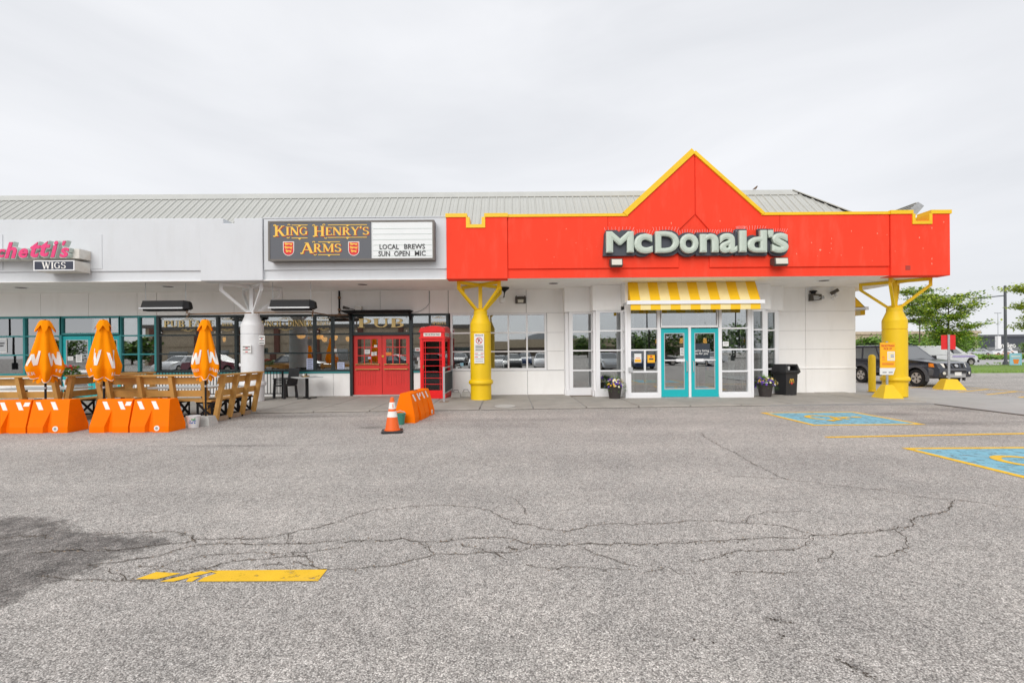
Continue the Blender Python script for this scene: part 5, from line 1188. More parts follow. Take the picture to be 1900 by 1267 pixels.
# hiring poster on the right door and the promotional banner inside
a = at(1288, 665, Y3 + .015); b = at(1317, 637, Y3 + .015); t = thing('poster', 'dark poster with white hiring lettering on the right turquoise door', 'poster', ((a[0] + b[0]) / 2, Y3 + .015, a[1]))
mb = MB(); mb.box(a[0], b[0], Y3 + .0125, Y3 + .0155, a[1], b[1]); mb.build('sheet', mk('dark_poster', (.03, .04, .055), .4), t)
for body, xa, xb, ya, yb in (("we're hiring", 1287.5, 1315.5, 654, 648), ('you for you', 1287.5, 1313.5, 659.2, 653.4)):
    p = at(xa, ya, Y3 + .012); q = at(xb, yb, Y3 + .012); mb = MB(); text_into(mb, body, p[0], q[0], p[1], q[1], Y3 + .0112, .0015, .012); mb.build('lettering', 'paper', t)
a = at(1309, 724, Y3 + .5); b = at(1331, 668, Y3 + .5); t = thing('banner', 'blue and green promotional banner standing behind the right turquoise door', 'banner', ((a[0] + b[0]) / 2, Y3 + .5, .06))
h = b[1] - a[1]; w = b[0] - a[0]
for u0, u1, v0, v1, m in ((0, 1, 0, .12, 'sign_sky'), (0, 1, .12, .68, 'green_print'), (0, 1, .68, 1, 'blue_print')):
    mb = MB(); mb.box(a[0], b[0], Y3 + .5, Y3 + .51, a[1] + h * v0, a[1] + h * v1 - .001); mb.build('printed_panel', m, t)
mb = MB(); mb.box(a[0] + .04, b[0] - .02, Y3 + .495, Y3 + .499, a[1] + h * .86, a[1] + h * .91); mb.build('printed_patch', 'orange_print', t)
mb = MB(); mb.lathe([(.001, 0), (.05, 0), (.05, .004), (.001, .004)], 14); o = mb.build('printed_disc', 'ink_red', t, world=False); o.rotation_euler = (PI / 2, 0, 0); o.location = (-.12, -.006, a[1] + h * .73 - .06)

# --- enamel signs on the columns
def flat_sign(px0, px1, py0, py1, Y, label, mat='paper', name='small_sign'):
    a = at(px0, py1, Y); b = at(px1, py0, Y); t = thing(name, label, 'sign', ((a[0] + b[0]) / 2, Y, a[1]))
    mb = MB(); mb.box(a[0], b[0], Y, Y + .03, a[1], b[1]); mb.build('sheet', mat, t, bev=.002)
    return t, a[0], b[0], a[1], b[1]
def sgn_text(t, body, x0, x1, z0, z1, Y, mat, off=.015):
    mb = MB(); text_into(mb, body, x0, x1, z0, z1, Y - .001, .0015, off); mb.build('lettering', mat, t)
Yc = CY - .372
t, x0, x1, z0, z1 = flat_sign(880.2, 898.2, 652, 674, Yc, 'white notice with red bars, lower one on the yellow column', name='rules_sign')
h = z1 - z0; w = x1 - x0
for zz in (.80, .50):
    for u0, u1 in ((.06, .38), (.64, .96)): mb = MB(); mb.box(x0 + w * u0, x0 + w * u1, Yc - .003, Yc - .0003, z0 + h * zz, z0 + h * (zz + .06)); mb.build('red_bar', 'ink_red', t)
for zz in (.68, .36, .16): mb = MB(); mb.box(x0 + w * .1, x1 - w * .1, Yc - .003, Yc - .0003, z0 + h * zz, z0 + h * (zz + .03)); mb.build('printed_line', 'ink', t)
t, x0, x1, z0, z1 = flat_sign(880, 898, 619, 651.5, Yc, 'white no parking sign, upper one on the yellow column', name='no_parking_sign')
h = z1 - z0; w = x1 - x0
sgn_text(t, 'FIRE ROUTE', x0 + w * .10, x1 - w * .10, z0 + h * .86, z0 + h * .94, Yc, 'ink', .02)
cx_, cz_ = (x0 + x1) / 2, z0 + h * .60; r_ = w * .34
mb = MB(); n = 28; mb.strip([(cx_ + r_ * math.cos(2 * PI * k / n), Yc - .002, cz_ + r_ * math.sin(2 * PI * k / n)) for k in range(n + 1)], [(cx_ + r_ * .80 * math.cos(2 * PI * k / n), Yc - .002, cz_ + r_ * .80 * math.sin(2 * PI * k / n)) for k in range(n + 1)]); mb.build('red_ring', 'ink_red', t)
sgn_text(t, 'P', cx_ - r_ * .34, cx_ + r_ * .36, cz_ - r_ * .52, cz_ + r_ * .52, Yc - .001, 'letter_black', .02)
mb = MB(); mb.bar((cx_ - r_ * .6, Yc - .005, cz_ + r_ * .6), (cx_ + r_ * .6, Yc - .005, cz_ - r_ * .6), .002, r_ * .2); mb.build('red_slash', 'ink_red', t)
for zz in (.30, .22, .14, .05): mb = MB(); mb.box(x0 + w * .12, x1 - w * .12, Yc - .003, Yc - .0003, z0 + h * zz, z0 + h * (zz + .035)); mb.build('printed_line', 'ink', t)
for px0, px1, py0, py1, lab in ((449.3, 465.8, 640.2, 655, 'small white notice with red marks on the front of the white column'), (480.5, 491, 622.5, 639, 'small white notice high on the right flank of the white column')):
    Yq = CY - .365 if px0 < 470 else CY - .16
    t, x0, x1, z0, z1 = flat_sign(px0, px1, py0, py1, Yq, lab, name='small_notice'); h = z1 - z0; w = x1 - x0
    for zz, m in ((.74, 'letter_black'), (.58, 'ink_red'), (.38, 'letter_black'), (.10, 'ink_red' if px0 < 470 else 'letter_black')):
        q = .08 if m == 'letter_black' else .36
        mb = MB(); mb.box(x0 + w * q, x1 - w * q, Yq - .003, Yq - .0003, z0 + h * zz, z0 + h * (zz + .10)); mb.build('printed_line', m, t)

# bird on the ridge
bx = Xp(1403.5, RY); t = thing('bird', 'small brown bird perched on the roof ridge right of the gable', 'bird', (bx, RY, RZ + .064)); t.scale = (.6, .6, .6)
mb = MB()
for i in range(7):
    pass
mb.tube([(-.15, 0, .03), (-.07, 0, .06), (0, 0, .10), (.05, 0, .13), (.09, 0, .19), (.12, 0, .22), (.145, 0, .21)], .05, 10)
rr_ = [.25, .7, 1.15, 1.2, .72, .75, .2]
bm = mb.bm; bm.verts.ensure_lookup_table()
cs = [Vector(p) for p in [(-.15, 0, .03), (-.07, 0, .06), (0, 0, .10), (.05, 0, .13), (.09, 0, .19), (.12, 0, .22), (.145, 0, .21)]]
for i in range(7):
    for v in list(bm.verts)[i * 10:(i + 1) * 10]: v.co = cs[i] + (v.co - cs[i]) * rr_[i]
mb.build('body', 'bird', t, world=False)
mb = MB(); mb.tube([(.0, .02, .06), (.0, .02, 0)], .006, 5); mb.tube([(.0, -.02, .06), (.0, -.02, 0)], .006, 5); mb.build('leg', 'black', t, world=False)
mb = MB(); mb.tube([(.14, 0, .213), (.185, 0, .20)], .014, 6, r2=.003); mb.build('beak', 'black', t, world=False)

# ================================================================== THINGS ON THE PAVEMENT
# --- telephone box
X, Y = G(805, 735, SW); Y = 16.5; X = Xp(805.5, 16.1)
pb = thing('telephone_box', 'red telephone box beside the pub doors', 'telephone box', (X - .02, Y, SW), rz=rad(-5))
hw = .425
mb = MB(); mb.box(-hw - .03, hw + .03, -hw - .03, hw + .03, 0, .14); mb.box(-hw - .012, hw + .012, -hw - .012, hw + .012, .14, .20); mb.build('plinth', 'red_phone', pb, world=False, bev=.01)
for sx in (-1, 1):
    for sy in (-1, 1):
        mb = MB(); a = sorted((sx * hw, sx * (hw - .085))); b = sorted((sy * hw, sy * (hw - .085))); mb.box(a[0], a[1], b[0], b[1], .20, 2.08); mb.build('corner_post', 'red_phone', pb, world=False, bev=.012)
mb = MB(); mb.box(-hw - .025, hw + .025, -hw - .025, hw + .025, 2.02, 2.075); mb.box(-hw + .01, hw - .01, -hw + .01, hw - .01, 2.075, 2.245); mb.box(-hw - .03, hw + .03, -hw - .03, hw + .03, 2.245, 2.285); mb.build('head', 'red_phone', pb, world=False, bev=.008)
def arch(w, z0, hgt, n=12): return [(-w, z0)] + [(w, z0)] + [(w * math.cos(PI * k / n), z0 + .02 + hgt * math.sin(PI * k / n)) for k in range(0, n + 1)]
mb = MB(); mb.prism(arch(hw + .01, 2.286, .14), -hw - .012, hw + .012); mb.build('roof', 'red_phone', pb, world=False)
mb = MB(); mb.prism(arch(hw + .008, 2.286, .138), -hw - .010, hw + .010, 'x'); mb.build('roof', 'red_phone', pb, world=False)
mb = MB(); mb.lathe([(hw * 1.05, 2.30), (hw * .98, 2.38), (hw * .75, 2.44), (hw * .4, 2.475), (.01, 2.485)], 24); mb.build('dome', 'red_phone', pb, world=False)
def on_side(k, p):      # k quarter turns about z
    c, s = [(1, 0), (0, 1), (-1, 0), (0, -1)][k]; return (p[0] * c - p[1] * s, p[0] * s + p[1] * c, p[2])
gx = [-hw + .085, -hw + .17, hw - .17, hw - .085]
gz = [.27 + (1.93 - .27) * k / 8 for k in range(9)]
for k in range(4):
    def rot(bmx):
        for v in bmx.verts: v.co = on_side(k, v.co)
    mb = MB(); z0, z1 = .20, 2.02; yf = -hw + .03
    mb.box(gx[0] + .001, gx[0] + .03, yf, yf + .035, z0, z1); mb.box(gx[3] - .03, gx[3] - .001, yf, yf + .035, z0, z1); mb.box(gx[0] + .03, gx[3] - .03, yf, yf + .035, z0, gz[0]); mb.box(gx[0] + .03, gx[3] - .03, yf, yf + .035, gz[-1], z1); rot(mb.bm)
    mb.build('door_frame' if k == 0 else 'side_frame', 'red_phone', pb, world=False, bev=.003)
    mb = MB()
    for x in gx[1:3]: mb.box(x - .009, x + .009, yf + .004, yf + .03, gz[0], gz[-1])
    for z in gz[1:-1]:
        for a, b in ((gx[0] + .03, gx[1] - .0092), (gx[1] + .0092, gx[2] - .0092), (gx[2] + .0092, gx[3] - .03)): mb.box(a, b, yf + .006, yf + .028, z - .009, z + .009)
    rot(mb.bm); mb.build('glazing_bar', 'red_phone', pb, world=False)
    for j in range(8):
        mb = MB(); mb.box(gx[0] + .03, gx[3] - .03, yf + .014, yf + .018, gz[j] + .004, gz[j + 1] - .004); rot(mb.bm); mb.build('pane', 'glass_dark', pb, world=False)
    mb = MB(); mb.box(-.30, .30, -hw + .002, -hw + .0098, 2.10, 2.22); rot(mb.bm); sgp = mb.build('sign_panel', 'white_print', pb, world=False)
    mb = MB(); serif_into(mb, 'TELEPHONE', -.27, .27, 2.125, 2.195, -hw + .001); rot(mb.bm); mb.build('lettering', 'letter_black', pb, world=False)
mb = MB(); mb.box(-.28, .28, .05, .30, .9, 1.9); mb.box(-.22, .22, -.1, .05, .75, .79); mb.build('telephone_board', 'black', pb, world=False)
mb = MB(); mb.box(-hw + .09, hw - .09, hw - .1, hw - .08, .2, 2.0); mb.build('back_lining', 'interior', pb, world=False)
mb = MB(); mb.box(-hw + .10, -hw + .125, -hw + .0, -hw + .028, 1.02, 1.12); mb.build('handle', 'brass', pb, world=False)
# mesh guard panel beside it
X, Y = G(824, 745.5, SW); rp = thing('guard_panel', 'grey metal guard panel on posts right of the telephone box', 'railing', (X, Y, SW))
L = 2.0
for y in (0, L):
    mb = MB(); mb.box(-.03, .03, y - .03, y + .03, .012, 1.10); mb.build('post', 'galv', rp, world=False, bev=.004)
    mb = MB(); mb.box(-.14, .14, y - .10, y + .10, 0, .012); mb.build('base_plate', 'rust', rp, world=False)
mb = MB(); mb.box(-.02, .02, .031, L - .031, 1.05, 1.09); mb.build('top_rail', 'galv', rp, world=False)
mb = MB(); mb.box(-.012, .012, .05, L - .05, .28, .90); mb.build('infill_panel', mk('slate_mesh', (.035, .045, .052), .8, .1, 20), rp, world=False)
mb = MB(); mb.box(-.02, .02, .031, L - .031, .902, .935); mb.box(-.02, .02, .031, L - .031, .24, .278); mb.build('mid_rail', 'galv', rp, world=False)
# concrete feet with lifting loops
def foot(px, py, label):
    X, Y = G(px, py, SW); t = thing('concrete_foot', label, 'concrete block', (X, Y + .12, SW), group='concrete feet by the wall')
    mb = MB(); mb.hexa([(-.17, -.12, 0), (.17, -.12, 0), (.17, .12, 0), (-.17, .12, 0), (-.13, -.09, .17), (.13, -.09, .17), (.13, .09, .17), (-.13, .09, .17)]); mb.build('block', 'concrete', t, world=False, bev=.015)
    mb = MB(); mb.tube([(-.08, 0, .17), (-.08, 0, .24), (.08, 0, .24), (.08, 0, .17)], .010, 6); mb.build('loop', 'black', t, world=False)
foot(845.5, 737, 'grey concrete foot right beside the guard panel'); foot(864, 736, 'grey concrete foot closest to the yellow column')

# --- orange water-filled barriers: one body with bevelled ends, recessed flutes and reflective strips
def barrier_half(mb, x0, x1, endl, endr, cx):
    """loft of cross sections along x; the lower body is pinched into a wedge-shaped recess at cx"""
    hb, ht, h, w = .255, .12, .66, .085
    ym = hb + (ht - hb) * (.46 - .13) / (h - .13)
    def sec(xs, inset):     # xs: x at the foot, at mid height, at the top
        xa, xm, xt = xs; q = inset
        return [(xa, -hb + q, 0), (xa, -hb + q, .12), (xm, -ym, .46), (xt, -ht, h), (xt, -ht + .02, h + .012), (xt, ht - .02, h + .012), (xt, ht, h), (xm, ym, .46), (xa, hb - q, .12), (xa, hb - q, 0)]
    el = (x0, x0 + .046, x0 + .066) if endl else (x0, x0 + .002, x0 + .003)
    er = (x1, x1 - .046, x1 - .066) if endr else (x1, x1 - .002, x1 - .003)
    S = [sec(el, 0), sec((cx - w, cx + .0, cx), 0), sec((cx - w + .035, cx + .008, cx + .008), .075), sec((cx + w - .012, cx + .016, cx + .016), .075), sec((cx + w, cx + .024, cx + .024), 0), sec(er, 0)]
    n = len(S[0]); vs = [p for q in S for p in q]
    fs = [tuple(range(n))[::-1], tuple(range(len(vs) - n, len(vs)))]
    for k in range(len(S) - 1):
        for i in range(n): fs.append((k * n + i, k * n + (i + 1) % n, (k + 1) * n + (i + 1) % n, (k + 1) * n + i))
    mb.faces(vs, fs)
def make_barrier(label, loc, rz, first=None):
    t = thing('road_barrier', label, 'barrier', loc, rz, group='orange plastic barriers')
    L = 1.64; q = L / 2
    mb = MB(); barrier_half(mb, -q, -.018, True, False, -q * .52); barrier_half(mb, .018, q, False, True, q * .50); mb.box(-.0175, .0175, -.10, .10, .03, .60); mb.build('barrier_body', 'orange_barrier', t, world=False, bev=.014)
    hb, ht, h = .255, .12, .66
    yat = lambda z, off=0: -(hb + (ht - hb) * (z - .13) / (h - .13)) - off if z > .13 else -hb - off
    for s in (-1, 1):
        for i, cx in enumerate((-.60, -.28, .12, .42)):
            mb = MB(); z0, z1 = .47, .63; o = .0045; yy = (lambda z: yat(z, o)) if s < 0 else (lambda z: -yat(z, o)); dx = .10
            mb.hexa([(cx + dx - .045, yy(z0), z0), (cx + dx + .045, yy(z0), z0), (cx + dx + .045, yy(z0) + .004 * -s, z0), (cx + dx - .045, yy(z0) + .004 * -s, z0), (cx - .045, yy(z1), z1), (cx + .045, yy(z1), z1), (cx + .045, yy(z1) - .004 * s, z1), (cx - .045, yy(z1) - .004 * s, z1)])
            mb.build('reflective_strip', 'white_print', t, world=False)
        mb = MB(); z0, z1 = .545, .625; yy = (lambda z: yat(z, .0045)) if s < 0 else (lambda z: -yat(z, .0045))
        mb.face([(-.16, yy(z0), z0), (-.045, yy(z0), z0), (-.03, yy(z1), z1), (-.14, yy(z1), z1)]); mb.build('maker_plate', 'white_print', t, world=False)
    mb = MB(); mb.lathe([(.001, 0), (.055, 0), (.055, .012), (.03, .014), (.028, .008), (.001, .008)], 18); o = mb.build('drain_plug', 'white_print', t, world=False); o.rotation_euler = (PI / 2, 0, 0); o.location = (.58, -.252, .085)
    mb = MB(); mb.lathe([(.001, 0), (.026, 0), (.026, .004), (.001, .004)], 12); o = mb.build('drain_hole', 'galv', t, world=False); o.rotation_euler = (PI / 2, 0, 0); o.location = (.58, -.262, .085)
    mb = MB(); mb.lathe([(.001, h + .008), (.06, h + .008), (.06, h + .022), (.001, h + .022)], 14, (.0, 0)); mb.build('filler_cap', 'black', t, world=False)
    return t
b1 = make_barrier('orange plastic barrier at the left edge, below the first folded umbrella', (-10.02, 10.02, 0), rad(2))
b2 = copy_tree(b1, None, (-7.91, 10.03, 0), rad(0), 'orange plastic barrier standing left of the small white bucket')
b3 = copy_tree(b1, None, (-2.38, 11.62, 0), rad(84), 'orange plastic barrier turned end-on between traffic cone and telephone box')

# --- traffic cone
X, Y = G(728, 801.5); cn = thing('traffic_cone', 'orange traffic cone with two white bands on a black base', 'traffic cone', (X, Y, 0), rad(12))
mb = MB(); mb.prism([(-.21, -.17), (-.17, -.21), (.17, -.21), (.21, -.17), (.21, .17), (.17, .21), (-.17, .21), (-.21, .17)], 0, .045, 'z'); mb.build('base', 'black_plastic', cn, world=False, bev=.008)
rc = lambda z: .145 - (z - .045) * .170
def frus(z0, z1, o=0): return [(rc(z0) + o, z0), (rc(z1) + o, z1)]
mb = MB(); mb.lathe([(.16, .045), (.16, .055)] + frus(.06, .70) + [(.022, .705), (.018, .68)], 28); mb.build('cone_body', 'orange_cone', cn, world=False)
for z0, z1 in ((.31, .425), (.475, .605)):
    mb = MB(); mb.lathe(frus(z0, z1, .003) , 28); mb.build('reflective_band', 'white_print', cn, world=False)
mb = MB(); mb.bar((.012, -rc(.53) - .005, .575), (.018, -rc(.48) - .006, .50), .012, .003, up=(0, 1, 0)); mb.build('band_tear', 'orange_cone', cn, world=False)
# --- buckets
X, Y = G(743, 787); t = thing('bucket', 'small green bucket half hidden behind the traffic cone', 'bucket', (X, Y, 0))
mb = MB(); mb.lathe([(.085, 0), (.115, .22), (.125, .225), (.125, .245), (.110, .245), (.085, .05), (.01, .05)], 22); mb.build('bucket_body', 'green_plastic', t, world=False)
mb = MB(); mb.tube([(.12, 0, .23), (.09, -.02, .28), (0, -.03, .31), (-.09, -.02, .28), (-.12, 0, .23)], .006, 6); mb.build('handle', 'sign_sky', t, world=False)
X, Y = G(353, 794); bk = thing('bucket', 'small white bucket with a blue and green print beside the umbrella base', 'bucket', (X, Y + .1, 0))
mb = MB(); mb.lathe([(.098, 0), (.13, .235), (.14, .24), (.14, .258), (.125, .258), (.1, .05), (.01, .05)], 24); mb.build('bucket_body', 'white_plastic', bk, world=False)
def wrap(r0, r1, zr, th0):
    def f(x, z, D): a = th0 + x; r = r0 + (r1 - r0) * z / zr + .003; return (r * math.cos(a), r * math.sin(a), z)
    return f
wf = wrap(.098, .13, .235, -PI / 2 + .5)
mb = MB(); rr2 = random.Random(4)
for k in range(16):
    x = -.75 + 1.2 * rr2.random(); z = .09 + .07 * rr2.random(); mb.face([wf(x, z, 0), wf(x + .12, z - .004, 0), wf(x + .13, z + .02, 0), wf(x + .02, z + .022, 0)])
mb.build('blue_print', 'blue_print', bk, world=False)
mb = MB()
for k in range(10):
    x = -.25 + .55 * rr2.random(); z = .15 + .05 * rr2.random(); mb.face([wf(x, z, 0), wf(x + .14, z, 0), wf(x + .10, z + .026, 0), wf(x + .02, z + .02, 0)])
mb.build('green_print', 'green_print', bk, world=False)

# --- folded umbrellas
def umbrella(loc, phase, wid, seed, label, letters, base=True, ridge0=0.0):
    t = thing('folded_umbrella', label, 'umbrella', loc, group='folded orange umbrellas')
    r_ = random.Random(seed); NF = 6; front = math.atan2(-loc[1], -loc[0]); fd = math.degrees(front); wid *= .77
    zt, nT, nA = 2.27, 26, 120
    offs = [r_.uniform(-.12, .12) for _ in range(NF)]; amps = [r_.uniform(.8, 1.2) for _ in range(NF)]
    def fold(a):
        q = ((a - front) / (2 * PI) * NF + phase) % NF; i = int(q); f = q - i
        c = math.cos(2 * PI * (f + offs[i] * math.sin(PI * f))); am = amps[i] * (1 - f) + amps[(i + 1) % NF] * f
        return c * am
    def hem(a):
        f = fold(a); return 1.10 - .045 * f - .035 * max(0, math.cos(a - front)) + .02 * math.sin(a * 3 + seed) + .07 * abs(math.sin(a - front)) ** 2
    def S_(a, u, o=0.0):
        z = zt + (hem(a) - zt) * u
        R = (.105 + .245 * (u / .80) ** .95) if u < .80 else .35 - .075 * ((u - .80) / .20) ** 1.3
        A = .10 + .15 * u
        r = R * wid * (1 + A * fold(a) + .035 * math.sin(6 * u + a * 2 + seed) + .03 * u * math.sin(13 * a + 5 * u + seed)) + o
        return (r * math.cos(a), r * math.sin(a), z)
    mb = MB(); V = [[mb.bm.verts.new(S_(2 * PI * k / nA, i / nT)) for k in range(nA)] for i in range(nT + 1)]
    for i in range(nT):
        for k in range(nA): f = mb.bm.faces.new([V[i][k], V[i + 1][k], V[i + 1][(k + 1) % nA], V[i][(k + 1) % nA]]); f.smooth = True
    mb.build('canopy', 'orange_cloth', t, world=False)
    hm = [S_(2 * PI * k / nA, 1.0, .002) for k in range(nA + 1)]
    mb = MB(); mb.tube(hm, .0075, 5, caps=False); mb.build('hem_piping', 'white_print', t, world=False)
    # inner layers of cloth hanging a little lower
    mb = MB()
    for k in range(5):
        a0 = front + (k - 2) * .62 + phase * .3; L = []; Rr = []
        for i in range(9):
            a = a0 - .32 + .64 * i / 8; sc = math.sin(PI * i / 8); L.append((.20 * wid * math.cos(a), .20 * wid * math.sin(a), 1.25)); Rr.append(((.23 + .03 * sc) * wid * math.cos(a), (.23 + .03 * sc) * wid * math.sin(a), 1.06 - .05 * sc - .02 * (k % 2)))
        mb.strip(L, Rr)
    mb.build('inner_cloth', 'orange_cloth', t, world=False)
    # top vent
    mb = MB(); n = 96
    def C_(a, u):
        f = fold(a + .1); sc = .5 + .5 * f
        z = 2.385 - u * (.13 + .13 * sc); r = (.085 + .115 * u ** .8) * wid * (1 + .16 * u * f)
        return (r * math.cos(a), r * math.sin(a), z)
    V = [[mb.bm.verts.new(C_(2 * PI * k / n, i / 8)) for k in range(n)] for i in range(9)]
    for i in range(8):
        for k in range(n): f = mb.bm.faces.new([V[i][k], V[i + 1][k], V[i + 1][(k + 1) % n], V[i][(k + 1) % n]]); f.smooth = True
    mb.bm.faces.new(V[0][::-1]); mb.build('top_vent', 'orange_cloth', t, world=False)
    mb = MB(); mb.tube([(0, 0, .05), (0, 0, 2.40)], .021, 12); mb.build('pole', 'black', t, world=False)
    mb = MB(); mb.tube([(0, 0, .86), (0, 0, .90)], .027, 12); mb.build('pole_collar', 'alu', t, world=False)
    for body, ac, u0, uh, wl, rep in letters:
        mb = MB(); x = 0; tot = sum(GL[c][0] for c in body); kk = 0
        for c in body:
            def fn(gx_, gz_, e, x=x): return S_(front + rad(ac) + (x + gx_ - tot / 2) * wl, u0 - (gz_ - .0) * uh, .006 + e * 1.5)
            if len(body) == 1: # bold block W
                for (xa, ya, xb, yb, w_) in ((.05, 1, .30, 0, .24), (.30, 0, .52, .8, .2), (.52, .8, .76, 0, .2), (.76, 0, 1.0, 1, .24)):
                    m = 7; kk += 1; mb.strip([fn(xa + (xb - xa) * i / m - w_ / 2, ya + (yb - ya) * i / m, kk * .001) for i in range(m + 1)], [fn(xa + (xb - xa) * i / m + w_ / 2, ya + (yb - ya) * i / m, kk * .001) for i in range(m + 1)])
            else: kk = glyph(mb, c, fn, 2, kk)
            x += GL[c][0]
        mb.build('printed_letter' if len(body) == 1 else 'lettering', 'white_print', t, world=False)
    mb = MB(); mb.hexa([(-.19, -.17, 0), (.19, -.17, 0), (.19, .17, 0), (-.19, .17, 0), (-.135, -.12, .20), (.135, -.12, .20), (.135, .12, .20), (-.135, .12, .20)]); mb.build('base', 'concrete', t, world=False, bev=.02)
    return t
X, Y = G(382, 788); Yu = Y
umbrella((X, Y, 0), 0.10, .90, 3, 'folded orange umbrella on a concrete base, right end of the benches', [('W', -50, .76, .27, .80, 1), ('W', 40, .76, .27, .80, 1), ('HARD', 42, .92, .055, .20, 1), ('SELTZER', -52, .90, .05, .12, 1)])
umbrella((Xp(191, 10.6), 10.62, 0), .45, .98, 5, 'folded orange umbrella between the two orange barriers', [('W', -36, .74, .27, .80, 1), ('W', 44, .78, .27, .80, 1), ('HA', -62, .92, .055, .22, 1), ('HARD', 46, .91, .055, .20, 1)])
umbrella((Xp(81.5, 10.55), 10.58, 0), .0, 1.06, 8, 'leftmost folded orange umbrella, behind the first orange barrier', [('W', -46, .76, .27, .80, 1), ('W', 38, .78, .27, .78, 1), ('ZER', -52, .93, .055, .20, 1), ('HA', 52, .92, .055, .20, 1)])

# --- timber benches with iron X-legs, their slanted backs towards the street
def bench(L, n, label, loc, rz):
    t = thing('slatted_bench', label, 'bench', loc, rz, group='timber benches around the patio tables')
    lean = lambda z: -.02 - .20 * (z - .05) / 1.05
    def plank(x0, x1, z0, z1, off, th, name):
        mb = MB(); mb.hexa([(x0, lean(z0) + off, z0), (x1, lean(z0) + off, z0), (x1, lean(z0) + off + th, z0), (x0, lean(z0) + off + th, z0), (x0, lean(z1) + off, z1), (x1, lean(z1) + off, z1), (x1, lean(z1) + off + th, z1), (x0, lean(z1) + off + th, z1)]); mb.build(name, 'wood', t, world=False, bev=.006)
    for i in range(n):
        x = .06 + (L - .12) * i / (n - 1)
        mb = MB(); mb.hexa([(x - .045, lean(.05) - .05, .05), (x + .045, lean(.05) - .05, .05), (x + .045, lean(.05) + .05, .05), (x - .045, lean(.05) + .05, .05), (x - .045, lean(1.09) - .05, 1.09), (x + .045, lean(1.09) - .05, 1.09), (x + .045, lean(1.09) + .05, 1.09), (x - .045, lean(1.09) + .05, 1.09)]); mb.build('upright', 'wood', t, world=False, bev=.006)
        mb = MB(); y0, y1 = .06, .40
        for a, b in (((x, y0, .09), (x, y0, .47)), ((x, y1, .09), (x, y1, .47)), ((x, y0 - .1, .46), (x, y1 + .03, .46)), ((x, y0 - .08, .10), (x, y1, .10)), ((x, y0, .12), (x, y1, .44)), ((x + .012, y1, .12), (x + .012, y0, .44))): mb.bar(a, b, .03, .045)
        mb.bar((x, y0 - .09, .12), (x, y0 - .09, .0), .035, .04); mb.build('iron_leg', 'black', t, world=False)
    plank(.0, L, .90, 1.06, .052, .035, 'back_plank'); plank(.0, L, .60, .75, .052, .035, 'back_plank')
    mb = MB(); mb.box(-.02, L + .02, lean(1.10) - .065, lean(1.10) + .10, 1.092, 1.13); mb.build('cap_rail', 'wood', t, world=False, bev=.006)
    for k, y in enumerate((.04, .235)): mb = MB(); mb.box(-.01, L + .01, y, y + .185, .482, .52); mb.build('seat_plank', 'wood', t, world=False, bev=.006)
    mb = MB(); mb.box(0, L, -.02, .08, .005, .10); mb.build('sleeper', 'wood_grey', t, world=False, bev=.01)
    return t
bench(2.35, 4, 'timber bench facing the wall, behind the barrier beside the white bucket', (-9.52, 11.30, 0), 0)
bench(1.75, 4, 'timber bench standing crosswise at the right end, in front of the white column', (-7.02, 11.12, 0), PI / 2)
bench(1.75, 3, 'timber bench standing crosswise behind the second folded umbrella', (-9.62, 12.95, 0), -PI / 2)
bench(2.6, 4, 'timber bench behind the leftmost umbrella and barrier', (-13.2, 11.25, 0), 0)
bench(1.9, 3, 'timber bench standing crosswise between the first two umbrellas', (-10.62, 11.15, 0), PI / 2)
def ptable(x, y, label, sx=1.5, sy=.75):
    t = thing('patio_table', label, 'table', (x, y, .02), group='patio tables between the benches')
    mb = MB(); mb.box(-sx / 2, sx / 2, -sy / 2, sy / 2, .72, .76); mb.build('table_top', 'table_grey', t, world=False, bev=.008)
    for s in (-1, 1):
        mb = MB(); mb.box(s * sx * .3 - .04, s * sx * .3 + .04, -.04, .04, .03, .72); mb.build('pedestal', 'black', t, world=False)
        mb = MB(); mb.box(s * sx * .3 - .05, s * sx * .3 + .05, -.3, .3, 0, .03); mb.box(s * sx * .3 - .25, s * sx * .3 + .25, -.04, .04, .001, .029); mb.build('table_foot', 'black', t, world=False)
ptable(-8.35, 12.2, 'grey patio table behind the right timber bench'); ptable(-12.0, 12.2, 'grey patio table behind the left timber benches', 1.8)
r_ = random.Random(77); t = thing('potted_plant', 'red geranium in a white pot on the left patio table', 'plant', (-11.45, 12.25, .78))
mb = MB(); mb.lathe([(.08, 0), (.11, .16), (.12, .17), (.12, .19), (.10, .19), (.01, .17)], 18); mb.build('pot', 'white_plastic', t, world=False)
mb = MB()
for k in range(150):
    a_, q_ = r_.uniform(0, 6.28), r_.random() ** .5 * .24; c = Vector((q_ * math.cos(a_), q_ * math.sin(a_), .30 + .22 * r_.random())); u = Vector((r_.gauss(0, 1), r_.gauss(0, 1), r_.gauss(.3, .5))).normalized() * .05; v = u.cross(Vector((0, .3, 1))).normalized() * .04
    mb.face([c - u, c + v, c + u, c - v])
mb.build('foliage', 'leaf', t, world=False, kind='stuff'); mb = MB()
for k in range(26):
    a_, q_ = r_.uniform(0, 6.28), r_.random() ** .5 * .20; c = Vector((q_ * math.cos(a_) - .05, q_ * math.sin(a_), .46 + .10 * r_.random()))
    for j in range(5):
        b0 = 2 * PI * j / 5; mb.face([c, c + Vector((.03 * math.cos(b0 - .5), -.01, .03 * math.sin(b0 - .5))), c + Vector((.038 * math.cos(b0), -.012, .038 * math.sin(b0))), c + Vector((.03 * math.cos(b0 + .5), -.01, .03 * math.sin(b0 + .5)))])
mb.build('red_blossom', 'ink_red', t, world=False, kind='stuff')
mb = MB(); mb.tube([(0, 0, .15), (.02, 0, .48)], .012, 5); mb.build('stem', 'bark', t, world=False)
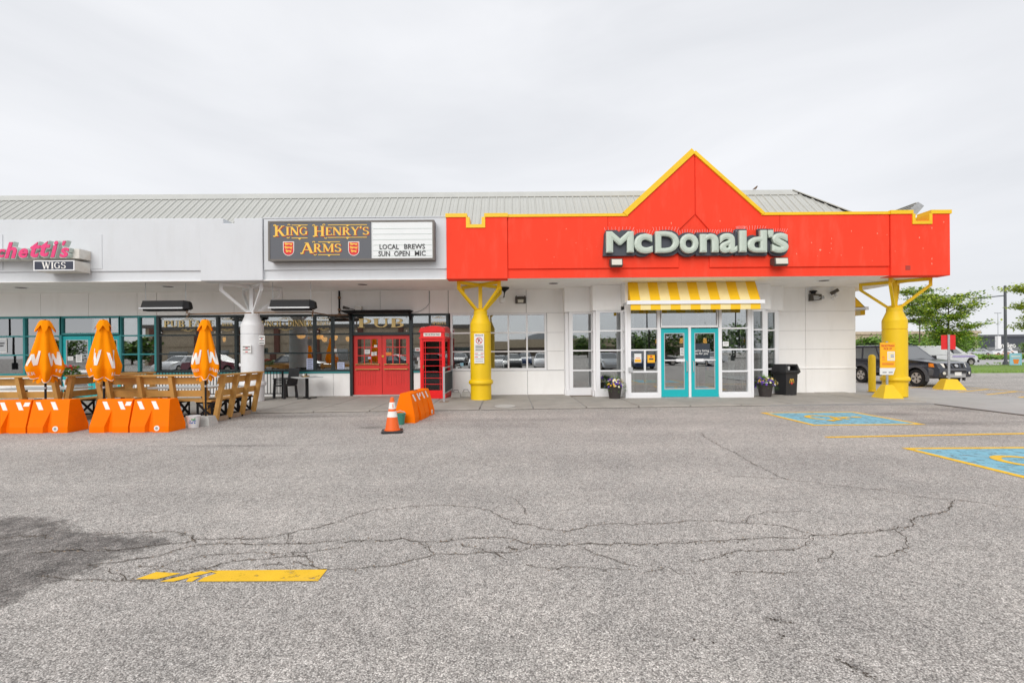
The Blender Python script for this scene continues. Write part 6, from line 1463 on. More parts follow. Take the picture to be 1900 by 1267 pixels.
t = thing('jacket', 'dark navy jacket draped over the left timber bench back', 'jacket', (-12.55, 11.04, 1.13)); mb = MB(); V = []
for i in range(13):
    row = []
    for j in range(13):
        u, v = i / 12, j / 12; x = (u - .5) * .62; s_ = (v - .5) * .9; y = max(-.085, min(.12, s_ * .35)); z = .025 - max(0, abs(s_) - .16) * .75
        z += .05 * noise.noise((u * 4, v * 4, 2)) + .035; y += .02 * noise.noise((u * 5, v * 5, 7)) * (1 if s_ > 0 else 1) - (.03 if s_ < -.16 else 0) + (.03 if s_ > .16 else 0)
        row.append(mb.bm.verts.new((x * (1 + .12 * math.sin(v * 7)), y, z)))
    V.append(row)
for i in range(12):
    for j in range(12): f = mb.bm.faces.new([V[i][j], V[i + 1][j], V[i + 1][j + 1], V[i][j + 1]]); f.smooth = True
o = mb.build('cloth', mk('navy_cloth', (.02, .025, .06), .9, .2, 6, .2, 60), t, world=False); so_ = o.modifiers.new('thickness', 'SOLIDIFY'); so_.thickness = .012
# black railing in front of the wall
t = thing('patio_railing', 'low black railing along the wall behind the benches', 'railing', (-11, 16.5, SW))
mb = MB(); mb.box(-13.6, -7.95, 16.48, 16.52, .98, 1.02); mb.build('top_rail', 'black', t); mb = MB(); mb.box(-13.6, -7.95, 16.485, 16.515, .20, .23); mb.build('bottom_rail', 'black', t)
mb = MB(); mb.box(-.009, .009, -.009, .009, -.375, .375); bl = mb.build('baluster', 'black', t, world=False); bl.location = (-13.6 + 11, 0, .605 - SW)
for k in range(1, 52): share(bl, t, (-13.6 + 11 + k * .1105, 0, .605 - SW))
for x in (-13.5, -10.8, -8.0):
    mb = MB(); mb.box(x - .02, x + .02, 16.479, 16.521, SW, .979); mb.build('railing_post', 'black', t)
# black armchair and the small table
X, Y = G(531, 738, SW); ch = thing('armchair', 'black plastic armchair with a slatted back beside the small table', 'chair', (X, Y - .05, SW), rad(-28))
w = .27
for sx in (-1, 1):
    for sy in (-1, 1):
        mb = MB(); mb.hexa([(sx * w - .035, sy * .25 - .035, 0), (sx * w + .035, sy * .25 - .035, 0), (sx * w + .035, sy * .25 + .035, 0), (sx * w - .035, sy * .25 + .035, 0), (sx * w * .95 - .03, sy * .22 - .03, .44 if sy > 0 else .66), (sx * w * .95 + .03, sy * .22 - .03, .44 if sy > 0 else .66), (sx * w * .95 + .03, sy * .22 + .03, .44 if sy > 0 else .66), (sx * w * .95 - .03, sy * .22 + .03, .44 if sy > 0 else .66)]); mb.build('leg', 'black_plastic', ch, world=False, bev=.008)
    mb = MB(); mb.box(sx * w - .035, sx * w + .035, -.27, .28, .66, .695); mb.build('armrest', 'black_plastic', ch, world=False, bev=.01)
    for z in (.50, .56, .61):
        mb = MB(); mb.box(sx * w - .012, sx * w + .012, -.20, .22, z, z + .03); mb.build('arm_slat', 'black_plastic', ch, world=False)
mb = MB(); mb.box(-w + .03, w - .03, -.27, .24, .42, .46); mb.build('seat', 'black_plastic', ch, world=False, bev=.012)
for k in range(6):
    x = -.23 + k * .092; mb = MB(); cz = .02 * math.cos(x * 6)
    mb.hexa([(x - .038, .235, .45), (x + .038, .235, .45), (x + .038, .262, .45), (x - .038, .262, .45), (x - .043, .36, .98 + cz), (x + .043, .36, .98 + cz), (x + .043, .385, .98 + cz), (x - .043, .385, .98 + cz)]); mb.build('back_slat', 'black_plastic', ch, world=False, bev=.005)
mb = MB(); mb.hexa([(-.29, .34, .95), (.29, .34, .95), (.29, .40, .95), (-.29, .40, .95), (-.28, .355, 1.03), (.28, .355, 1.03), (.28, .41, 1.03), (-.28, .41, 1.03)]); mb.build('top_rail', 'black_plastic', ch, world=False, bev=.015)
X, Y = G(572, 738.5, SW); tb = thing('small_table', 'small square white-topped table on a black pedestal by the pub wall', 'table', (X, Y - .1, SW), rad(38))
mb = MB(); mb.box(-.42, .42, -.42, .42, .715, .745); mb.build('table_top', 'table_grey', tb, world=False, bev=.008)
mb = MB(); mb.box(-.045, .045, -.045, .045, .03, .715); mb.build('pedestal', 'black', tb, world=False)
mb = MB(); mb.box(-.32, .32, -.04, .04, 0, .03); mb.box(-.04, .04, -.32, .32, .001, .031); mb.build('table_foot', 'black', tb, world=False)
t = thing('condiment_tray', 'small brass tray of jars on the white-topped table', 'tray', (X - .02, Y - .16, SW + .746))
mb = MB(); mb.lathe([(.12, 0), (.13, .01), (.13, .04), (.12, .04), (.12, .015), (.01, .015)], 18); mb.build('tray', 'brass', t, world=False)
for x, y, m in ((-.05, -.04, 'paper'), (.05, -.05, 'letter_black'), (0, .05, 'gold')):
    mb = MB(); mb.lathe([(.032, .016), (.032, .08), (.02, .10), (.02, .115), (.001, .115)], 12, (x, y)); mb.build('jar', m, t, world=False)

# --- flower tubs
def flower_tub(px, py, label, seed):
    X, Y = G(px, py, SW); t = thing('flower_pot', label, 'flower pot', (X, Y + .2, SW), group='dark tubs of pansies by the entrance'); r_ = random.Random(seed)
    mb = MB(); mb.lathe([(.175, 0), (.235, .38), (.25, .385), (.25, .43), (.225, .43), (.22, .38), (.01, .38)], 28); mb.build('pot', 'pot', t, world=False)
    mb = MB(); mb.lathe([(.222, .385), (.12, .40), (.01, .405)], 20); mb.build('soil', 'bark', t, world=False)
    mb = MB()
    def blade(p, d_, l, w):
        d_ = Vector(d_).normalized(); s_ = d_.cross(Vector((0, 0, 1))); s_ = s_.normalized() if s_.length > .01 else Vector((1, 0, 0)); p = Vector(p)
        mb.face([p, p + d_ * l * .5 + s_ * w, p + d_ * l - Vector((0, 0, l * .15)), p + d_ * l * .5 - s_ * w])
    for k in range(520):
        a = r_.uniform(0, 2 * PI); q = r_.random() ** .6; rr = .36 * q; z = .42 + .17 * (1 - q * q) + r_.uniform(-.05, .06) - (.20 * r_.random() if q > .8 else 0)
        blade((rr * math.cos(a), rr * math.sin(a), z), (math.cos(a) + r_.uniform(-.6, .6), math.sin(a) + r_.uniform(-.6, .6), r_.uniform(-.2, .9)), r_.uniform(.04, .085), .017)
    for k in range(34):
        a = r_.uniform(0, 2 * PI); blade((.05 * math.cos(a), .05 * math.sin(a), .45), (math.cos(a) * .35, math.sin(a) * .35, 1), r_.uniform(.26, .44), .010)
    o = mb.build('foliage', 'leaf', t, world=False, kind='stuff')
    for nm, mt, cnt, arc in (('purple_blossom', 'petal_purple', 46, (2.2, 5.2)), ('cream_blossom', 'petal_white', 26, (-1.9, .9)), ('yellow_blossom', 'petal_yellow', 22, (-2.6, 1.2))):
        mb = MB()
        for k in range(cnt):
            a = r_.uniform(*arc) if r_.random() < .75 else r_.uniform(0, 6.28); q = r_.uniform(.45, 1.05); rr = .36 * q; z = .50 + .13 * (1 - q * q) + r_.uniform(-.04, .07) - (.16 * r_.random() if q > .85 else 0)
            nrm = Vector((math.cos(a), math.sin(a), .7 + r_.uniform(-.3, .3))).normalized(); u_ = nrm.orthogonal().normalized(); v_ = nrm.cross(u_); c = Vector((rr * math.cos(a), rr * math.sin(a), z)); s_ = r_.uniform(.022, .036)
            for j in range(5):
                b = 2 * PI * j / 5; p = u_ * math.cos(b) + v_ * math.sin(b); p2 = u_ * math.cos(b + .6) + v_ * math.sin(b + .6); p3 = u_ * math.cos(b - .6) + v_ * math.sin(b - .6)
                mb.face([c, c + p3 * s_ * .8 + nrm * .006, c + p * s_ * 1.15 + nrm * .004, c + p2 * s_ * .8 + nrm * .006])
        mb.build(nm, mt, t, world=False, kind='stuff')
    return t
flower_tub(1143, 740, 'dark tub of purple and cream pansies left of the glass entrance', 21)
flower_tub(1426, 737, 'dark tub of pansies between entrance and litter bin', 34)

# --- litter bin
X, Y = G(1465, 733.5, SW); bn = thing('litter_bin', 'black litter bin with yellow arches and a hooded opening', 'litter bin', (X + .03, Y + .28, SW), rad(17))
b = .23; q = .255
mb = MB(); mb.hexa([(-b, -b, 0), (b, -b, 0), (b, b, 0), (-b, b, 0), (-q, -q, .72), (q, -q, .72), (q, q, .72), (-q, q, .72)]); mb.build('bin_body', 'black_plastic', bn, world=False, bev=.03)
mb = MB(); w0, w1, w2 = .275, .32, .25
mb.hexa([(-w0, -w0, .721), (w0, -w0, .721), (w0, w0, .721), (-w0, w0, .721), (-w1, -w1, .80), (w1, -w1, .80), (w1, w1, .80), (-w1, w1, .80)])
mb.build('hood_skirt', 'black_plastic', bn, world=False, bev=.015)
mb = MB()
mb.hexa([(-w1, .0, .801), (w1, .0, .801), (w1, w1, .801), (-w1, w1, .801), (-w2, .0, 1.06), (w2, .0, 1.06), (w2, w2, 1.06), (-w2, w2, 1.06)])
mb.hexa([(-w1, -w1, .801), (-.22, -w1, .801), (-.22, -.001, .801), (-w1, -.001, .801), (-w2, -w2, 1.06), (-.20, -w2, 1.06), (-.20, -.001, 1.06), (-w2, -.001, 1.06)])
mb.hexa([(.22, -w1, .801), (w1, -w1, .801), (w1, -.001, .801), (.22, -.001, .801), (.20, -w2, 1.06), (w2, -w2, 1.06), (w2, -.001, 1.06), (.20, -.001, 1.06)])
mb.hexa([(-.199, -w2 - .005, 1.01), (.199, -w2 - .005, 1.01), (.199, -.001, 1.01), (-.199, -.001, 1.01), (-.199, -w2, 1.06), (.199, -w2, 1.06), (.199, -.001, 1.06), (-.199, -.001, 1.06)])
mb.hexa([(-.219, -w1 + .004, .802), (.219, -w1 + .004, .802), (.219, -.30, .802), (-.219, -.30, .802), (-.215, -w1 + .02, .845), (.215, -w1 + .02, .845), (.215, -.30, .845), (-.215, -.30, .845)])
mb.build('hood', 'black_plastic', bn, world=False, bev=.012)
mb = MB()
for sx in (-1, 1):
    L = []; R = []
    for i in range(15):
        a = PI * i / 14; L.append((sx * .045 + .052 * math.cos(a), 0, .42 + .15 * math.sin(a))); R.append((sx * .045 + .032 * math.cos(a), 0, .42 + .115 * math.sin(a)))
    ys = lambda p, e: (p[0], -.23 - .025 * p[2] / .72 - .006 - e, p[2]); mb.strip([ys(p, .0005 * (sx + 1)) for p in L], [ys(p, .0005 * (sx + 1)) for p in R])
mb.build('arches_emblem', 'gold', bn, world=False)
mb = MB(); mb.face([ys((-.06, 0, .42), .001), ys((0, 0, .36), .001), ys((.06, 0, .42), .001), ys((.04, 0, .45), .001), ys((0, 0, .43), .001), ys((-.04, 0, .45), .001)]); mb.build('red_emblem', 'ink_red', bn, world=False)
mb = MB(); mb.lathe([(.03, .86), (.045, .95), (.048, .955), (.02, .99), (.01, .99)], 12, (-.08, -.2)); mb.build('paper_cup', 'paper', bn, world=False)

# --- utility cover in the slab
X, Y = G(937, 753.5, SW); t = thing('utility_cover', 'oval grey utility cover set in the sidewalk by the yellow column', 'utility cover', (X, Y, SW))
mb = MB(); mb.lathe([(.30, .001), (.30, .012), (.25, .013), (.25, .009)], 30, sx=1, sy=1.35); mb.build('cover_rim', 'concrete', t, world=False)
mb = MB(); mb.lathe([(.25, .002), (.25, .008), (.001, .008)], 30, sx=1, sy=1.35); mb.build('cover_plate', 'galv', t, world=False)

# --- signs on yellow pyramid bases, bollard
def pyramid(t, b, tp, h, rz=0):
    mb = MB(); mb.hexa([(-b, -b, 0), (b, -b, 0), (b, b, 0), (-b, b, 0), (-tp, -tp, h), (tp, -tp, h), (tp, tp, h), (-tp, tp, h)])
    mb.build('base', 'yellow_col', t, world=False, bev=.012)
X, Y = G(1645, 735, SW); t = thing('pickup_sign', 'yellow pedestrian pick up sign on a yellow pyramid base', 'sign', (Xp(1645.5, 15.12), 15.12, SW), rad(-6))
pyramid(t, .30, .11, .42)
mb = MB(); mb.box(-.025, .025, -.02, .02, .42, 1.80); mb.build('post', 'galv', t, world=False)
mb = MB(); mb.box(-.225, .215, -.045, -.021, .955, 1.76); mb.build('sign_plate', 'sign_orange', t, world=False)
mb = MB(); mb.hexa([(-.235, -.046, .735), (.155, -.046, .735), (.155, -.022, .735), (-.235, -.022, .735), (-.235, -.046, .953), (.225, -.046, .953), (.225, -.022, .953), (-.235, -.022, .953)]); mb.build('lower_plate', 'paper', t, world=False)
for body, x0, x1, z0, z1, m in (('PEDESTRIAN', -.19, .19, 1.625, 1.69, 'ink_red'), ('PICK UP', -.12, .12, 1.53, 1.595, 'ink_red')):
    mb = MB(); text_into(mb, body, x0, x1, z0, z1, -.0465, .002, .02); mb.build('lettering', m, t, world=False)
mb = MB(); mb.box(-.015, .205, -.0475, -.0455, 1.185, 1.475); mb.build('picture_frame', 'paper', t, world=False)
for x0, x1, z0, z1, m in ((.01, .18, 1.22, 1.45, 'awn_cream'), (.07, .175, 1.27, 1.39, 'paper'), (.08, .175, 1.30, 1.325, 'letter_black'), (.08, .17, 1.36, 1.375, 'letter_black')):
    mb = MB(); y = -.048 - .001 * (1 if m == 'awn_cream' else 2 if m == 'paper' else 3); mb.box(x0, x1, y, y + .0009, z0, z1); mb.build('picture_patch', m, t, world=False)
for x0, x1, z in ((-.17, -.10, 1.30), (-.17, -.09, 1.27), (-.17, -.08, 1.21), (-.17, .18, 1.10), (-.17, .17, 1.055)):
    mb = MB(); mb.box(x0, x1, -.0472, -.0455, z, z + .022); mb.build('printed_line', 'orange_print' if z > 1.08 else 'ink_red', t, world=False)
for x0, x1 in ((-.16, -.04), (.02, .14)):
    mb = MB(); mb.box(x0, x1, -.048, -.0465, .80, .825); mb.build('printed_line', 'ink', t, world=False)
X, Y = G(1774, 723, .0); t = thing('road_sign', 'red rectangular sign on a grey post in a yellow pyramid base', 'sign', (X, Y + .3, 0), rad(-16))
pyramid(t, .38, .18, .40)
mb = MB(); mb.box(-.035, .035, -.02, .02, .40, 2.16); mb.build('post', 'galv', t, world=False)
for s in range(14):
    mb = MB(); mb.box(-.006, .006, -.0215, -.0202, .5 + s * .11, .512 + s * .11); mb.build('post_hole', 'dark', t, world=False)
mb = MB(); mb.box(-.235, .235, .021, .032, 1.57, 2.14); mb.build('sign_plate', 'red_sign', t, world=False, bev=.003)
X, Y = G(1622, 726.5, SW); t = thing('bollard', 'yellow bollard between building corner and pick up sign', 'bollard', (X, Y + .1, SW))
mb = MB(); mb.lathe([(.115, 0), (.115, 1.25), (.10, 1.31), (.06, 1.35), (.005, 1.36)], 24); mb.build('bollard_post', 'yellow_col', t, world=False)
mb = MB(); mb.lathe([(.155, 0), (.155, .012), (.12, .014)], 24); mb.build('base_ring', 'yellow_trim', t, world=False)

# ================================================================== VEHICLES
def wheel(par, x, y, r, w, side, rimm='rim', spokes=5):
    wp = part('wheel', par, (x, y, r))
    s = side
    mb = MB(); n = 36; prof = [(r * .60, -w / 2), (r * .93, -w / 2), (r, -w * .36), (r, w * .36), (r * .93, w / 2), (r * .60, w / 2)]
    for i in range(n):
        pass
    rings = []
    for rr_, yy in prof: rings.append([mb.bm.verts.new((rr_ * math.cos(2 * PI * k / n), yy, rr_ * math.sin(2 * PI * k / n))) for k in range(n)])
    for i in range(len(rings)):
        A, B = rings[i], rings[(i + 1) % len(rings)]
        for k in range(n): f = mb.bm.faces.new([A[k], A[(k + 1) % n], B[(k + 1) % n], B[k]]); f.smooth = True
    mb.build('tyre', 'tyre', wp, world=False)
    mb = MB(); yo = s * (w / 2 - .03)
    for k in range(spokes):
        a = 2 * PI * k / spokes + .3; da = .36
        P = lambda rad_, an, y: (rad_ * math.cos(an), y, rad_ * math.sin(an))
        mb.hexa([P(r * .12, a - .7, yo - .02 * s), P(r * .12, a + .7, yo - .02 * s), P(r * .12, a + .7, yo + .012 * s), P(r * .12, a - .7, yo + .012 * s), P(r * .58, a - da, yo - .02 * s), P(r * .58, a + da, yo - .02 * s), P(r * .58, a + da, yo + .02 * s), P(r * .58, a - da, yo + .02 * s)])
    L = [(r * .61 * math.cos(2 * PI * k / n), yo + .022 * s, r * .61 * math.sin(2 * PI * k / n)) for k in range(n + 1)]; R_ = [(r * .53 * math.cos(2 * PI * k / n), yo + .01 * s, r * .53 * math.sin(2 * PI * k / n)) for k in range(n + 1)]
    mb.strip(L, R_)
    mb.build('rim', rimm, wp, world=False)
    mb = MB(); L = [(r * .60 * math.cos(2 * PI * k / n), yo - .05 * s, r * .60 * math.sin(2 * PI * k / n)) for k in range(n)]; mb.face(L); mb.build('wheel_well', 'dark', wp, world=False)
def car_shell(t, p, paint):
    """side profile with cut-out wheel arches, tapered in plan; separate tapered cabin with glass panels"""
    xf, xr, r, ax, bx = p['front'], p['rear'], p['arch'], p['ax_f'], p['ax_r']; zb, hw = p['sill'], p['hw']
    def arch_(cx, n=10): return [(cx + r * math.cos(PI - PI * k / n), p['wr'] + r * math.sin(PI - PI * k / n)) for k in range(n + 1)]
    low = [(xr + .06, zb)] + [q for q in arch_(bx) if q[1] > zb] + [q for q in arch_(ax) if q[1] > zb] + [(xf - .08, zb)]
    up = p['upper']
    poly = low + up
    mb = MB(); bm = mb.bm; n = len(poly)
    def ring(y, taper):
        out_ = []
        for x, z in poly:
            k = 1.0
            e = max(0, (x - (xf - .55)) / .55); k -= .16 * e * e
            e = max(0, ((xr + .4) - x) / .4); k -= .07 * e * e
            k *= 1 - taper * max(0, (z - p['belt'] * .72)) * .25
            out_.append(bm.verts.new((x, y * k, z)))
        return out_
    rings = [ring(-hw, 1), ring(-hw * .93, 0), ring(-hw * .5, 0), ring(hw * .5, 0), ring(hw * .93, 0), ring(hw, 1)]
    for vs, k in ((rings[1], .018), (rings[4], .018)):
        for v in vs:
            if v.co.z > p['belt'] * .8: v.co.z += k
    for vs in (rings[2], rings[3]):
        for v in vs:
            if v.co.z > p['belt'] * .8: v.co.z += .035
    for i in range(5):
        for j in range(n): bm.faces.new([rings[i][j], rings[i][(j + 1) % n], rings[i + 1][(j + 1) % n], rings[i + 1][j]])
    bm.faces.new(rings[0][::-1]); bm.faces.new(rings[5])
    bmesh.ops.recalc_face_normals(bm, faces=bm.faces[:])
    mb.build('body', paint, t, world=False, bev=.02)
    c = p['cabin']; bz, rz_ = p['belt'], p['roofz']; b0, b1, t0, t1 = c; wb, wt = hw * .955, hw * p.get('roofw', .78)
    B = [(b0, -wb, bz - .02), (b1, -wb, bz - .02), (b1, wb, bz - .02), (b0, wb, bz - .02)]; T = [(t0, -wt, rz_), (t1, -wt, rz_), (t1, wt, rz_), (t0, wt, rz_)]
    mb = MB(); mb.hexa(B + T); mb.build('cabin', paint, t, world=False, bev=.035)
    mb = MB(); mb.hexa([(t0 + .06, -wt + .06, rz_ - .005), (t1 - .08, -wt + .06, rz_ - .005), (t1 - .08, wt - .06, rz_ - .005), (t0 + .06, wt - .06, rz_ - .005), (t0 + .16, -wt + .16, rz_ + .03), (t1 - .2, -wt + .16, rz_ + .03), (t1 - .2, wt - .16, rz_ + .03), (t0 + .16, wt - .16, rz_ + .03)]); mb.build('roof', paint, t, world=False, bev=.01)
    def panel(q, nm, mat='glass_solid'):
        a, b, c_, d_ = [Vector(v) for v in q]; nrm = (b - a).cross(d_ - a).normalized(); mid = (a + b + c_ + d_) / 4
        if nrm.dot(mid - Vector(((b0 + b1) / 2, 0, bz))) < 0: nrm = -nrm
        mb = MB(); mb.faces([v - nrm * .02 for v in (a, b, c_, d_)] + [v + nrm * .006 for v in (a, b, c_, d_)], [(0, 1, 2, 3), (4, 5, 6, 7), (0, 1, 5, 4), (1, 2, 6, 5), (2, 3, 7, 6), (3, 0, 4, 7)]); bmesh.ops.recalc_face_normals(mb.bm, faces=mb.bm.faces[:]); mb.build(nm, mat, t, world=False)
    lp = lambda A, Bv, u: tuple(a + (b - a) * u for a, b in zip(A, Bv))
    def patch(A, Bv, C, D, u0, u1, v0, v1): # A,B bottom; D,C top
        f = lambda u, v: lp(lp(A, Bv, u), lp(D, C, u), v); return [f(u0, v0), f(u1, v0), f(u1, v1), f(u0, v1)]
    panel(patch(B[1], B[2], T[2], T[1], .06, .94, .10, .92), 'windscreen'); panel(patch(B[0], B[3], T[3], T[0], .08, .92, .16, .88), 'rear_window')
    for s, (A, Bv, C, D) in ((-1, (B[0], B[1], T[1], T[0])), (1, (B[3], B[2], T[2], T[3]))):
        for u0, u1 in p['panes']: panel(patch(A, Bv, C, D, u0, u1, .12, .86), 'side_window')
    for x in (ax, bx):
        for s in (-1, 1): wheel(t, x, s * (hw - .13), p['wr'], .24, s, p.get('rim', 'rim'), p.get('spokes', 5))
    mb = MB(); mb.box(xr + .3, xf - .3, -hw * .8, hw * .8, zb - .05, zb + .1); mb.build('underbody', 'dark', t, world=False)
M['glass_solid'] = mk('dark_car_glass', (.035, .042, .045), .06, .1, 1, spec=.9)
b_ = M['glass_solid'].node_tree.nodes['Principled BSDF']; b_.inputs['IOR'].default_value = 2.3

# the dark SUV
fr = Vector((18.15, 20.28)); rrp = Vector((17.75, 22.95))
hd2 = (Vector((17.28, 20.2)) - Vector((16.9, 22.75))).normalized()
ang = math.atan2(hd2.y, hd2.x)
mid_f = Vector((17.28, 20.2)) + Vector((-hd2.y, hd2.x)) * .80
cen = mid_f - hd2 * 1.36
sv = thing('parked_car', 'dark grey SUV parked beyond the yellow corner column', 'car', (cen.x, cen.y, 0), ang)
P = dict(front=2.24, rear=-2.28, arch=.45, wr=.375, ax_f=1.36, ax_r=-1.34, sill=.42, hw=.90, belt=1.10,
         upper=[(2.20, .46), (2.24, .62), (2.22, .80), (2.10, .97), (1.85, 1.04), (1.2, 1.10), (.78, 1.14), (-2.1, 1.16), (-2.27, .95), (-2.28, .5)], cabin=(-2.12, .80, -1.98, .02), roofz=1.76, roofw=.76,
         panes=((.05, .27), (.31, .60), (.64, .90)))
car_shell(sv, P, 'suv_paint')
for s in (-1, 1):
    for cx in (P['ax_f'], P['ax_r']):          # wheel arch flares
        mb = MB(); n = 12; I0, I1, O0, O1 = [], [], [], []
        for k in range(n + 1):
            a = PI * 1.08 - PI * 1.16 * k / n; c_, s_ = math.cos(a), math.sin(a)
            I0.append((cx + .44 * c_, s * .86, .375 + .44 * s_)); I1.append((cx + .44 * c_, s * .945, .375 + .44 * s_)); O1.append((cx + .53 * c_, s * .925, .375 + .53 * s_)); O0.append((cx + .54 * c_, s * .86, .375 + .54 * s_))
        mb.strip(I0, I1); mb.strip(I1, O1); mb.strip(O1, O0); bmesh.ops.recalc_face_normals(mb.bm, faces=mb.bm.faces[:]); mb.build('wheel_flare', 'suv_plastic', sv, world=False)
    mb = MB(); mb.hexa([(2.02, s * .50, .82), (2.235, s * .50, .82), (2.06, s * .80, .84), (1.92, s * .80, .84), (1.98, s * .48, 1.0), (2.165, s * .50, .985), (2.0, s * .795, 1.0), (1.9, s * .79, 1.0)]); bmesh.ops.recalc_face_normals(mb.bm, faces=mb.bm.faces[:]); mb.build('headlight', 'head_lens', sv, world=False, bev=.008)
    mb = MB(); mb.hexa([(1.88, s * .74, .84), (2.075, s * .785, .84), (1.94, s * .868, .85), (1.86, s * .86, .85), (1.86, s * .74, 1.0), (2.01, s * .785, 1.0), (1.9, s * .86, 1.0), (1.84, s * .85, 1.0)]); bmesh.ops.recalc_face_normals(mb.bm, faces=mb.bm.faces[:]); mb.build('indicator', 'amber', sv, world=False, bev=.006)
    mb = MB(); mb.hexa([(.50, s * .88, 1.14), (.62, s * .88, 1.14), (.62, s * 1.06, 1.13), (.54, s * 1.06, 1.13), (.50, s * .88, 1.30), (.60, s * .88, 1.30), (.60, s * 1.07, 1.30), (.54, s * 1.07, 1.30)]); bmesh.ops.recalc_face_normals(mb.bm, faces=mb.bm.faces[:]); mb.build('wing_mirror', 'black', sv, world=False, bev=.02)
    mb = MB(); mb.tube([(-1.85, s * .62, 1.80), (-1.7, s * .62, 1.87), (-.3, s * .62, 1.87), (-.05, s * .62, 1.80)], .022, 8); mb.build('roof_rail', 'black', sv, world=False)
    mb = MB(); mb.lathe([(.001, 0), (.055, 0), (.06, .02), (.001, .03)], 14); o = mb.build('fog_lamp', 'head_lens', sv, world=False); o.rotation_euler = (PI / 2, 0, PI / 2 + s * .3); o.location = (2.26, s * .60, .60)
    for z0, z1 in ((.52, .62),):
        mb = MB(); mb.box(-.86, .88, s * .905 - .02, s * .905 + .02, z0, z1); mb.build('side_moulding', 'suv_plastic', sv, world=False, bev=.01)
    for x in (-.35, .55):
        mb = MB(); mb.box(x - .004, x + .004, s * .90 - .006, s * .90 + .004, .50, 1.08); mb.build('door_seam', 'dark', sv, world=False)
    for x in (-.25, .0):
        mb = MB(); mb.box(x - .7 if x < 0 else x - .2, x - .5 if x < 0 else x, s * .905 - .02, s * .905 + .025, .97, 1.01); mb.build('door_handle', 'black', sv, world=False)
mb = MB(); bp = [(-.90, 1.86), (-.72, 2.14), (-.35, 2.27), (.35, 2.27), (.72, 2.14), (.90, 1.86)]
lo_ = [(x, y) for y, x in bp]
def ringb(z, k, dx=0): return [(x * 1.0 + dx, y * k, z) for x, y in lo_]
R0, R1, R2_, R3 = ringb(.40, .97, -.06), ringb(.52, 1.0, .03), ringb(.72, 1.0, .035), ringb(.80, .985, -.02)
mb.strip(R0, R1); mb.strip(R1, R2_); mb.strip(R2_, R3); bk2 = [(1.8, y, .80) for x, y in lo_]; mb.strip(R3, bk2); mb.strip([(1.9, y, .40) for x, y in lo_], R0)
bmesh.ops.recalc_face_normals(mb.bm, faces=mb.bm.faces[:]); mb.build('front_bumper', 'suv_plastic', sv, world=False)
mb = MB(); mb.box(2.285, 2.31, -.42, .42, .62, .70); mb.build('air_intake', 'dark', sv, world=False)
mb = MB(); mb.hexa([(2.23, -.46, .42), (2.30, -.40, .42), (2.30, .40, .42), (2.23, .46, .42), (2.25, -.42, .58), (2.315, -.36, .56), (2.315, .36, .56), (2.25, .42, .58)]); mb.build('skid_plate', 'alu', sv, world=False)
mb = MB(); mb.box(2.317, 2.325, -.16, .16, .50, .64); mb.build('number_plate', 'paper', sv, world=False)
mb = MB(); mb.hexa([(2.05, -.47, .81), (2.255, -.47, .81), (2.255, .47, .81), (2.05, .47, .81), (2.0, -.45, .99), (2.175, -.45, .99), (2.175, .45, .99), (2.0, .45, .99)]); mb.build('grille', 'dark', sv, world=False)
for s in (-1, 1):
    for y in (.16, .36):
        mb = MB(); mb.hexa([(2.20, s * y - .04, .81), (2.275, s * y - .04, .81), (2.275, s * y + .04, .81), (2.20, s * y + .04, .81), (2.12, s * (y + .06) - .04, .99), (2.195, s * (y + .06) - .04, .99), (2.195, s * (y + .06) + .04, .99), (2.12, s * (y + .06) + .04, .99)]); mb.build('grille_bar', 'suv_paint', sv, world=False)
mb = MB(); mb.lathe([(.05, 0), (.065, 0), (.065, .015), (.05, .015)], 20, sx=1.3); o = mb.build('round_badge', 'alu', sv, world=False); o.rotation_euler = (rad(66), 0, PI / 2); o.location = (2.245, 0, .90)
mb = MB(); mb.box(-.07, .07, -.012, .012, .004, .02); o = mb.build('badge_bar', 'alu', sv, world=False); o.rotation_euler = (rad(66), 0, PI / 2); o.location = (2.245, 0, .90)
for k in (-1.6, -1.0, -.4):
    mb = MB(); mb.tube([(k, -.62, 1.87), (k, .62, 1.87)], .016, 6); mb.build('rack_bar', 'black', sv, world=False)
mb = MB(); mb.tube([(.80, -.72, 1.135), (.83, 0, 1.17), (.80, .72, 1.135)], .018, 6); mb.build('wiper_cowl', 'black', sv, world=False)

# white van on the road beyond the lawn
vn = thing('van', 'white van passing on the road behind the SUV and red sign', 'van', (41.0, 45.3, 0), 0)
Pv = dict(front=2.75, rear=-2.75, arch=.42, wr=.34, ax_f=1.95, ax_r=-1.75, sill=.30, hw=.95, belt=1.05, upper=[(2.70, .36), (2.76, .55), (2.70, .85), (2.35, 1.02), (1.75, 1.12), (-2.7, 1.12), (-2.76, .8), (-2.75, .4)], cabin=(-2.68, 1.72, -2.6, .55), roofz=1.86, roofw=.86, panes=((.70, .90),), rim='rim')
car_shell(vn, Pv, 'white_paint')
mb = MB(); mb.box(2.5, 2.79, -.86, .86, .32, .52); mb.build('front_bumper', 'black_plastic', vn, world=False, bev=.04)
for s in (-1, 1):
    mb = MB(); mb.hexa([(2.4, s * .62, .72), (2.72, s * .55, .72), (2.62, s * .82, .74), (2.3, s * .88, .74), (2.3, s * .66, .95), (2.5, s * .6, .93), (2.4, s * .82, .95), (2.2, s * .88, .95)]); bmesh.ops.recalc_face_normals(mb.bm, faces=mb.bm.faces[:]); mb.build('headlight', 'head_lens', vn, world=False)
mb = MB(); mb.box(.2, 2.3, -.975, -.955, .82, .94); mb.build('side_stripe', mk('lilac_stripe', (.45, .36, .70), .4), vn, world=False)

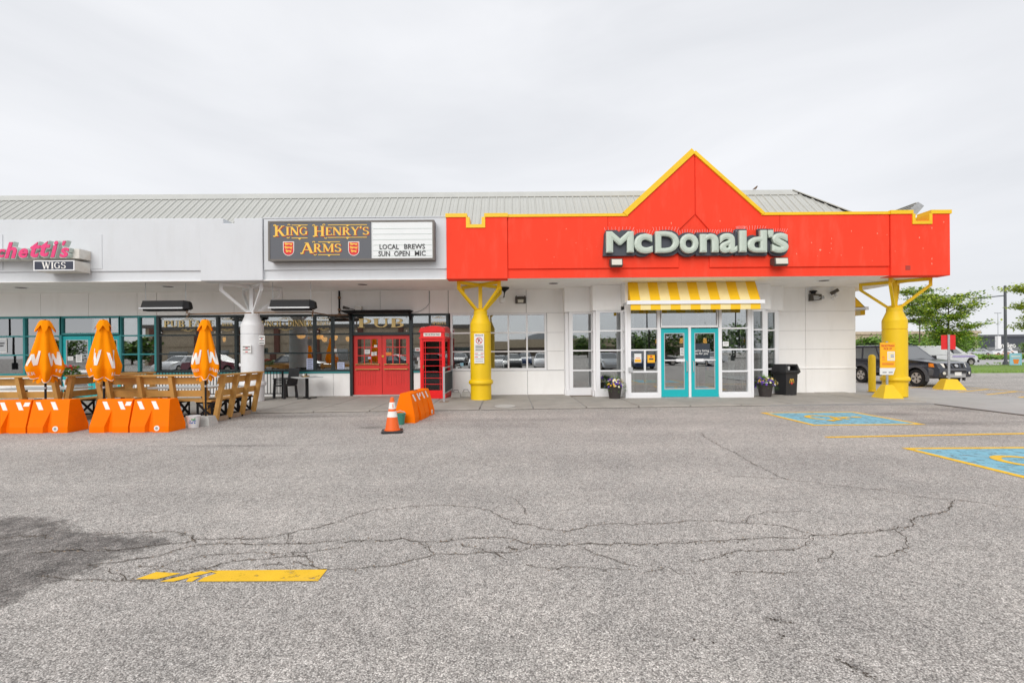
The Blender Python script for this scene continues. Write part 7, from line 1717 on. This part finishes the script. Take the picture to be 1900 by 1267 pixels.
# ================================================================== BEYOND THE LOT
def wob_poly(pts): return pts
mb = MB()                                      # lawn island with a kerb
nx, ny = 60, 10; V = []
for j in range(ny + 1):
    row = []
    for i in range(nx + 1):
        x = 21 + 75 * i / nx; y = 28.2 + 13.2 * j / ny; e = min(1, j / 1.5, (ny - j) / 1.5)
        row.append(mb.bm.verts.new((x, y + (.5 * math.sin(x * .12) if j == 0 else 0), .12 + e * (.10 + .06 * noise.noise((x * .3, y * .3, 1))))))
    V.append(row)
for j in range(ny):
    for i in range(nx): mb.bm.faces.new([V[j][i], V[j][i + 1], V[j + 1][i + 1], V[j + 1][i]])
mb.build('lawn', 'grass', kind='structure', smooth=True)
mb = MB()
for i in range(60):
    x0, x1 = 21 + 75 * i / 60, 21 + 75 * (i + 1) / 60; ya, yb = 28.2 + .5 * math.sin(x0 * .12), 28.2 + .5 * math.sin(x1 * .12)
    mb.hexa([(x0 + .005, ya - .16, 0), (x1 - .005, yb - .16, 0), (x1 - .005, yb, 0), (x0 + .005, ya, 0), (x0 + .005, ya - .15, .14), (x1 - .005, yb - .15, .14), (x1 - .005, yb, .14), (x0 + .005, ya, .14)])
mb.build('lawn_kerb', 'apron', kind='structure')
rg = random.Random(5); mb = MB()
for i in range(9000):
    x = rg.uniform(21.2, 60); y = 28.3 + 13 * rg.random() ** 1.6; h_ = rg.uniform(.05, .13); a = rg.uniform(0, 3.2); w_ = .018
    mb.face([(x - w_ * math.cos(a), y - w_ * math.sin(a), .12), (x + w_ * math.cos(a), y + w_ * math.sin(a), .12), (x + rg.uniform(-.05, .05), y + rg.uniform(-.05, .05), .18 + h_)])
mb.build('grass', mk('grass_blades', (.20, .32, .05), .9, .4, 3), kind='stuff')
mb = MB(); mb.box(-60, 160, 42.2, 66, -.05, .012); mb.build('road', 'road', kind='structure')
for y in (48.5, 57):
    mb = MB(); mb.box(-60, 160, y, y + .18, .0125, .0165); mb.build('road_line', 'paper', kind='structure')

def tree(name, label, loc, hgt, crown_r, crown_h, nleaf, seed, mats=('leaf_tree', 'leaf_tree_light'), lsize=.16, trunk_r=.10, layers=True, group=None, limbs=11, flat=.38):
    r_ = random.Random(seed); t = thing(name, label, 'tree', loc, group=group); z0 = hgt - crown_h
    mb = MB(); top = Vector((r_.uniform(-.2, .2), r_.uniform(-.2, .2), hgt * .93)); mid = Vector((r_.uniform(-.12, .12), r_.uniform(-.12, .12), hgt * .5))
    mb.tube([(0, 0, -.05), (0, 0, .1), mid, top], trunk_r, 8, r2=trunk_r * .2); tips = []
    for k in range(limbs):
        f = (k + .5) / limbs; z = z0 + crown_h * (.02 + .88 * f); a = k * 2.4 + r_.uniform(-.5, .5)
        prof_ = math.sin(PI * min(1, .22 + .70 * (1 - f))) ** .7; L = crown_r * prof_ * r_.uniform(.75, 1.1)
        base = mid.lerp(top, max(0, (z - hgt * .5) / (hgt * .43))) if z > hgt * .5 else Vector((0, 0, 0)).lerp(mid, z / (hgt * .5))
        end = base + Vector((math.cos(a) * L, math.sin(a) * L, crown_h * r_.uniform(.04, .16)))
        m_ = base.lerp(end, .5) + Vector((0, 0, .06 * crown_h))
        mb.tube([base, m_, end], trunk_r * .34, 5, r2=.012)
        for j in range(5):
            q = base.lerp(end, r_.uniform(.35, 1)); e2 = q + Vector((r_.gauss(0, .35) * crown_r, r_.gauss(0, .35) * crown_r, r_.gauss(.04, .07) * crown_h)); mb.tube([q, e2], .014, 4, r2=.006)
            tips += [q, e2, e2.lerp(q, .5)]
        tips.append(end)
    mb.build('trunk', 'bark', t, world=False)
    B = [MB(), MB()]
    for i in range(nleaf):
        c = r_.choice(tips); s_ = crown_r * (.15 if crown_r < 2.1 else .19)
        p = c + Vector((r_.gauss(0, s_), r_.gauss(0, s_), r_.gauss(0, s_ * flat)))
        u = Vector((r_.gauss(0, 1), r_.gauss(0, 1), r_.gauss(0, .45))).normalized(); v = u.cross(Vector((r_.gauss(0, .4), r_.gauss(0, .4), 1))).normalized(); l = lsize * r_.uniform(.7, 1.4); w_ = l * .42
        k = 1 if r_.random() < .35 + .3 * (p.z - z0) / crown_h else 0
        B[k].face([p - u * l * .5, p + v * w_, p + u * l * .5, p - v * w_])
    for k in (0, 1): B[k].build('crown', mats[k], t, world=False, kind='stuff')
    return t
tree('young_tree', 'young loose-leaved tree just right of the yellow corner column', (42.9, 50, 0), 8.0, 1.8, 4.2, 6500, 1, lsize=.18, trunk_r=.11)
tree('young_tree', 'fuller young tree behind the red road sign', (36.1, 39.2, .15), 6.15, 1.95, 4.7, 11500, 2, lsize=.15, trunk_r=.13, limbs=15)
tree('young_tree', 'yellow-green young tree cut by the right edge of the photo', (41.2, 36.5, .15), 6.5, 1.9, 4.4, 10000, 3, lsize=.15, trunk_r=.12, mats=('leaf_tree_light', 'leaf_tree_light'))
# tall lamp post and the slender pylon
t = thing('lamp_post', 'tall dark lamp post with one thin arm, on the lawn at the right', 'lamp post', (43.6, 41.9, .1))
mb = MB(); mb.lathe([(.20, 0), (.20, .25), (.11, .4), (.095, 7.0), (.02, 7.05)], 16); mb.build('pole', mk('slate_pole', (.09, .095, .11), .5), t, world=False)
mb = MB(); mb.tube([(-.1, 0, 6.15), (-1.2, 0, 6.05), (-2.5, 0, 5.95)], .045, 7); mb.build('lamp_arm', 'slate', t, world=False)
mb = MB(); mb.hexa([(-3.1, -.12, 5.88), (-2.4, -.12, 5.90), (-2.4, .12, 5.90), (-3.1, .12, 5.88), (-3.05, -.10, 5.97), (-2.4, -.10, 6.02), (-2.4, .10, 6.02), (-3.05, .10, 5.97)]); mb.build('lantern', 'slate', t, world=False)
t = thing('lamp_post', 'thin grey lamp post with a white lower pillar left of the dark building', 'lamp post', (143.5, 140, 0))
mb = MB(); mb.lathe([(.09, 0), (.07, 12), (.01, 12)], 8); mb.build('pole', 'galv', t, world=False); mb = MB(); mb.box(-1, 1, -.08, .08, 11.9, 12.1); mb.box(-.5, .5, -.08, .08, 8.6, 8.75); mb.build('cross_arm', 'galv', t, world=False)
mb = MB(); mb.box(-.45, .45, -.45, .45, 0, 5.2); mb.build('pillar', 'white_paint', t, world=False, bev=.05)
# lawn sign
X, Y = 40.45, 38.1; t = thing('lawn_sign', 'small pale blue sign with an orange drink on the lawn edge', 'sign', (X, Y, .2), rad(-20))
mb = MB(); mb.box(-.37, .37, -.03, .03, .05, 1.0); mb.build('sign_board', 'sign_sky', t, world=False)
mb = MB(); mb.hexa([(-.12, -.04, .15), (.14, -.04, .15), (.14, -.031, .15), (-.12, -.031, .15), (-.18, -.04, .52), (.20, -.04, .52), (.20, -.031, .52), (-.18, -.031, .52)]); mb.build('printed_patch', 'orange_print', t, world=False)
mb = MB(); mb.box(-.28, .28, -.04, -.031, .70, .80); mb.build('printed_patch', 'paper', t, world=False)
for x in (-.3, .3):
    mb = MB(); mb.box(x - .015, x + .015, -.02, .02, -.15, .05); mb.build('leg', 'black', t, world=False)
# hedges and flower bed beyond the road
def bushes(name, label, x0, x1, y, h, n, seed, mat, ls, kind='stuff', depth=1.2):
    r_ = random.Random(seed); mb = MB()
    for i in range(n):
        x = r_.uniform(x0, x1); f = .6 + .4 * noise.noise((x * .35, seed, 0)) + .2 * noise.noise((x * 1.3, seed, 3)); z = h * f * r_.random() ** .6
        p = Vector((x, y + r_.gauss(0, depth * .4), z)); u = Vector((r_.gauss(0, 1), r_.gauss(0, 1), r_.gauss(0, .8))).normalized(); v = u.orthogonal().normalized(); l = ls * r_.uniform(.6, 1.3)
        mb.face([p - u * l, p + v * l * .6, p + u * l, p - v * l * .6])
    o = mb.build(name, mat); o['kind'] = kind
    if label: o['label'] = label
    return o
bushes('hedge_greenery', None, 40, 90, 68, 1.1, 5000, 1, 'leaf_tree', .22); bushes('flower_bed', None, 45, 95, 69.5, 1.3, 1800, 2, mk('rusty_flowers', (.42, .22, .14), .8, .4, 2), .18)
bushes('grass_tuft', None, 44, 75, 43.2, .5, 900, 4, 'leaf_tree', .12)
def far_tree(name, label, x, y, h, r, seed, n=1500, group='trees beyond the road', mats=('leaf_tree', 'leaf_tree'), ls=.36):
    return tree(name, label, (x, y, 0), h, r, h * .82, n, seed, mats, ls, .2, group=group, flat=.6)
FT = [(46, 62, 2.9, 1.6, 'small tree showing beside the building corner, behind the SUV rear'), (72, 92, 4.0, 3.4, 'dark tree between building corner and yellow column, beyond the road'), (66, 80, 3.4, 2.8, 'low tree behind the yellow corner column, beyond the road'),
      (88, 100, 4.6, 3.6, 'dark rounded tree beyond the road behind the first young tree'), (79, 86, 3.4, 3.2, 'low bushy tree beyond the road behind the second young tree'), (98, 104, 3.8, 3.6, 'rounded green tree beyond the road just right of the red sign'),
      (106, 112, 4.4, 3.2, 'taller green tree beyond the road left of the dark lettered building'), (128, 116, 2.7, 2.6, 'low tree in front of the dark lettered building at the right edge')]
for i, (x, y, h, r, lb) in enumerate(FT): far_tree('tree', lb, x, y, h, r, 40 + i, 2200)
bushes('distant_woods', None, 90, 330, 250, 9, 5000, 9, 'leaf_dark', 1.6, depth=14)
# buildings across the road
t = thing('shop_building', 'low dark building with large white lettering across the road at the far right', 'building', (168, 160, 0))
mb = MB(); mb.box(151, 190, 160, 178, 0, 5.9); mb.build('wall', 'slate', t, bev=.05); mb = MB(); mb.box(150.6, 190, 159.6, 161, 5.4, 6.2); mb.build('cornice', 'sign_grey', t)
a = at(1853.5, 648, 159.8); b = at(1884, 635.5, 159.8); mb = MB(); text_into(mb, 'indigo', a[0], b[0], a[1], b[1], 159.8, .2, .02); mb.build('lettering', 'paper', t)
for k in range(5):
    mb = MB(); mb.box(153 + k * 7, 158 + k * 7, 159.9, 160.0, .3, 2.0); mb.build('window', 'glass_solid', t)
t = thing('retail_building', 'long low cream building across the road behind the young trees', 'building', (98, 118, 0))
mb = MB(); mb.box(84, 116, 118, 140, 0, 5.6); mb.build('wall', 'tan_light', t); mb = MB(); mb.box(83.6, 116.4, 117.6, 119, 5.3, 6.0); mb.build('cornice', 'tan', t)
mb = MB(); mb.box(88, 112, 117.4, 117.6, 2.7, 3.5); mb.build('awning_band', mk('teal_band', (.02, .22, .32), .6), t)
for k in range(5):
    mb = MB(); mb.box(86 + k * 6, 90.5 + k * 6, 117.8, 118.0, .3, 2.6); mb.build('window', 'glass_solid', t)

# --- ordinary cars: some far beyond the road, the rest parked behind the viewer and mirrored in the shop windows
sedan = thing('parked_car', 'dark red saloon parked opposite the shops', 'car', (-23.5, -3.0, 0), rad(2), group='cars parked opposite the shops')
Ps = dict(front=2.3, rear=-2.35, arch=.36, wr=.32, ax_f=1.40, ax_r=-1.35, sill=.22, hw=.90, belt=.92, upper=[(2.24, .3), (2.31, .5), (2.25, .68), (1.9, .82), (1.15, .95), (-1.75, .97), (-2.28, .92), (-2.35, .55)], cabin=(-1.75, 1.1, -1.0, .25), roofz=1.44, roofw=.72, panes=((.16, .50), (.54, .86)))
CP = [mk('maroon_car_paint', (.16, .012, .03), .25, .05, coat=.8), mk('black_car_paint', (.015, .016, .02), .2, .05, coat=.8), mk('silver_car_paint', (.50, .52, .54), .3, .05, metal=.4, coat=.6), mk('navy_car_paint', (.02, .05, .14), .25, .05, coat=.8), M['white_paint']]
car_shell(sedan, Ps, CP[0])
for s in (-1, 1):
    mb = MB(); mb.hexa([(2.1, s * .5, .58), (2.27, s * .5, .58), (2.1, s * .8, .6), (1.9, s * .82, .6), (2.0, s * .5, .74), (2.16, s * .5, .72), (2.0, s * .78, .74), (1.85, s * .8, .74)]); bmesh.ops.recalc_face_normals(mb.bm, faces=mb.bm.faces[:]); mb.build('headlight', 'head_lens', sedan, world=False)
def recolour(o, m):
    for c in o.children:
        if c.type == 'MESH' and c.name.split('.')[0] in ('body', 'cabin', 'roof'):
            c.material_slots[0].link = 'OBJECT'; c.material_slots[0].material = m
        recolour(c, m)
SP = [(-17.0, -3.4, 4, 1, 'black saloon parked beside the dark red one opposite the shops'), (-10.6, -5.5, 184, 1, 'black saloon parked farther along opposite the shops'), (-3.2, -11.5, 90, 2, 'silver saloon parked nose-in opposite the shops'), (0.0, -11.8, 88, 1, 'black saloon parked next to the silver one opposite the shops'),
      (3.0, -11.4, 92, 4, 'white saloon parked nose-in opposite the shops'), (8.2, -8.6, 86, 2, 'silver saloon parked near the accessible stalls'), (10.9, -9.0, 91, 3, 'navy saloon parked beside the silver one near the accessible stalls'), (-1.5, -24, 90, 4, 'white saloon in the second row opposite'), (1.6, -24.3, 92, 3, 'navy saloon in the second row opposite'), (4.8, -24, 88, 2, 'silver saloon in the second row opposite'), (12.5, -25, 90, 0, 'dark red saloon in the second row opposite'), (-6.5, -24, 91, 1, 'black saloon in the second row opposite'), (20.5, -18, 88, 4, 'white saloon near the trees opposite'), (16.5, -22, 10, 1, 'black saloon crossing the far lane opposite'), (24, -26, 184, 4, 'white saloon in the far lane opposite'), (-30.5, -9, 94, 4, 'white saloon near the left end of the opposite lot')]
for x, y, a, ci, lb in SP:
    c = copy_tree(sedan, None, (x, y, 0), rad(a), lb); recolour(c, CP[ci])
for i, (x, y, a, ci, lb) in enumerate([(90, 92, 175, 2, 'silver car far beyond the road hedge'), (97, 94, 178, 4, 'white car far beyond the road hedge'), (80, 90, 4, 3, 'navy car far beyond the road')]):
    c = copy_tree(sedan, None, (x, y, .1), rad(a), lb, 'cars beyond the road'); recolour(c, CP[ci])
# opposite shops, trees and poles that the windows mirror
t = thing('opposite_shop', 'large tan block building opposite with brown piers and a flat cornice', 'building', (-26, -46, 0))
mb = MB(); mb.box(-62, -5, -60, -46, 0, 6.2); mb.build('wall', 'tan', t)
mb = MB(); mb.box(-62.3, -4.7, -46.5, -45.6, 5.9, 6.5); mb.build('cornice', 'bronze', t)
for k in range(9):
    mb = MB(); mb.box(-61 + k * 6.9, -60.2 + k * 6.9, -46, -45.5, 0, 5.9); mb.build('pier', mk('brown_pier', (.17, .075, .055), .9) if k == 0 else bpy.data.materials['brown_pier'], t)
mb = MB(); mb.box(-61, -6, -46, -45.8, 3.2, 3.35); mb.build('string_course', 'tan_light', t)
for k in range(8):
    mb = MB(); mb.box(-58.6 + k * 6.9, -55.4 + k * 6.9, -46, -45.85, .2, 2.4); mb.build('window', 'glass_solid', t)
t = thing('opposite_mall', 'long low tan shopping centre far behind with a dark lower band and curved centre roof', 'building', (20, -138, 0))
mb = MB(); mb.box(-8, 70, -170, -138, 3.0, 6.0); mb.build('wall', 'tan_light', t); mb = MB(); mb.box(-8, 70, -169, -138.5, 0, 2.999); mb.build('shopfront', 'interior', t)
mb = MB(); mb.prism([(14 + 9 * math.cos(PI * k / 12), 6.0 + 2.4 * math.sin(PI * k / 12)) for k in range(13)], -150, -138.2); mb.build('curved_roof', 'galv', t)
for i, (x, y, h, r) in enumerate([(24, -62, 4.6, 3.4), (31, -66, 5.8, 4), (38, -60, 5.4, 4), (46, -64, 6.4, 4.4), (54, -60, 5.6, 4), (63, -66, 6.0, 4.5), (18, -78, 4.6, 4), (-80, -60, 4.2, 3), (-95, -66, 4.6, 4), (-52, -30, 3.2, 2.0)]):
    tree('tree', 'dense green tree at the far side of the lot behind the viewer', (x, y, 0), h, r, h * .8, 1500, 70 + i, ('leaf_dark', 'leaf_tree'), .55, .2, group='trees across the lot', flat=.7)
for i, (x, y, h) in enumerate([(-62, -24, 10.5), (-78, -26, 11), (-48, -22, 10), (6.5, -34, 9.5), (17.8, -30, 9), (34, -40, 10)]):
    t = thing('light_pole', 'tall dark light pole across the lot', 'light pole', (x, y, 0), group='light poles across the lot')
    mb = MB(); mb.lathe([(.28, 0), (.28, .8), (.11, .82), (.07, h), (.01, h)], 8); mb.build('pole', 'black', t, world=False); mb = MB(); mb.box(-.8, .8, -.2, .2, h, h + .14); mb.build('lamp_head', 'black', t, world=False)
t = thing('power_line', 'power lines sagging between the poles across the street', 'power line', (-80, -30, 9))
for k in range(4):
    mb = MB(); mb.tube([(-130 + 9 * i, -30 - k * .4, 9.2 + k * .7 - .6 * math.sin(PI * ((i * 9) % 36) / 36)) for i in range(11)], .03, 4); mb.build('wire', 'black', t)
